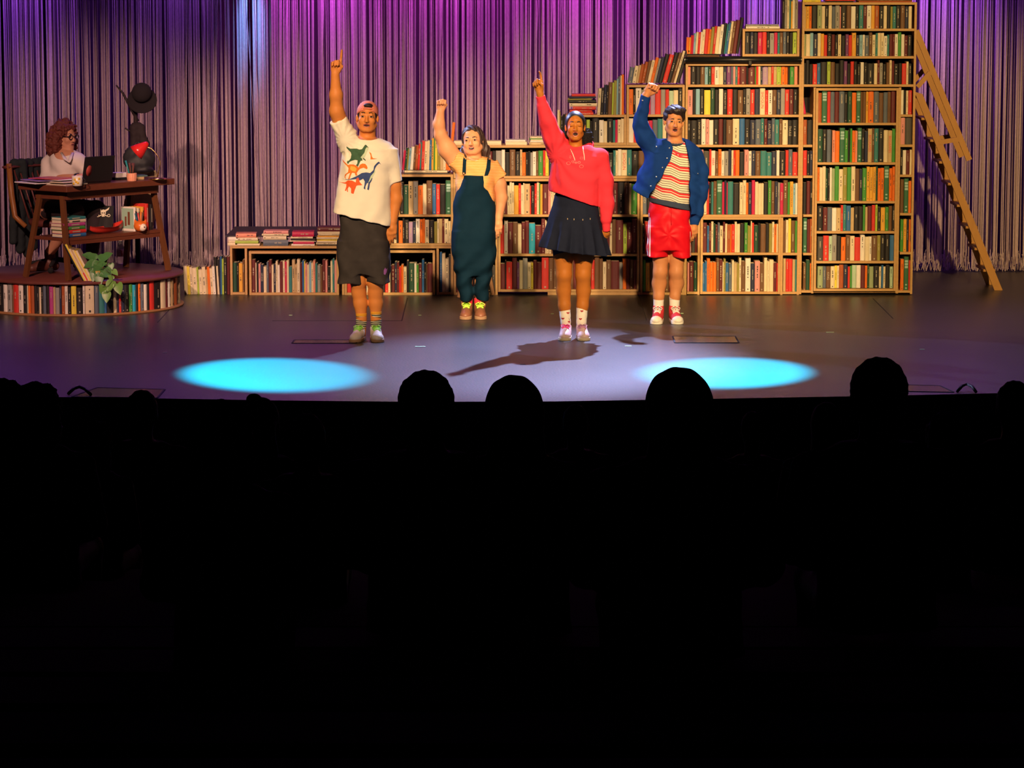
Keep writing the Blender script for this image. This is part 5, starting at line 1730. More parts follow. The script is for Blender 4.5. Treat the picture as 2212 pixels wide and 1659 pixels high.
def hand(F, wrist, d, pn, pose, thumb=1, s=1.0):
    w = Vector(wrist)
    d = Vector(d).normalized()
    pn = Vector(pn)
    pn = (pn - d * pn.dot(d)).normalized()
    sd = d.cross(pn) * thumb
    offs = (0.030, 0.010, -0.010, -0.029)
    ln = (0.086, 0.091, 0.086, 0.077)
    segs = ((0.043, 0.026, 0.021), (0.047, 0.030, 0.022), (0.043, 0.028, 0.021), (0.034, 0.021, 0.018))
    fist = (82, 168, 240)
    angs = {'fist': (fist,) * 4, 'point': ((6, 10, 16), fist, fist, fist), 'hook': ((-8, 22, 55), (70, 150, 215), (78, 160, 225), (82, 165, 235)),
            'relaxed': ((18, 32, 44), (24, 40, 54), (28, 46, 62), (32, 54, 72)), 'typing': ((30, 62, 85),) * 4}[pose]
    F.rcone(w - d * 0.01, w + d * 0.045, 0.024 * s, 0.030 * s, 0.015)
    for i in range(4):
        kn = w + (d * ln[i] + sd * offs[i]) * s
        F.rcone(w + (d * 0.03 + sd * offs[i] * 0.75) * s, kn, 0.0155 * s, 0.0125 * s, 0.010)
        p = kn
        for j in range(3):
            a = math.radians(angs[i][j])
            q = p + (d * math.cos(a) + pn * math.sin(a)) * segs[i][j] * s
            r = (0.0102 - 0.0008 * j - (0.0012 if i == 3 else 0)) * s
            F.rcone(p, q, r, r - 0.0006 * s, 0.0035)
            p = q
    b = w + (d * 0.025 + sd * 0.022 + pn * 0.008) * s
    if pose in ('fist', 'point', 'hook'):
        m = b + (d * 0.034 + sd * 0.018 + pn * 0.020) * s
        t = m + (d * 0.026 - sd * 0.022 + pn * 0.012) * s
    else:
        m = b + (d * 0.030 + sd * 0.026 + pn * 0.010) * s
        t = m + (d * 0.034 + sd * 0.010 + pn * 0.006) * s
    F.rcone(b, m, 0.0155 * s, 0.0122 * s, 0.010)
    F.rcone(m, t, 0.0118 * s, 0.0095 * s, 0.004)


def shoe(A, ang, parent, upper, sole_m, lace_m, L=0.27, collar=0.09, toe_m=None, sole_h=0.026, high=False, bow=True):
    """A: point on the floor under the ankle; toes point to -y turned by ang degrees"""
    R = rotz(ang)
    P = lambda x, y, z: Vector(A) + R @ Vector((x, y, z))
    yt = -(L - 0.075)                                        # toe end relative to the ankle
    lo, hi = Vector(A) - Vector((0.16, 0.30, 0.01)), Vector(A) + Vector((0.16, 0.14, 0.24))
    F = Field(lo, hi, 0.004)
    F.ell(P(0, yt + 0.055, 0.030), (0.046, 0.060, 0.040), R, 0.0)
    F.ell(P(0, -0.075, 0.040), (0.043, 0.085, 0.052), R, 0.02)
    F.ell(P(0, 0.020, 0.045), (0.036, 0.052, 0.055), R, 0.02)
    F.rcone(P(0, -0.040, 0.055), P(0, -0.004, collar), 0.038, 0.040, 0.025)
    if high:
        F.rcone(P(0, -0.002, 0.06), P(0, 0.004, 0.13), 0.040, 0.041, 0.02)
    F.cut(P(0, 0, sole_h * 0.7), (0, 0, -1))
    F.cut(P(0, 0, (0.135 if high else collar + 0.012)), (0, 0, 1))
    o = F.build('shoe', upper, parent)
    h0 = P(0, 0.025, 0)
    t0 = P(0, yt + 0.046, 0)
    S = Field(lo, hi, 0.004)
    a2, b2 = np.array(h0), np.array(t0)
    e2 = b2 - a2

    def fn(X, Y, Z):
        t = np.clip(((X - a2[0]) * e2[0] + (Y - a2[1]) * e2[1]) / (e2[0] ** 2 + e2[1] ** 2), 0, 1)
        dd = np.hypot(X - a2[0] - t * e2[0], Y - a2[1] - t * e2[1]) - (0.040 + 0.010 * t)
        return np.maximum(dd, np.maximum(0.0005 - Z, Z - sole_h))
    S.put(fn, (min(a2[0], b2[0]) - 0.06, min(a2[1], b2[1]) - 0.06, 0), (max(a2[0], b2[0]) + 0.06, max(a2[1], b2[1]) + 0.06, sole_h), 0.0)
    S.build('sole', sole_m, o, 1)
    if toe_m is not None:
        T = Field(lo, hi, 0.004)
        T.ell(P(0, yt + 0.052, 0.030), (0.048, 0.062, 0.041), R, 0.0)
        T.cut(P(0, yt + 0.055, 0), R @ Vector((0, 1, 0.35)))
        T.cut(P(0, 0, 0.015), (0, 0, -1))
        T.build('toe_cap', toe_m, o, 1)
    mb = MB()
    n = 5 if high else 4
    y0, y1 = yt + 0.105, -0.035
    z1 = collar + 0.008 if not high else 0.125
    for k in range(n):
        t = k / (n - 1)
        y = y0 + (y1 - y0) * t
        for sg in (-1, 1):
            pts = []
            for q in (-1, -0.5, 0, 0.5, 1):
                st = P(q * 0.024 * sg, -0.4, 0)
                yy = y + 0.010 * q
                h, nn, _, _ = F.bvh.ray_cast(P(q * 0.024 * sg, yy, 0.35), Vector((0, 0, -1)))
                if h is None:
                    continue
                pts.append(h + nn * 0.003)
            if len(pts) > 2:
                mb.tube(pts, 0.0036, 6)
    top, nn, _, _ = F.bvh.ray_cast(P(0, y1 - 0.012, 0.35), Vector((0, 0, -1)))
    if top is None:
        top = P(0, y1, z1)
    top = top + Vector((0, -0.006, 0.004))
    if bow:
        for sg in (-1, 1):
            lp = [top, top + R @ Vector((sg * 0.018, -0.010, 0.010)), top + R @ Vector((sg * 0.036, -0.016, 0.000)), top + R @ Vector((sg * 0.030, -0.018, -0.016)), top + R @ Vector((sg * 0.008, -0.010, -0.006))]
            mb.tube(lp, 0.0034, 6)
            mb.tube([top, top + R @ Vector((sg * 0.012, -0.018, -0.016)), top + R @ Vector((sg * 0.022, -0.026, -0.036))], 0.0034, 6)
    mb.build('laces', lace_m, o)
    return o, F


def px(F_, secs, Y, dy=0.0):
    """loft sections from photograph rows: (v, u left, u right, half depth)"""
    out = []
    for q in secs:
        v, ul, ur, hd = q[:4]
        cyo = q[4] if len(q) > 4 else 0.0
        a, b = PY(ul, v, Y), PY(ur, v, Y)
        out.append(((a.z + b.z) / 2, (a.x + b.x) / 2, Y + dy + cyo, abs(b.x - a.x) / 2, hd))
    return out


def bounds(us, vs_, Y, d=0.35):
    a, b = PY(min(us), max(vs_), Y), PY(max(us), min(vs_), Y)
    return Vector((a.x, Y - d, a.z)), Vector((b.x, Y + d, b.z))


# ================================================================== the man in the cap
Y1 = -3.26
J = lambda u, v, dy=0.0: PY(u, v, Y1 + dy)
M_ = 1 / 285.0
sk1 = skin('skin_tan', (0.58, 0.205, 0.050))
lips1 = mat('lips_tan', (0.42, 0.11, 0.075), 0.45)
root = empty('person', Vector((J(793, 733).x, Y1, 0)), 'man in salmon cap and white dinosaur t-shirt pointing one finger up', 'person')
lo, hi = bounds((695, 885), (100, 745), Y1)
F = Field((lo.x, lo.y, -0.02), hi, 0.0055)
H1 = J(793.5, 253, 0.02)
R1 = Euler((math.radians(-5), math.radians(2), 0)).to_matrix()
F.loft(px(F, ((300, 765, 822, 0.07), (318, 748, 845, 0.10), (350, 748, 842, 0.115), (400, 752, 836, 0.11), (450, 748, 838, 0.115), (490, 745, 840, 0.12)), Y1), k=0.0)
F.rcone(J(793, 305, 0.03), J(794, 272, 0.03), 0.066, 0.058, 0.03)
head(F, H1, R1, 1.0, 1.05, 1.2, 0.007)
# raised arm
F.chain([J(752, 305), J(727, 240, -0.10), J(726, 205, -0.12), J(724, 160, -0.14)], [0.062, 0.050, 0.047, 0.031], 0.025)
F.rcone(J(740, 280, -0.05), J(727, 240, -0.10), 0.058, 0.050, 0.02)
hand(F, J(724.5, 160, -0.14), J(728, 120, -0.14) - J(724.5, 160, -0.14), (0.1, -1, 0.1), 'point', 1, 1.05)
# hanging arm
F.chain([J(838, 335), J(853, 400), J(856, 430), J(849, 478, -0.03)], [0.050, 0.048, 0.046, 0.032], 0.02)
hand(F, J(849, 480, -0.03), J(842, 530, -0.05) - J(849, 480, -0.03), (0.2, 1, 0), 'relaxed', -1, 1.0)
# legs
for pts, rs in (([J(764, 480), J(774, 608, -0.01), J(775, 632, 0.01), J(778.5, 655, 0.015), J(781, 690, 0.0), J(781, 722)], [0.085, 0.058, 0.052, 0.052, 0.037, 0.034]),
                ([J(815, 480), J(811, 608, -0.01), J(811.5, 632, 0.01), J(812, 655, 0.015), J(812, 690, 0.0), J(811, 722)], [0.085, 0.060, 0.054, 0.052, 0.037, 0.034])):
    F.chain(pts, rs, 0.02)
body = F.build('body', sk1, root)
face(F, H1, R1, root, 1.0, 1.05, lips1, 0.0065, 0.022, brow_h=0.007)
# cap: a dome, turned back to front, with the strap arch over the brow
m_cap = mat('cap_salmon', (0.66, 0.19, 0.125), 0.8, bump=0.1, bscale=300)
lo, hi = H1 - Vector((0.16, 0.2, 0.16)), H1 + Vector((0.16, 0.24, 0.18))
hp = lambda x, y, z: H1 + R1 @ Vector((x, y, z))
C = Field(lo, hi, 0.004)
C.ell(hp(0, 0.016, 0.034), (0.083, 0.100, 0.092), R1, 0.0)
C.cut(hp(0, -0.075, 0.046), R1 @ Vector((0, -0.42, -1)))
C.put(lambda X, Y, Z: np.sqrt(((X - hp(0.008, 0, 0).x) / 0.034) ** 2 + ((Z - hp(0, 0, 0.066).z) / 0.022) ** 2) * 0.02 - 0.02 + 0 * Y, hp(-0.04, -0.14, 0.062), hp(0.045, -0.04, 0.10), 0.0, '-')
cap = C.build('cap', m_cap, root)
Cs = Field(lo, hi, 0.004)
Cs.ell(hp(0, 0.016, 0.034), (0.0845, 0.1015, 0.092), R1, 0.0)
Cs.cut(hp(0, -0.08, 0.058), R1 @ Vector((0, -0.05, -1)))
Cs.cut(hp(0, -0.08, 0.071), R1 @ Vector((0, 0.05, 1)))
Cs.cut(hp(-0.045, 0, 0), (-1, 0, 0))
Cs.cut(hp(0.055, 0, 0), (1, 0, 0))
Cs.cut(hp(0, -0.02, 0), (0, 1, 0))
Cs.build('strap', m_cap, cap)
V_ = Field(hp(0, 0, 0) - Vector((0.2, 0.3, 0.25)), hp(0, 0, 0) + Vector((0.2, 0.3, 0.2)), 0.005)
V_.ell(hp(-0.02, 0.125, -0.03), (0.075, 0.075, 0.010), R1 @ Euler((math.radians(-55), 0, 0)).to_matrix(), 0.0)
V_.build('visor', m_cap, cap)
m_hair1 = mat('hair_dark_brown', (0.022, 0.012, 0.010), 0.55, spec=0.3)
Hh = Field(lo, hi, 0.004)
Hh.ell(hp(0, 0.018, 0.026), (0.079, 0.095, 0.086), R1, 0.0)
Hh.cut(hp(0, -0.036, 0.0), R1 @ Vector((0, -1, -0.35)))
Hh.cut(hp(0, 0, -0.035), R1 @ Vector((0, -0.3, -1)))
Hh.ell(hp(0.006, -0.058, 0.085), (0.036, 0.030, 0.018), R1, 0.0)
Hh.build('hair', m_hair1, root)
# t-shirt
m_tee = mat('cream_cotton', (0.80, 0.74, 0.60), 0.85, bump=0.05, bscale=500, spec=0.2)
lo, hi = bounds((700, 885), (235, 500), Y1)
S = Field(lo, hi, 0.005)
S.loft(px(S, ((298, 768, 822, 0.085), (308, 752, 842, 0.105), (322, 741, 856, 0.13), (350, 735, 853, 0.145), (400, 730, 846, 0.148), (440, 723, 846, 0.152), (497, 714, 847, 0.16)), Y1), k=0.0, power=2.3)
S.chain([J(768, 318), J(752, 302, -0.02)], [0.085, 0.085], 0.03)
S.ccone(J(758, 312, -0.02), J(730, 258, -0.085), 0.086, 0.064, 0.03)
S.ccone(J(838, 326), J(853.5, 394, -0.005), 0.080, 0.056, 0.03)
a, b = J(714, 455), J(846, 488)
S.cut(a, (-(a.z - b.z) / (b.x - a.x), 0, -1))
S.ell(J(794, 291, -0.02), (0.092, 0.10, 0.044), None, 0.006, '-')
sx_, sz_ = J(745, 300).x, J(745, 300).z


def folds(X, Y, Z):
    r = np.hypot(X - sx_, Z - sz_)
    ang = np.arctan2(Z - sz_, X - sx_)
    f = 0.0045 * np.sin(ang * 15 + 2 * np.sin(r * 9)) * np.clip(r * 5, 0, 1) * np.clip(1.6 - r * 2.6, 0, 1)
    g = 0.0035 * np.sin((X * 0.9 - Z * 0.45) * 46 + 1.5 * np.sin(Z * 11)) * np.clip((J(793, 385).z - Z) * 3.5, 0, 1)
    return f + g + 0.003 * quick_noise(X, Y, Z, 5)


S.warp(folds)
tee = S.build('t_shirt', m_tee, root)
# dinosaur prints, outlined in the photograph's pixels
D0, DS = (720, 300), 140 / 1936.0
zz = lambda pts: [(D0[0] + x * DS, D0[1] + y * DS) for x, y in pts]
m_dg = mat('print_green', (0.035, 0.095, 0.045), 0.8, vary=0.5, vscale=30)
m_do = mat('print_orange', (0.72, 0.17, 0.015), 0.8, vary=0.25, vscale=60)
m_dr = mat('print_red_orange', (0.75, 0.10, 0.02), 0.8, vary=0.3, vscale=60)
m_db = mat('print_blue', (0.030, 0.060, 0.19), 0.8, vary=0.35, vscale=30)
m_dp = mat('print_pale_green', (0.50, 0.62, 0.42), 0.8)
m_dy = mat('print_yellow', (0.78, 0.42, 0.06), 0.8)
for name, m_, pts in (
        ('dinosaur_print', m_dg, ((390, 225), (500, 290), (700, 290), (780, 320), (860, 305), (920, 215), (955, 170), (985, 180), (1060, 270), (1000, 250), (960, 300), (925, 420), (815, 550), (860, 590), (870, 645), (820, 650), (800, 690), (760, 770), (735, 835), (680, 790), (715, 730), (725, 640), (650, 625), (560, 650), (480, 690), (450, 745), (410, 730), (415, 655), (455, 660), (520, 580), (540, 470), (520, 400), (430, 310), (395, 270))),
        ('dinosaur_belly', m_dp, ((985, 262), (1058, 278), (1010, 370), (960, 500), (890, 590), (815, 560), (925, 425), (962, 310))),
        ('dinosaur_claw', m_dg, ((910, 570), (970, 630), (960, 655), (925, 625), (885, 600))),
        ('pterosaur_print', m_do, ((1065, 380), (1130, 430), (1155, 530), (1190, 580), (1320, 590), (1190, 605), (1110, 610), (1115, 500))),
        ('dinosaur_print', m_do, ((262, 600), (350, 700), (440, 780), (500, 760), (600, 765), (690, 800), (750, 860), (800, 770), (870, 735), (950, 745), (1000, 800), (1025, 870), (1000, 905), (900, 860), (800, 890), (740, 950), (700, 1020), (720, 1100), (660, 1095), (640, 1020), (560, 1010), (520, 1100), (480, 1210), (440, 1200), (480, 1080), (500, 1010), (400, 1060), (360, 1130), (380, 1215), (335, 1150), (345, 1070), (440, 990), (455, 870), (400, 800), (300, 700))),
        ('dinosaur_spots', m_dy, ((520, 810), (640, 830), (700, 900), (660, 980), (560, 960), (500, 900))),
        ('dinosaur_print', m_db, ((250, 1178), (350, 1210), (480, 1205), (600, 1155), (720, 1100), (850, 1020), (980, 1000), (1100, 1020), (1200, 930), (1215, 820), (1300, 720), (1360, 675), (1425, 765), (1370, 730), (1290, 800), (1240, 900), (1215, 1000), (1130, 1110), (1170, 1180), (1140, 1260), (1095, 1330), (1080, 1430), (1065, 1530), (1010, 1510), (1030, 1420), (1050, 1310), (1000, 1330), (960, 1420), (955, 1515), (905, 1480), (930, 1370), (940, 1270), (890, 1190), (800, 1240), (700, 1200), (560, 1215), (380, 1225))),
        ('dinosaur_belly', m_dp, ((1245, 900), (1255, 980), (1180, 1130), (1080, 1280), (1040, 1310), (1120, 1110), (1215, 1000))),
        ('dinosaur_print', m_dr, ((130, 1275), (250, 1300), (350, 1300), (440, 1235), (560, 1245), (670, 1300), (680, 1200), (720, 1140), (780, 1170), (780, 1280), (870, 1380), (740, 1385), (690, 1400), (650, 1500), (600, 1645), (530, 1620), (530, 1480), (470, 1420), (430, 1480), (440, 1585), (410, 1580), (405, 1490), (385, 1555), (345, 1545), (385, 1430), (390, 1350), (330, 1335)))):
    decal(S.bvh, zz(pts), cam_ray, name, m_, tee, {'dinosaur_print': 0.002, 'dinosaur_belly': 0.003}.get(name, 0.0035), 1.8)
# shorts
m_shorts1 = mat('charcoal_denim', (0.040, 0.034, 0.032), 0.9, spec=0.08, vary=0.3, vscale=14, bump=0.06, bscale=400)
lo, hi = bounds((715, 860), (440, 625), Y1)
S = Field(lo, hi, 0.005)
S.loft(px(S, ((450, 738, 840, 0.115), (500, 732, 841, 0.130), (560, 731, 841, 0.130), (592, 740, 832, 0.11)), Y1), k=0.0, power=2.4)
S.loft(px(S, ((520, 732, 790, 0.115), (570, 731, 787, 0.110), (611, 731, 784, 0.105)), Y1), k=0.02, power=2.3)
S.loft(px(S, ((520, 785, 842, 0.115), (570, 787, 842, 0.110), (610, 790, 843, 0.105)), Y1), k=0.02, power=2.3)
S.warp(lambda X, Y, Z: 0.006 * np.sin((X + Z * 0.6) * 36 + np.sin(Z * 13)) + 0.006 * quick_noise(X, Y, Z, 4))
so = S.build('shorts', m_shorts1, root)
m_purple = mat('print_purple', (0.30, 0.10, 0.36), 0.7)
decal(S.bvh, [(829, 584), (832, 578), (834, 582), (837, 579), (835, 588), (832, 594), (829, 592)], cam_ray, 'printed_emblem', m_purple, so, 0.002, 2.0)
# socks and shoes
m_sock1 = stripes('sock_striped', (0.70, 0.66, 0.50), [((0.030, 0.035, 0.03), 0.0142, 0.0085, 0.0)])
m_sockband = mat('sock_mustard', (0.66, 0.30, 0.02), 0.8)
m_sh1, m_so1, m_la1 = mat('sneaker_white', (0.74, 0.66, 0.60), 0.55), mat('sole_gum', (0.42, 0.25, 0.14), 0.6), mat('laces_lime', (0.30, 0.72, 0.10), 0.6)
m_dkm = mat('sneaker_mark', (0.02, 0.02, 0.02), 0.6)
for u, vt, ang, uf in ((780.5, 677, -10, 778), (812.3, 673, 9, 811)):
    q = Field(J(u - 20, 725) - Vector((0, 0.1, 0)), J(u + 20, 668) + Vector((0, 0.1, 0)), 0.004)
    q.chain([J(u, vt + 0.0, 0.003), J(u, 695, 0.0), J(uf + 1, 722)], [0.0415, 0.0400, 0.037], 0.01)
    q.cut(J(u, vt), (0, 0, 1))
    so = q.build('sock', m_sock1, root)
    q = Field(J(u - 20, 700) - Vector((0, 0.1, 0)), J(u + 20, 660) + Vector((0, 0.1, 0)), 0.004)
    q.ccone(J(u, vt + 6.5, 0.003), J(u, vt - 1, 0.003), 0.0425, 0.0435, 0.0)
    q.build('sock_band', m_sockband, so)
    shoe(Vector((J(uf, 733).x, Y1, 0)), ang, root, m_sh1, m_so1, m_la1, 0.285)

# ================================================================== the woman in overalls
Y2 = -1.75
J = lambda u, v, dy=0.0: PY(u, v, Y2 + dy)
sk2 = skin('skin_fair', (0.60, 0.275, 0.135))
lips2 = mat('lips_rose', (0.50, 0.15, 0.12), 0.45)
root = empty('person', Vector((J(1023, 685).x, Y2, 0)), 'woman in dark green overalls and striped t-shirt raising her fist', 'person')
lo, hi = bounds((920, 1112), (200, 697), Y2)
F = Field((lo.x, lo.y, -0.02), hi, 0.0055)
H2 = J(1020.5, 303, 0.02)
R2 = Euler((math.radians(-3), math.radians(-5), math.radians(-8))).to_matrix()
F.loft(px(F, ((343, 1000, 1055, 0.07), (360, 985, 1068, 0.10), (395, 985, 1066, 0.12), (430, 985, 1066, 0.12), (480, 980, 1070, 0.13)), Y2), k=0.0)
F.rcone(J(1024, 352, 0.02), J(1023, 322, 0.03), 0.064, 0.056, 0.03)
head(F, H2, R2, 0.99, 1.10, 1.35, 0.009)
F.ell(H2 + Vector((0, 0.01, -0.105)), (0.058, 0.055, 0.035), None, 0.03)
F.chain([J(988, 352), J(966, 322, -0.03), J(951, 291, -0.06)], [0.074, 0.070, 0.050], 0.03)
F.chain([J(951, 291, -0.06), J(948, 268, -0.07), J(951, 242, -0.08)], [0.050, 0.047, 0.034], 0.02)
hand(F, J(951, 241, -0.08), J(953.5, 215, -0.08) - J(951, 241, -0.08), (0.1, -1, 0.15), 'fist', 1, 1.0)
F.chain([J(1064, 362), J(1080, 398), J(1084, 428), J(1078, 470, -0.03)], [0.052, 0.050, 0.045, 0.031], 0.02)
hand(F, J(1078, 472, -0.03), J(1072, 512, -0.05) - J(1078, 472, -0.03), (0.2, 1, 0), 'relaxed', -1, 0.95)
for uu in (1005, 1041):
    F.chain([J(uu - (4 if uu < 1020 else -4), 500), J(uu, 590), J(uu + (3 if uu < 1020 else -3), 655), J(uu + (3 if uu < 1020 else -3), 680)], [0.095, 0.062, 0.040, 0.036], 0.02)
body = F.build('body', sk2, root)
face(F, H2, R2, root, 0.99, 1.10, lips2, 0.0095, 0.019, teeth=True, brow_h=0.0, gaze=(-0.001, 0))
m_hair2 = mat('hair_brown', (0.040, 0.022, 0.018), 0.45, spec=0.4, bump=0.3, bscale=140)
hp = lambda x, y, z: H2 + R2 @ Vector((x, y, z))
Hh = Field(H2 - Vector((0.2, 0.25, 0.32)), H2 + Vector((0.2, 0.25, 0.2)), 0.0045)
Hh.ell(hp(0, 0.020, 0.036), (0.086, 0.096, 0.088), R2, 0.0)
Hh.cut(hp(0, -0.046, 0.06), R2 @ Vector((0, -1, -0.42)))
Hh.ell(hp(0.058, 0.030, 0.0), (0.034, 0.06, 0.07), R2, 0.02)
Hh.ell(hp(-0.060, 0.030, 0.0), (0.026, 0.05, 0.05), R2, 0.02)
Hh.chain([hp(0.072, 0.045, -0.02), hp(0.088, 0.055, -0.09), hp(0.092, 0.05, -0.155)], [0.034, 0.040, 0.026], 0.02)
Hh.chain([hp(-0.062, 0.04, -0.03), hp(-0.080, 0.035, -0.085), hp(-0.080, -0.02, -0.13), hp(-0.062, -0.075, -0.17), hp(-0.058, -0.095, -0.215)], [0.028, 0.036, 0.026, 0.022, 0.012], 0.02)
Hh.warp(lambda X, Y, Z: 0.004 * np.sin((X * 0.8 + Y * 0.6) * 190 + 2 * np.sin(Z * 30)))
Hh.build('hair', m_hair2, root)
m_tee2 = stripes('tee_orange_stripe', (0.66, 0.265, 0.055), [((0.74, 0.46, 0.24), 0.0125, 0.0045, 0.0)])
lo, hi = bounds((955, 1110), (310, 460), Y2)
S = Field(lo, hi, 0.005)
S.loft(px(S, ((338, 1000, 1050, 0.085), (346, 988, 1066, 0.105), (360, 982, 1075, 0.125), (390, 984, 1070, 0.135), (420, 985, 1069, 0.135), (445, 984, 1069, 0.135)), Y2), k=0.0, power=2.3)
S.ccone(J(1004, 357, 0.0), J(979.5, 341, -0.022), 0.082, 0.074, 0.03)
S.ccone(J(1058, 358), J(1081, 386), 0.078, 0.062, 0.03)
S.ell(J(1024, 336, -0.03), (0.075, 0.095, 0.050), None, 0.006, '-')
for dx in (-0.045, 0.045):
    S.ell(J(1027, 395) + Vector((dx, -0.10, 0)), (0.06, 0.055, 0.06), None, 0.03)
S.warp(lambda X, Y, Z: 0.003 * np.sin((X * 0.7 + Z) * 55) + 0.003 * quick_noise(X, Y, Z, 5))
tee = S.build('t_shirt', m_tee2, root)
m_over = mat('green_corduroy', (0.003, 0.017, 0.034), 0.85, spec=0.08, bump=0.1, bscale=350, vary=0.2, vscale=10)
lo, hi = bounds((955, 1095), (355, 665), Y2)
O_ = Field(lo, hi, 0.005)
O_.loft(px(O_, ((377, 997, 1053, 0.165), (392, 994, 1056, 0.172), (405, 989, 1060, 0.168), (422, 983, 1065, 0.155), (440, 979, 1070, 0.150), (500, 975, 1073, 0.160), (540, 978, 1070, 0.150), (575, 983, 1065, 0.125), (592, 988, 1060, 0.10)), Y2), k=0.0, power=2.5)
O_.loft(px(O_, ((500, 976, 1027, 0.14), (560, 979, 1023, 0.13), (600, 985, 1022, 0.115), (630, 990, 1021, 0.10), (648, 994, 1020, 0.085)), Y2), k=0.025, power=2.2)
O_.loft(px(O_, ((500, 1022, 1072, 0.14), (560, 1024, 1068, 0.13), (600, 1025, 1060, 0.115), (630, 1026, 1057, 0.10), (648, 1028, 1054, 0.085)), Y2), k=0.025, power=2.2)
O_.warp(lambda X, Y, Z: (0.007 * np.sin((X * 0.8 - Z * 0.7) * 40 + 2 * np.sin(Z * 9)) + 0.006 * quick_noise(X, Y, Z, 4)) * np.clip((J(0, 420).z - Z) * 4, 0.2, 1))
ov = O_.build('overalls', m_over, root)
m_copper = mat('copper_button', (0.60, 0.27, 0.12), 0.3, metal=0.8)
for strap, bu in ((((998.5, 376), (1000, 345), (1002, 338), (1009, 338), (1007, 350), (1006.5, 376)), (1001.5, 375)), (((1046, 380), (1050.5, 362), (1053, 341), (1060.5, 343), (1059, 366), (1054, 379)), (1050, 376))):
    decal(S.bvh, [(u, v) for u, v in strap], cam_ray, 'strap', m_over, ov, 0.006, 2.5)
    st, d = cam_ray(*bu)
    h = O_.bvh.ray_cast(st, d)[0] or J(*bu, -0.16)
    MB().lathe([(0.009, -0.003), (0.010, 0.0), (0.006, 0.004)], 12, M=Matrix.Translation(h) @ Matrix.Rotation(math.pi / 2, 4, 'X')).build('button', m_copper, ov)
m_sock2 = mat('sock_red', (0.62, 0.03, 0.05), 0.8)
m_boot, m_bsole, m_lime = mat('boot_brown', (0.24, 0.095, 0.055), 0.4, vary=0.3), mat('boot_sole', (0.34, 0.20, 0.12), 0.6), mat('laces_neon', (0.50, 0.90, 0.08), 0.5)
for uf, ang in ((1009, -4), (1036, 4)):
    q = Field(J(uf - 16, 690) - Vector((0, 0.1, 0)), J(uf + 16, 640) + Vector((0, 0.1, 0)), 0.004)
    q.ccone(J(uf, 662), J(uf, 644), 0.043, 0.045, 0.0)
    q.build('sock', m_sock2, root)
    shoe(Vector((J(uf, 685).x, Y2, 0)), ang, root, m_boot, m_bsole, m_lime, 0.26, 0.10, None, 0.030, True)

# ================================================================== the woman in the pink hoodie
Y3 = -3.18
J = lambda u, v, dy=0.0: PY(u, v, Y3 + dy)
sk3 = skin('skin_brown', (0.42, 0.138, 0.022))
lips3 = mat('lips_coral', (0.48, 0.13, 0.09), 0.4)
root = empty('person', Vector((J(1239, 730).x, Y3, 0)), 'woman in coral hoodie and pleated denim skirt pointing upward', 'person')
lo, hi = bounds((1125, 1345), (125, 745), Y3)
F = Field((lo.x, lo.y, -0.02), hi, 0.0055)
H3 = J(1242.5, 273, 0.02)
R3 = Euler((math.radians(-7), math.radians(0), 0)).to_matrix()
F.loft(px(F, ((320, 1218, 1272, 0.06), (340, 1200, 1292, 0.09), (400, 1203, 1285, 0.10), (440, 1200, 1290, 0.105), (500, 1190, 1290, 0.12)), Y3), k=0.0)
F.rcone(J(1243, 325, 0.03), J(1243, 292, 0.03), 0.054, 0.050, 0.03)
head(F, H3, R3, 0.98, 0.97, 0.85, 0.010, 0.9)
F.chain([J(1200, 325), J(1181, 265, -0.08), J(1166, 200, -0.13)], [0.050, 0.042, 0.026], 0.02)
hand(F, J(1166, 200, -0.13), J(1159, 158, -0.13) - J(1166, 200, -0.13), (-0.35, -1, 0.1), 'hook', 1, 0.95)
F.chain([J(1298, 340), J(1310, 410), J(1310, 490, -0.02)], [0.050, 0.042, 0.028], 0.02)
hand(F, J(1310, 492, -0.02), J(1309, 530, 0.03) - J(1310, 492, -0.02), (-0.6, 0.8, 0), 'relaxed', -1, 0.92)
for pts, rs in (([J(1213, 490), J(1217, 553, -0.01), J(1218, 594, -0.012), J(1217.5, 628, 0.015), J(1219, 660, 0.01), J(1222, 695), J(1223, 720)], [0.088, 0.073, 0.058, 0.054, 0.046, 0.033, 0.032]),
                ([J(1266, 490), J(1261.5, 553, -0.01), J(1259.5, 594, -0.012), J(1260.5, 628, 0.015), J(1258.5, 660, 0.01), J(1256, 695), J(1256, 720)], [0.088, 0.073, 0.058, 0.054, 0.044, 0.033, 0.032])):
    F.chain(pts, rs, 0.02)
for u in (1219, 1259):
    F.ell(J(u, 592, -0.045), (0.036, 0.025, 0.042), None, 0.02)
body = F.build('body', sk3, root)
face(F, H3, R3, root, 0.98, 0.97, lips3, 0.0115, 0.020, brow_h=0.006, closed=True)
m_hair3 = mat('hair_black', (0.012, 0.010, 0.013), 0.45, spec=0.45)
hp = lambda x, y, z: H3 + R3 @ Vector((x, y, z))
Hh = Field(H3 - Vector((0.22, 0.2, 0.24)), H3 + Vector((0.22, 0.25, 0.2)), 0.0045)
Hh.ell(hp(0, 0.020, 0.034), (0.077, 0.093, 0.086), R3, 0.0)
Hh.cut(hp(0, -0.050, 0.06), R3 @ Vector((0, -1, -0.38)))
Hh.ell(hp(0, 0.03, -0.01), (0.072, 0.07, 0.05), R3, 0.02)
Hh.build('hair', m_hair3, root)
Hc = Field(H3 - Vector((0.24, 0.2, 0.26)), H3 + Vector((0.24, 0.25, 0.2)), 0.0045)
Hc.ell(hp(0.082, 0.070, -0.085), (0.055, 0.06, 0.075), R3, 0.0)
Hc.ell(hp(-0.060, 0.075, -0.070), (0.046, 0.055, 0.055), R3, 0.02)
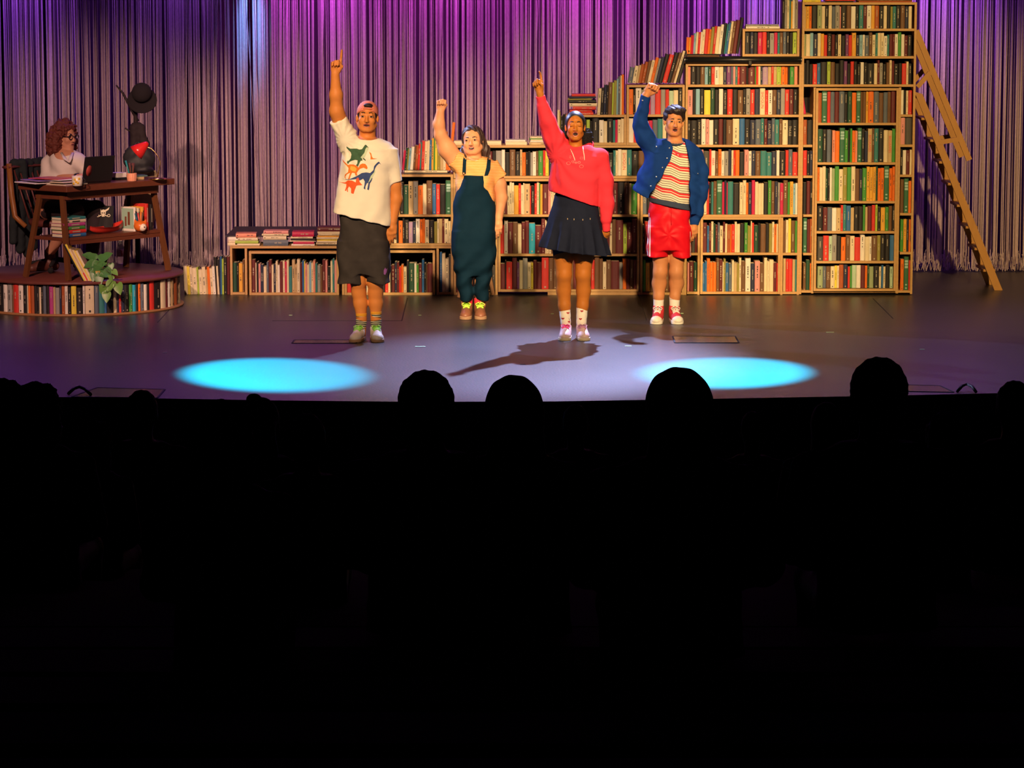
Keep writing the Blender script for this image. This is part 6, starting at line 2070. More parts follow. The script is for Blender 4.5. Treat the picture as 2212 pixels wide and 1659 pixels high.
Hc.ell(hp(0.02, 0.10, -0.06), (0.08, 0.06, 0.07), R3, 0.02)
Hc.warp(lambda X, Y, Z: 0.010 * vnoise(X * 3, Y * 3, Z * 3, 26, 1) + 0.006 * vnoise(X * 3, Y * 3, Z * 3, 60, 2))
Hc.build('ponytail', mat('hair_black_curls', (0.010, 0.008, 0.010), 0.85, spec=0.15), root)
m_hood = mat('coral_fleece', (0.72, 0.035, 0.060), 0.85, bump=0.05, bscale=400, spec=0.2)
lo, hi = bounds((1140, 1340), (195, 515), Y3)
S = Field(lo, hi, 0.005)
S.loft(px(S, ((314, 1216, 1275, 0.08), (324, 1203, 1293, 0.105), (338, 1193, 1306, 0.13), (365, 1189, 1303, 0.14), (400, 1186, 1297, 0.145), (430, 1187, 1294, 0.145), (455, 1188, 1293, 0.14)), Y3), k=0.0, power=2.3)
S.chain([J(1207, 328), J(1196, 300, -0.04), J(1183, 262, -0.08)], [0.092, 0.076, 0.068], 0.03)
S.chain([J(1183, 262, -0.08), J(1173, 228, -0.11)], [0.068, 0.045], 0.02)
S.ccone(J(1172, 226, -0.11), J(1167.5, 207, -0.125), 0.040, 0.034, 0.006)
S.chain([J(1294, 340), J(1306, 390), J(1311, 440), J(1309, 474, -0.02)], [0.075, 0.064, 0.054, 0.046], 0.03)
S.ccone(J(1309, 476, -0.02), J(1310, 500, -0.02), 0.034, 0.031, 0.006)
for a_, b_, r1, r2 in ((J(1225, 316, -0.02), J(1219, 303, 0.06), 0.028, 0.030), (J(1219, 303, 0.06), J(1240, 300, 0.12), 0.03, 0.04), (J(1240, 304, 0.12), J(1272, 314, 0.10), 0.04, 0.04),
                       (J(1272, 316, 0.08), J(1268, 322, -0.02), 0.034, 0.028), (J(1225, 316, -0.02), J(1240, 332, -0.085), 0.028, 0.022), (J(1268, 322, -0.02), J(1250, 332, -0.085), 0.028, 0.022)):
    S.rcone(a_, b_, r1, r2, 0.015)
a, b = J(1183, 409), J(1292, 446)
S.ell(J(1243, 309, -0.01), (0.062, 0.075, 0.045), None, 0.006, '-')
pl = np.array(a)
nn = np.array((-(a.z - b.z) / (b.x - a.x), 0, -1.0))
nn /= np.linalg.norm(nn)
xs_ = J(1296, 440).x


def hemcut(X, Y, Z):                                     # the slanting hem, left arm spared
    d = (X - pl[0]) * nn[0] + (Y - pl[1]) * nn[1] + (Z - pl[2]) * nn[2]
    return np.where(X > xs_, -0.05, d)


sl, X_, Y_, Z_ = S.sub(S.lo, S.lo + S.n * S.h, 0)
S.F = np.maximum(S.F, np.broadcast_to(hemcut(X_, Y_, Z_), S.F.shape).astype(np.float32))
sx_, sz_ = J(1198, 335).x, J(1198, 335).z


def folds3(X, Y, Z):
    r = np.hypot(X - sx_, Z - sz_)
    ang = np.arctan2(Z - sz_, X - sx_)
    return 0.006 * np.sin(ang * 13 + 2.5 * np.sin(r * 10)) * np.clip(r * 5, 0, 1) * np.clip(1.5 - r * 2.8, 0, 1) + 0.004 * quick_noise(X, Y, Z, 5)


S.warp(folds3)
ho = S.build('hoodie', m_hood, root)
m_cord = mat('hood_cord', (0.80, 0.60, 0.56), 0.7)
for pts in (((1259, 317), (1260, 326), (1262, 337), (1262.5, 346)), ((1232, 322), (1236, 330), (1240, 340), (1242, 347))):
    ps = []
    for u, v in pts:
        st, d = cam_ray(u, v)
        h = S.bvh.ray_cast(st, d)[0] or J(u, v, -0.15)
        ps.append(h - d * 0.004)
    MB().tube(ps, 0.0035, 6).build('drawstring', m_cord, ho)
m_pr3 = mat('print_silver_pink', (0.82, 0.42, 0.40), 0.5)


def outline(u, v, ru, rv, n=12, w=0.8):
    return [[(u + ru * math.cos(t) - w / 2, v + rv * math.sin(t) - w / 2), (u + ru * math.cos(t) + w / 2, v + rv * math.sin(t) - w / 2), (u + ru * math.cos(t) + w / 2, v + rv * math.sin(t) + w / 2), (u + ru * math.cos(t) - w / 2, v + rv * math.sin(t) + w / 2)] for t in (2 * math.pi * i / n for i in range(n))]


dots = outline(1228, 352.5, 4.2, 3.0, 13) + outline(1256, 359.5, 4.2, 3.2, 13) + outline(1237.5, 349.5, 2.4, 2.2, 8) + outline(1251, 351, 2.6, 2.2, 8) + outline(1244, 351.5, 2.0, 1.6, 7) + outline(1256, 341.5, 3.0, 2.2, 6) + outline(1232, 339, 1.6, 2.6, 5)
mbd = MB()
for q in dots:
    vv = []
    for u, v in q:
        st, d = cam_ray(u, v)
        h = S.bvh.ray_cast(st, d)[0]
        if h is None:
            break
        vv.append(h - d * 0.003)
    if len(vv) == 4:
        mbd.add(vv, [(0, 3, 2, 1)])
mbd.build('chest_print', m_pr3, ho)
# skirt
m_skirt = mat('dark_denim', (0.010, 0.013, 0.030), 0.85, spec=0.1, vary=0.25, vscale=20, bump=0.08, bscale=400)
lo, hi = bounds((1140, 1335), (405, 575), Y3)
S = Field(lo, hi, 0.005)
S.loft(px(S, ((412, 1200, 1289, 0.115), (445, 1193, 1292, 0.130), (468, 1184, 1296, 0.150), (500, 1173, 1306, 0.20), (556, 1150, 1323, 0.28)), Y3), k=0.0, pleat=(7.5, 0.036, J(0, 466).z))
a, b = J(1159, 531), J(1316, 552)
S.cut(a + Vector((0, 0, -0.0)), (-(a.z - b.z) / (b.x - a.x), 0, -1))
S.warp(lambda X, Y, Z: 0.003 * quick_noise(X, Y, Z, 4))
sk_ = S.build('skirt', m_skirt, root)
m_stitch = mat('stitch_tan', (0.45, 0.32, 0.18), 0.7)
for u, v in ((1226, 471), (1240, 472), (1259, 473), (1275, 471)):
    decal(S.bvh, [(u - 0.6, v), (u + 0.6, v), (u + 0.6, v + 3.5), (u - 0.6, v + 3.5)], cam_ray, 'stitch', m_stitch, sk_, 0.003, 2)
m_under = mat('navy_jersey', (0.010, 0.012, 0.035), 0.8)
S = Field(*bounds((1180, 1300), (500, 570), Y3), 0.005)
for u in (1217, 1261.5):
    S.ccone(J(u - (3 if u < 1240 else -3), 510), J(u, 559, -0.01), 0.086, 0.0755, 0.01)
S.build('under_shorts', m_under, root)
m_sock3 = mat('sock_white', (0.76, 0.70, 0.62), 0.85)
m_heart = mat('heart_red', (0.40, 0.02, 0.03), 0.7)
m_sh3, m_so3 = mat('runner_pale_pink', (0.72, 0.50, 0.50), 0.5, vary=0.25, vscale=40), mat('runner_sole', (0.66, 0.54, 0.40), 0.6)
for u0, u1, ang, lc, hearts, uf in ((1219, 1222, -6, (0.80, 0.06, 0.26), ((1210.5, 669), (1227, 676), (1216, 688), (1230, 695)), 1223), (1258, 1256, 6, (0.48, 0.22, 0.42), ((1257, 672), (1254, 689)), 1256)):
    S = Field(*bounds((u0 - 22, u0 + 22), (655, 725), Y3, 0.1), 0.004)
    S.chain([J(u0, 655, 0.01), J(u0 * 0.4 + u1 * 0.6, 682, 0.005), J(u1, 695), J(uf, 722)], [0.0475, 0.040, 0.0375, 0.035], 0.01)
    S.cut(J(u0, 661 if u0 < 1240 else 664), (0, 0, 1))
    so = S.build('sock', m_sock3, root)
    for hu, hv in hearts:
        hs = [(hu + 0.30 * 16 * math.sin(t) ** 3, hv - 0.17 * (13 * math.cos(t) - 5 * math.cos(2 * t) - 2 * math.cos(3 * t) - math.cos(4 * t))) for t in (2 * math.pi * i / 14 for i in range(14))]
        decal(S.bvh, [(hu + (a_ - hu) * 0.75, hv + (b_ - hv) * 0.9) for a_, b_ in hs], cam_ray, 'heart', m_heart, so, 0.0025, 2)
    shoe(Vector((J(uf, 730).x, Y3, 0)), ang, root, m_sh3, m_so3, mat('laces_%d' % u0, lc, 0.6), 0.26, 0.09, mat('toe_patch', (0.20, 0.05, 0.06), 0.5) if False else None)

# ================================================================== the man in the denim jacket
Y4 = -2.06
J = lambda u, v, dy=0.0: PY(u, v, Y4 + dy)
sk4 = skin('skin_olive', (0.52, 0.215, 0.088))
lips4 = mat('lips_olive', (0.46, 0.12, 0.09), 0.45)
root = empty('person', Vector((J(1440, 694).x, Y4, 0)), 'man in blue denim jacket, striped jumper and red shorts raising his fist', 'person')
lo, hi = bounds((1345, 1540), (160, 707), Y4)
F = Field((lo.x, lo.y, -0.02), hi, 0.0055)
H4 = J(1456, 262, 0.02)
R4 = Euler((math.radians(0), math.radians(4), math.radians(6))).to_matrix()
F.loft(px(F, ((308, 1430, 1490, 0.07), (330, 1412, 1500, 0.10), (400, 1408, 1490, 0.11), (460, 1402, 1490, 0.11), (490, 1400, 1492, 0.12)), Y4), k=0.0)
F.rcone(J(1458, 318, 0.02), J(1457, 280, 0.03), 0.062, 0.056, 0.03)
head(F, H4, R4, 1.0, 0.98, 1.08, 0.010)
F.chain([J(1408, 322), J(1380, 270, -0.04), J(1394, 207, -0.08)], [0.058, 0.045, 0.030], 0.02)
hand(F, J(1396, 205, -0.08), J(1413, 180, -0.08) - J(1396, 205, -0.08), (0.5, -1, -0.1), 'fist', 1, 1.08)
F.chain([J(1505, 340), J(1512, 405), J(1500, 482, -0.03)], [0.056, 0.046, 0.030], 0.02)
hand(F, J(1499, 483, -0.03), J(1496, 515, -0.04) - J(1499, 483, -0.03), (-0.1, 1, 0), 'relaxed', -1, 0.92)
for pts, rs in (([J(1422, 500), J(1427, 557), J(1426, 588, -0.012), J(1424, 612, 0.018), J(1423, 640), J(1422, 662), J(1421, 690)], [0.090, 0.061, 0.055, 0.057, 0.042, 0.034, 0.033]),
                ([J(1468, 500), J(1462, 557), J(1461, 588, -0.012), J(1461.5, 612, 0.018), J(1458, 640), J(1457, 662), J(1457, 690)], [0.090, 0.060, 0.054, 0.057, 0.041, 0.034, 0.033])):
    F.chain(pts, rs, 0.02)
body = F.build('body', sk4, root)
face(F, H4, R4, root, 1.0, 0.98, lips4, 0.0105, 0.020, brow_h=-0.004, brow_tilt=0.003)
m_hair4 = mat('hair_dark', (0.022, 0.015, 0.016), 0.5, spec=0.4)
hp = lambda x, y, z: H4 + R4 @ Vector((x, y, z))
Hh = Field(H4 - Vector((0.16, 0.2, 0.16)), H4 + Vector((0.16, 0.25, 0.2)), 0.0045)
Hh.ell(hp(0, 0.022, 0.040), (0.087, 0.100, 0.093), R4, 0.0)
Hh.ell(hp(0.01, -0.025, 0.088), (0.078, 0.075, 0.040), R4, 0.02)
Hh.cut(hp(0, 0.02, -0.02), R4 @ Vector((0, -0.8, -1)))
Hh.poly_cut([(hp(x, 0, z).x, hp(x, 0, z).z) for x, z in ((-0.052, 0.03), (-0.050, 0.055), (-0.025, 0.066), (0.012, 0.062), (0.045, 0.050), (0.060, 0.030), (0.062, -0.06), (-0.058, -0.06))], H4.y - 0.2, H4.y - 0.020)
Hh.warp(lambda X, Y, Z: 0.0028 * np.sin((X + 0.8 * Z) * 150 + 2 * np.sin(Y * 30)) * np.clip((Z - H4.z) * 20, 0, 1) + 0.002 * quick_noise(X, Y, Z, 10))
Hh.build('hair', m_hair4, root)
# jumper
m_jump = stripes('jumper_stripes', (0.74, 0.66, 0.50), [((0.045, 0.035, 0.05), 0.0175, 0.0045, 0.0), ((0.60, 0.028, 0.035), 0.105, 0.034, 0.052), ((0.74, 0.66, 0.50), 0.105, 0.006, 0.040)], slant=0.30, wave=0.18)
m_band = mat('jumper_rib_navy', (0.030, 0.045, 0.085), 0.85)
lo, hi = bounds((1375, 1520), (295, 470), Y4)
S = Field(lo, hi, 0.005)
S.loft(px(S, ((306, 1436, 1482, 0.085), (318, 1426, 1494, 0.105), (350, 1416, 1497, 0.125), (400, 1406, 1493, 0.13), (460, 1398, 1492, 0.135)), Y4), k=0.0, power=2.3)
a, b = J(1396, 424), J(1490, 441)
nv = (-(a.z - b.z) / (b.x - a.x), 0, -1)
S.cut(a, nv)
S.ell(J(1459, 308, -0.02), (0.066, 0.09, 0.040), None, 0.006, '-')
S.warp(lambda X, Y, Z: 0.003 * np.sin((X * 0.8 + Z * 0.9) * 48) + 0.003 * quick_noise(X, Y, Z, 5))
ju = S.build('jumper', m_jump, root)
decals4 = S.bvh
m_argyle = mat('argyle_red', (0.62, 0.03, 0.06), 0.8)
for cu_, cv_ in ((1462, 331), (1473, 334), (1468, 337)):
    decal(decals4, [(cu_ - 4, cv_), (cu_, cv_ - 3.2), (cu_ + 4, cv_ + 0.6), (cu_, cv_ + 3.4)], cam_ray, 'argyle_diamond', m_argyle, ju, 0.003, 2)
S = Field(lo, hi, 0.005)
S.loft(px(S, ((410, 1404, 1494, 0.138), (465, 1397, 1493, 0.142)), Y4), k=0.0, power=2.3)
S.cut(a + Vector((0, 0, 0.004)), tuple(-q for q in nv))
a2, b2 = J(1396, 433), J(1490, 454)
S.cut(a2, (-(a2.z - b2.z) / (b2.x - a2.x), 0, -1))
S.build('hem_band', m_band, ju)
S = Field(*bounds((1425, 1495), (290, 330), Y4, 0.2), 0.004)
S.ell(J(1459, 311, -0.015), (0.072, 0.098, 0.030), None, 0.0)
S.ell(J(1459, 308, -0.02), (0.062, 0.086, 0.040), None, 0.003, '-')
S.cut(J(1459, 322), (0, 0, -1))
S.build('collar_band', m_band, ju)
# jacket
m_denim = mat('blue_denim', (0.006, 0.036, 0.185), 0.85, spec=0.10, vary=0.25, vscale=18, bump=0.08, bscale=380)
lo, hi = bounds((1350, 1540), (195, 500), Y4)
S = Field(lo, hi, 0.005)
S.loft(px(S, ((303, 1427, 1490, 0.10), (312, 1412, 1503, 0.125), (328, 1397, 1514, 0.15), (360, 1385, 1518, 0.165), (395, 1372, 1518, 0.17), (430, 1364, 1517, 0.172), (462, 1362, 1512, 0.172)), Y4), k=0.0, power=2.3)
S.chain([J(1412, 325), J(1393, 298, -0.02), J(1383, 268, -0.04)], [0.085, 0.072, 0.060], 0.03)
S.chain([J(1383, 268, -0.04), J(1388, 236, -0.06)], [0.060, 0.047], 0.02)
S.ccone(J(1388, 238, -0.06), J(1396, 207, -0.08), 0.044, 0.039, 0.012)
P4 = [(J(u, v).x, J(u, v).z) for u, v in ((1447, 296), (1452, 318), (1444, 345), (1430, 373), (1414, 400), (1398, 424.5), (1384, 419), (1366, 408.5), (1340, 400), (1340, 500), (1489, 500), (1490, 450), (1488, 400), (1489, 350), (1484, 325), (1478, 296))]
S.poly_cut(P4, Y4 - 0.4, Y4 + 0.02)
S.poly_cut([(J(u, v).x, J(u, v).z) for u, v in ((1340, 405), (1366, 408.5), (1398, 426), (1489, 440), (1489, 520), (1340, 520))], Y4 - 0.4, Y4 + 0.4)
S.chain([J(1500, 338), J(1513, 372), J(1514, 412), J(1505, 455, -0.02), J(1500, 474, -0.03)], [0.074, 0.064, 0.058, 0.050, 0.044], 0.03)
S.ccone(J(1500, 472, -0.03), J(1499, 486, -0.03), 0.040, 0.038, 0.006)
S.ell(J(1458, 303, -0.01), (0.075, 0.10, 0.05), None, 0.004, '-')
for q, dx in ((1434, -1), (1486, 1)):
    S.rcone(J(q, 306, 0.02), J(q + dx * 3, 318, -0.09), 0.016, 0.014, 0.01)
S.rcone(J(1434, 306, 0.02), J(1459, 300, 0.10), 0.016, 0.020, 0.01)
S.rcone(J(1486, 306, 0.02), J(1459, 300, 0.10), 0.016, 0.020, 0.01)
S.warp(lambda X, Y, Z: 0.005 * np.sin((X * 0.9 + Z * 0.7) * 45 + 2 * np.sin(Z * 12)) + 0.004 * quick_noise(X, Y, Z, 5))
ja = S.build('jacket', m_denim, root)
m_stud = mat('silver_button', (0.72, 0.72, 0.74), 0.3, metal=0.9)
for u, v in ((1388, 217), (1418, 317), (1446, 320), (1441, 342), (1431, 362), (1418, 382), (1406, 402), (1507, 375)):
    st, d = cam_ray(u, v)
    h = S.bvh.ray_cast(st, d)[0]
    if h is None or h.y > Y4 + 0.1:
        continue
    MB().lathe([(0.006, -0.002), (0.007, 0.0), (0.004, 0.003)], 10, M=Matrix.Translation(h - d * 0.002) @ Matrix.Rotation(math.pi / 2, 4, 'X')).build('button', m_stud, ja)
for q in (((1405, 318), (1427, 322), (1428, 329), (1417, 333), (1405, 326)), ((1497, 352), (1512, 358), (1511, 375), (1505, 379), (1497, 372))):
    decal(S.bvh, list(q), cam_ray, 'pocket_flap', m_denim, ja, 0.006, 2.5)
# shorts with side stripes
m_sred = mat('red_satin', (0.62, 0.006, 0.016), 0.5, spec=0.15)
lo, hi = bounds((1380, 1510), (435, 565), Y4)
S = Field(lo, hi, 0.005)
S.loft(px(S, ((436, 1402, 1489, 0.115), (470, 1400, 1491, 0.13), (510, 1398, 1492, 0.135), (538, 1405, 1486, 0.12)), Y4), k=0.0, power=2.4)
S.loft(px(S, ((490, 1399, 1446, 0.115), (554, 1396, 1443, 0.105)), Y4), k=0.02, power=2.3)
S.loft(px(S, ((490, 1445, 1492, 0.115), (555, 1448, 1493, 0.105)), Y4), k=0.02, power=2.3)
S.warp(lambda X, Y, Z: 0.0022 * np.sin(np.arctan2(Z - J(0, 505).z, X - J(1446, 0).x) * 7 + 22 * np.hypot(X - J(1446, 0).x, Z - J(0, 505).z)) + 0.003 * np.sin((Z * 0.8 + np.abs(X - J(1446, 0).x) * 0.7) * 60) + 0.005 * quick_noise(X, Y, Z, 5))
so = S.build('shorts', m_sred, root)
m_wst = mat('stripe_white', (0.76, 0.70, 0.66), 0.6)
for q in (((1401.5, 460), (1402.8, 460), (1400, 554), (1396.5, 554)), ((1404, 470), (1405.2, 470), (1405, 554), (1402, 554)), ((1490.6, 500), (1491.6, 500), (1492.6, 554), (1490.8, 554))):
    decal(S.bvh, list(q), cam_ray, 'side_stripe', m_wst, so, 0.002, 3)
ps = []
for v in (447, 455, 465, 476, 486):
    st, d = cam_ray(1450 + 0.3 * math.sin(v), v)
    h = S.bvh.ray_cast(st, d)[0]
    if h is not None:
        ps.append(h - d * 0.003)
MB().tube(ps, 0.0028, 6).build('drawcord', m_sred, so)
m_sock4 = mat('sock_white_ribbed', (0.76, 0.70, 0.64), 0.85)
m_line = mat('sock_line', (0.06, 0.05, 0.06), 0.8)
m_hi, m_hs, m_hl = mat('canvas_red', (0.62, 0.035, 0.05), 0.75), mat('rubber_white', (0.76, 0.70, 0.60), 0.5), mat('laces_white', (0.78, 0.72, 0.66), 0.7)
for u, ang in ((1422.5, -8), (1457, 6)):
    S = Field(*bounds((u - 20, u + 20), (632, 690), Y4, 0.1), 0.004)
    S.chain([J(u + 0.5, 634, 0.003), J(u, 655), J(u - 0.5, 680)], [0.0455, 0.0415, 0.038], 0.0)
    S.cut(J(u, 638.5), (0, 0, 1))
    so = S.build('sock', m_sock4, root)
    S = Field(*bounds((u - 20, u + 20), (640, 652), Y4, 0.1), 0.004)
    S.ccone(J(u + 0.3, 646.5, 0.001), J(u + 0.3, 645, 0.001), 0.0445, 0.0448, 0.0)
    S.build('sock_line', m_line, so, 1)
    shoe(Vector((J(u - 0.5, 695).x, Y4, 0)), ang, root, m_hi, m_hs, m_hl, 0.28, 0.10, m_hs, 0.030, True)

# ================================================================== the woman at the desk
Y5 = SEAT.y
J = lambda u, v, dy=0.0: PY(u, v, Y5 + dy)
sk5 = skin('skin_rosy', (0.52, 0.245, 0.150))
lips5 = mat('lips_rosy', (0.36, 0.10, 0.09), 0.45)
root = empty('person', Vector((SEAT.x, Y5, ZP + ZSEAT)), 'seated woman with curly red hair and glasses typing at the laptop', 'person')
lo, hi = bounds((60, 235), (245, 600), Y5, 0.6)
F = Field((lo.x, lo.y, ZP - 0.01), hi, 0.006)
H5 = J(143, 293, 0.0)
R5 = Euler((math.radians(5), 0, math.radians(50))).to_matrix()
hip = CC + Vector((0, 0, ZSEAT + 0.09))
F.chain([hip, J(136, 400, 0.0), J(140, 350, -0.01)], [0.125, 0.115, 0.12], 0.05)
F.rcone(J(112, 347, 0.05), J(166, 345, -0.06), 0.06, 0.06, 0.05)
F.rcone(J(140, 338, 0.0), J(141, 310, 0.01), 0.052, 0.048, 0.03)
head(F, H5, R5, 0.97, 0.98, 0.95, 0.0)
e0, w0 = J(100, 388, -0.02), on_desk(176, 391) + Vector((0, 0.0, 0.035))
F.chain([J(108, 350, 0.04), e0, w0], [0.052, 0.042, 0.026], 0.02)
hand(F, w0, Vector((0.9, 0.35, 0.02)), (0, 0, -1), 'typing', -1, 0.85)
e1, w1 = J(186, 372, -0.06), on_desk(196, 390) + Vector((0, 0.06, 0.05))
F.chain([J(168, 350, -0.06), e1, w1], [0.050, 0.040, 0.026], 0.02)
hand(F, w1, Vector((0.6, -0.5, 0.0)), (0, 0, -1), 'typing', 1, 0.85)
kn1 = hip + FWD * 0.40 + SID * 0.09 + Vector((0, 0, 0.0))
kn2 = hip + FWD * 0.36 - SID * 0.12 + Vector((0, 0, -0.01))
an1 = Vector((kn1.x - 0.05, kn1.y + 0.02, ZP + 0.11))
an2 = J(108, 545, -0.03)
an2.z = max(an2.z, ZP + 0.12)
F.chain([hip + SID * 0.08, kn1, an1], [0.09, 0.06, 0.042], 0.03)
F.chain([hip - SID * 0.08, kn2, an2], [0.09, 0.06, 0.042], 0.03)
body = F.build('body', sk5, root)
face(F, H5, R5, root, 0.97, 0.98, lips5, 0.0, 0.015)
m_bl = mat('white_blouse', (0.66, 0.60, 0.57), 0.8)
S = Field((lo.x, lo.y, hip.z - 0.08), (hi.x, hi.y, J(0, 315).z), 0.006)
S.chain([hip + Vector((0, 0, 0.02)), J(136, 400, 0.0), J(140, 356, -0.01)], [0.135, 0.130, 0.132], 0.05)
S.rcone(J(112, 349, 0.05), J(168, 347, -0.06), 0.072, 0.072, 0.05)
S.rcone(J(109, 352, 0.04), e0, 0.072, 0.062, 0.03)
S.rcone(e0, e0.lerp(w0, 0.30), 0.062, 0.052, 0.02)
S.rcone(J(168, 352, -0.06), e1, 0.070, 0.055, 0.03)
S.rcone(e1, e1.lerp(w1, 0.4), 0.055, 0.045, 0.02)
S.ell(J(147, 331, -0.06), (0.05, 0.06, 0.05), None, 0.01, '-')
S.cut(Vector((0, 0, hip.z - 0.05)), (0, 0, -1))
S.warp(lambda X, Y, Z: 0.006 * np.sin((X * 0.8 + Z * 0.8) * 40 + np.sin(Y * 20)) + 0.004 * quick_noise(X, Y, Z, 5))
bl = S.build('blouse', m_bl, root)
for s_, q in ((-1, 133), (1, 157)):
    MB().tube([J(q, 330, -0.10), J(146 + s_ * 6, 343, -0.17), J(150, 351, -0.19)], [0.012, 0.016, 0.006], 8, flat=0.5).build('collar', m_bl, bl)
m_tr = mat('dark_trousers', (0.020, 0.010, 0.014), 0.85)
S = Field((lo.x, lo.y, ZP), (hi.x, hi.y, hip.z + 0.1), 0.007)
S.ell(hip - Vector((0, 0, 0.01)), (0.15, 0.15, 0.085), None, 0.03)
S.chain([hip + SID * 0.08 - Vector((0, 0, 0.0)), kn1, kn1.lerp(an1, 0.8)], [0.088, 0.072, 0.056], 0.03)
S.chain([hip - SID * 0.08 - Vector((0, 0, 0.0)), kn2, kn2.lerp(an2, 0.55)], [0.088, 0.072, 0.058], 0.03)
S.build('trousers', m_tr, root)
m_sh5 = mat('shoe_brown', (0.10, 0.030, 0.022), 0.5)
for an, fd in ((an1, FWD), (an2, Vector((-0.75, -0.55, 0)).normalized())):
    S = Field(an - Vector((0.32, 0.32, an.z - ZP)), an + Vector((0.32, 0.32, 0.12)), 0.006)
    g = Vector((an.x, an.y, ZP))
    S.rcone(an, g + Vector((0, 0, 0.06)), 0.045, 0.045, 0.02)
    S.chain([g - fd * 0.04 + Vector((0, 0, 0.045)), g + fd * 0.10 + Vector((0, 0, 0.045)), g + fd * 0.17 + Vector((0, 0, 0.035))], [0.042, 0.044, 0.033], 0.02)
    S.cut(Vector((0, 0, ZP + 0.002)), (0, 0, -1))
    S.build('shoe', m_sh5, root)
m_hair5 = mat('hair_auburn', (0.115, 0.026, 0.018), 0.7, vary=0.4, vscale=60, spec=0.3)
hp = lambda x, y, z: H5 + R5 @ Vector((x, y, z))
Hh = Field(H5 - Vector((0.25, 0.25, 0.27)), H5 + Vector((0.25, 0.25, 0.2)), 0.005)
Hh.ell(hp(0, 0.025, 0.045), (0.092, 0.098, 0.090), R5, 0.0)
Hh.ell(hp(-0.078, 0.05, -0.07), (0.068, 0.078, 0.125), R5, 0.04)
Hh.ell(hp(0.075, 0.045, -0.065), (0.060, 0.075, 0.12), R5, 0.04)
Hh.ell(hp(0, 0.10, -0.04), (0.10, 0.065, 0.12), R5, 0.04)
Hh.ell(hp(0, -0.095, -0.03), (0.056, 0.10, 0.088), R5, 0.01, '-')
Hh.warp(lambda X, Y, Z: 0.014 * vnoise(X * 3, Y * 3, Z * 3, 16, 1) + 0.009 * vnoise(X * 3, Y * 3, Z * 3, 34, 2))
Hh.build('hair', m_hair5, root)
m_gl = mat('glasses_black', (0.01, 0.008, 0.008), 0.3)
gl = None
for q in (-1, 1):
    pts = [hp(q * 0.033 + 0.022 * math.cos(t), -0.094, 0.0 + 0.019 * math.sin(t)) for t in (2 * math.pi * i / 16 for i in range(17))]
    mbq = MB().tube(pts, 0.0032, 6, cap=False)
    mbq.tube([hp(q * 0.054, -0.094, 0.005), hp(q * 0.074, -0.05, 0.004), hp(q * 0.078, 0.01, 0.0)], 0.003, 6)
    if gl is None:
        mbq.tube([hp(-0.012, -0.096, 0.004), hp(0.012, -0.096, 0.004)], 0.003, 6)
        gl = mbq.build('glasses', m_gl, root)
    else:
        mbq.build('lens_frame', m_gl, gl)
q = e0.lerp(w0, 0.88)
MB().tube([q - (w0 - e0).normalized() * 0.012, q + (w0 - e0).normalized() * 0.012], 0.034, 14).build('wristwatch', m_gl, root)
# ------------------------------------------------------------------ the audience, dark against the stage
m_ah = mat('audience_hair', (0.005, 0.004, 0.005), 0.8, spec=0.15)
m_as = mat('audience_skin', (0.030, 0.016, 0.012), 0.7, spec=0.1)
m_ac = mat('audience_clothes', (0.006, 0.006, 0.008), 0.9, spec=0.05)


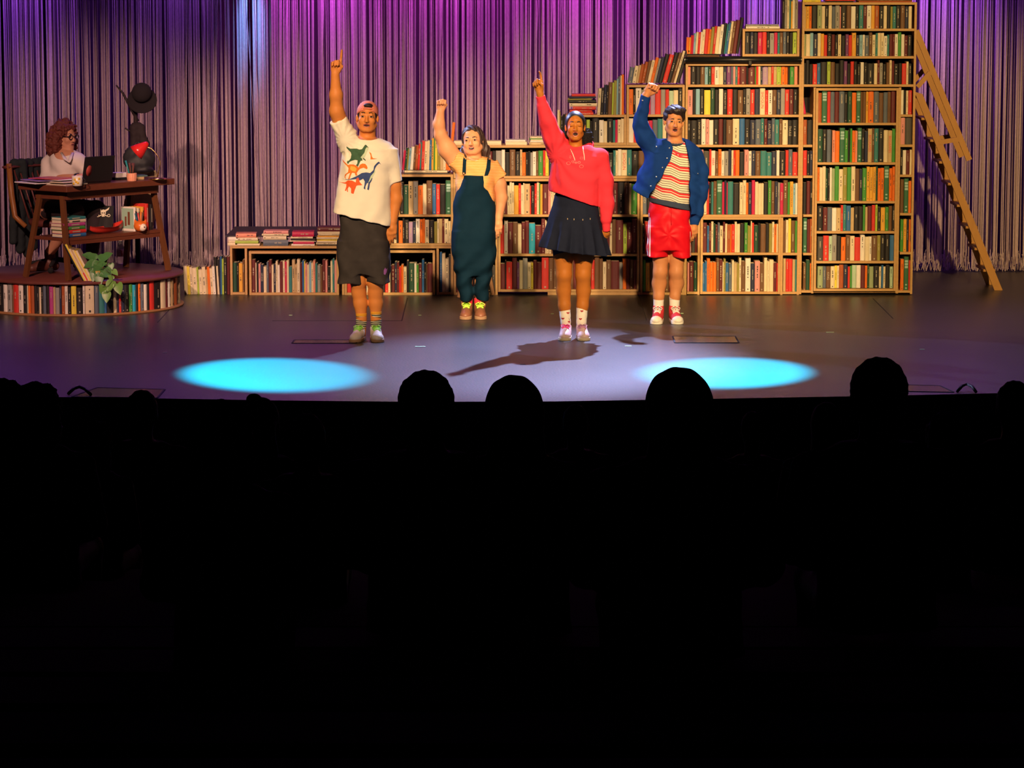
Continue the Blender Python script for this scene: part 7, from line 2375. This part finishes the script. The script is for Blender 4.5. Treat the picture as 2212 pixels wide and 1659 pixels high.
def sitter(kind):
    """seated figure seen from behind, 1.28 m from floor to crown, facing +y; returns body, clothes and hair meshes about the floor point"""
    lo, hi = (-0.42, -0.35, -0.02), (0.42, 0.75, 1.36)
    B = Field(lo, hi, 0.010)
    B.loft([(0.45, 0, 0, 0.16, 0.12), (0.65, 0, 0, 0.15, 0.11), (0.85, 0, 0, 0.17, 0.11), (0.95, 0, 0, 0.19, 0.10), (1.01, 0, 0.0, 0.12, 0.07)], k=0.0)
    B.rcone((0, 0.0, 0.98), (0, 0.01, 1.08), 0.055, 0.052, 0.03)
    B.ell((0, 0.01, 1.165), (0.074, 0.092, 0.112), None, 0.02)
    B.rcone((0, 0.10, 1.14), (0, 0.105, 1.13), 0.012, 0.012, 0.02)
    for s in (-1, 1):
        B.ell((s * 0.076, 0.0, 1.145), (0.010, 0.02, 0.03), None, 0.008)
        B.chain([(s * 0.19, 0.0, 0.92), (s * 0.235, 0.02, 0.68), (s * 0.14, 0.22, 0.60)], [0.05, 0.042, 0.03], 0.03)
        B.chain([(s * 0.09, 0.0, 0.50), (s * 0.11, 0.40, 0.50), (s * 0.11, 0.42, 0.09), (s * 0.11, 0.50, 0.045)], [0.085, 0.06, 0.045, 0.04], 0.03)
    B.cut((0, 0, 0.003), (0, 0, -1))
    C_ = Field(lo, hi, 0.010)
    C_.loft([(0.42, 0, 0, 0.18, 0.145), (0.65, 0, 0, 0.165, 0.13), (0.85, 0, 0, 0.19, 0.13), (0.95, 0, 0, 0.21, 0.115), (1.015, 0, 0.0, 0.11, 0.08)], k=0.0)
    for s in (-1, 1):
        C_.chain([(s * 0.19, 0.0, 0.925), (s * 0.235, 0.02, 0.68), (s * 0.165, 0.17, 0.615)], [0.066, 0.055, 0.045], 0.03)
    C_.warp(lambda X, Y, Z: 0.006 * quick_noise(X, Y, Z, 5))
    Hf = Field((-0.2, -0.25, 0.75), (0.2, 0.25, 1.42), 0.006)
    if kind == 'crop':
        Hf.ell((0, -0.005, 1.185), (0.083, 0.098, 0.100), None, 0.0)
        Hf.cut((0, 0.04, 1.16), (0, 1, -0.6))
        Hf.warp(lambda X, Y, Z: 0.004 * vnoise(X * 3, Y * 3, Z * 3, 40))
    elif kind == 'long':
        Hf.ell((0, -0.005, 1.185), (0.088, 0.100, 0.100), None, 0.0)
        Hf.chain([(0, -0.05, 1.15), (0, -0.07, 1.0), (0, -0.09, 0.88)], [0.085, 0.088, 0.06], 0.03)
        Hf.cut((0, 0.045, 1.16), (0, 1, -0.4))
        Hf.warp(lambda X, Y, Z: 0.0012 * np.sin(X * 130 + np.sin(Z * 20)))
    elif kind == 'curly':
        Hf.ell((0, -0.01, 1.18), (0.108, 0.115, 0.105), None, 0.0)
        Hf.ell((0, -0.04, 1.08), (0.115, 0.09, 0.10), None, 0.04)
        Hf.cut((0, 0.05, 1.16), (0, 1, -0.3))
        Hf.warp(lambda X, Y, Z: 0.012 * vnoise(X * 3, Y * 3, Z * 3, 18) + 0.006 * vnoise(X * 3, Y * 3, Z * 3, 40, 2))
    elif kind == 'bun':
        Hf.ell((0, -0.005, 1.18), (0.082, 0.098, 0.098), None, 0.0)
        Hf.ell((-0.02, -0.05, 1.275), (0.035, 0.035, 0.025), None, 0.012)
        Hf.chain([(0.03, -0.08, 1.16), (0.05, -0.10, 1.05), (0.055, -0.10, 0.95)], [0.05, 0.04, 0.025], 0.03)
        Hf.cut((0, 0.045, 1.16), (0, 1, -0.5))
    return [f.mesh(n) for f, n in ((B, 'body'), (C_, 'clothes'), (Hf, 'hair'))]


KINDS = {k: sitter(k) for k in ('crop', 'long', 'curly', 'bun')}
for k, (b_, c_, h_) in KINDS.items():
    b_.materials.append(m_as)
    c_.materials.append(m_ac)
    h_.materials.append(m_ah)
AUD = (  # head centre u, crown v, row, kind, width factor, label
    (8, 815, 4, 'curly', 0.85, 'curly dark head cut by the frame edge, lowest corner of the platform side'),
    (78, 822, 5, 'curly', 1.0, 'curly dark head in front of the platform books'),
    (306, 842, 2, 'crop', 1.0, 'small dark head beside the trap lid, left of the cyan pool'),
    (480, 860, 9, 'curly', 0.95, 'large frizzy dark head below the left cyan pool'),
    (563, 847, 5, 'bun', 1.0, 'dark head with a hair bun against the left cyan pool'),
    (920, 799, 8, 'crop', 1.12, 'square cropped dark head below the man in the cap'),
    (1109, 809, 8, 'long', 1.08, 'round dark head in the middle below the pale floor light'),
    (1466, 792, 9, 'long', 1.12, 'large round dark head against the right cyan pool'),
    (1899, 771, 8, 'crop', 1.10, 'tall cropped dark head right of the right cyan pool'),
    (2192, 822, 4, 'crop', 1.0, 'dark head cut by the right frame edge'),
    (662, 893, 6, 'crop', 1.0, 'barely visible head below the right end of the left cyan pool'),
    (1243, 873, 1, 'crop', 0.9, 'small reddish-dark head between the two middle heads'),
    (1625, 888, 1, 'crop', 0.85, 'small faint head below the right cyan pool'),
    (205, 905, 4, 'curly', 0.8, 'faint low head between the curly head and the trap lid'),
    (1785, 868, 3, 'long', 0.9, 'faint head left of the tall cropped head'),
    (2040, 888, 5, 'curly', 0.8, 'faint grey curly head right of the tall cropped head'))
ra_ = random.Random(4)
for u, v, row_, kind, wf, lab in AUD:
    y = -9.0 - row_
    fz = stalls_z(y)
    top = PY(u, v, y)
    crown = {'crop': 1.285, 'long': 1.286, 'curly': 1.292, 'bun': 1.30}[kind]
    s = (top.z - fz) / crown
    root = empty('person', Vector((top.x, y, fz)), 'seated spectator, ' + lab, 'person', 'spectators in the stalls')
    root.scale = (s * wf, s, s)
    root.rotation_euler = (0, 0, ra_.uniform(-0.15, 0.15))
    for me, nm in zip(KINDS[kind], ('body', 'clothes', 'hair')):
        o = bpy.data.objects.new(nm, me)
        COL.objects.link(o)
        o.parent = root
    print('spectator', round(s, 2), end=' ')
print()
build_books(300)
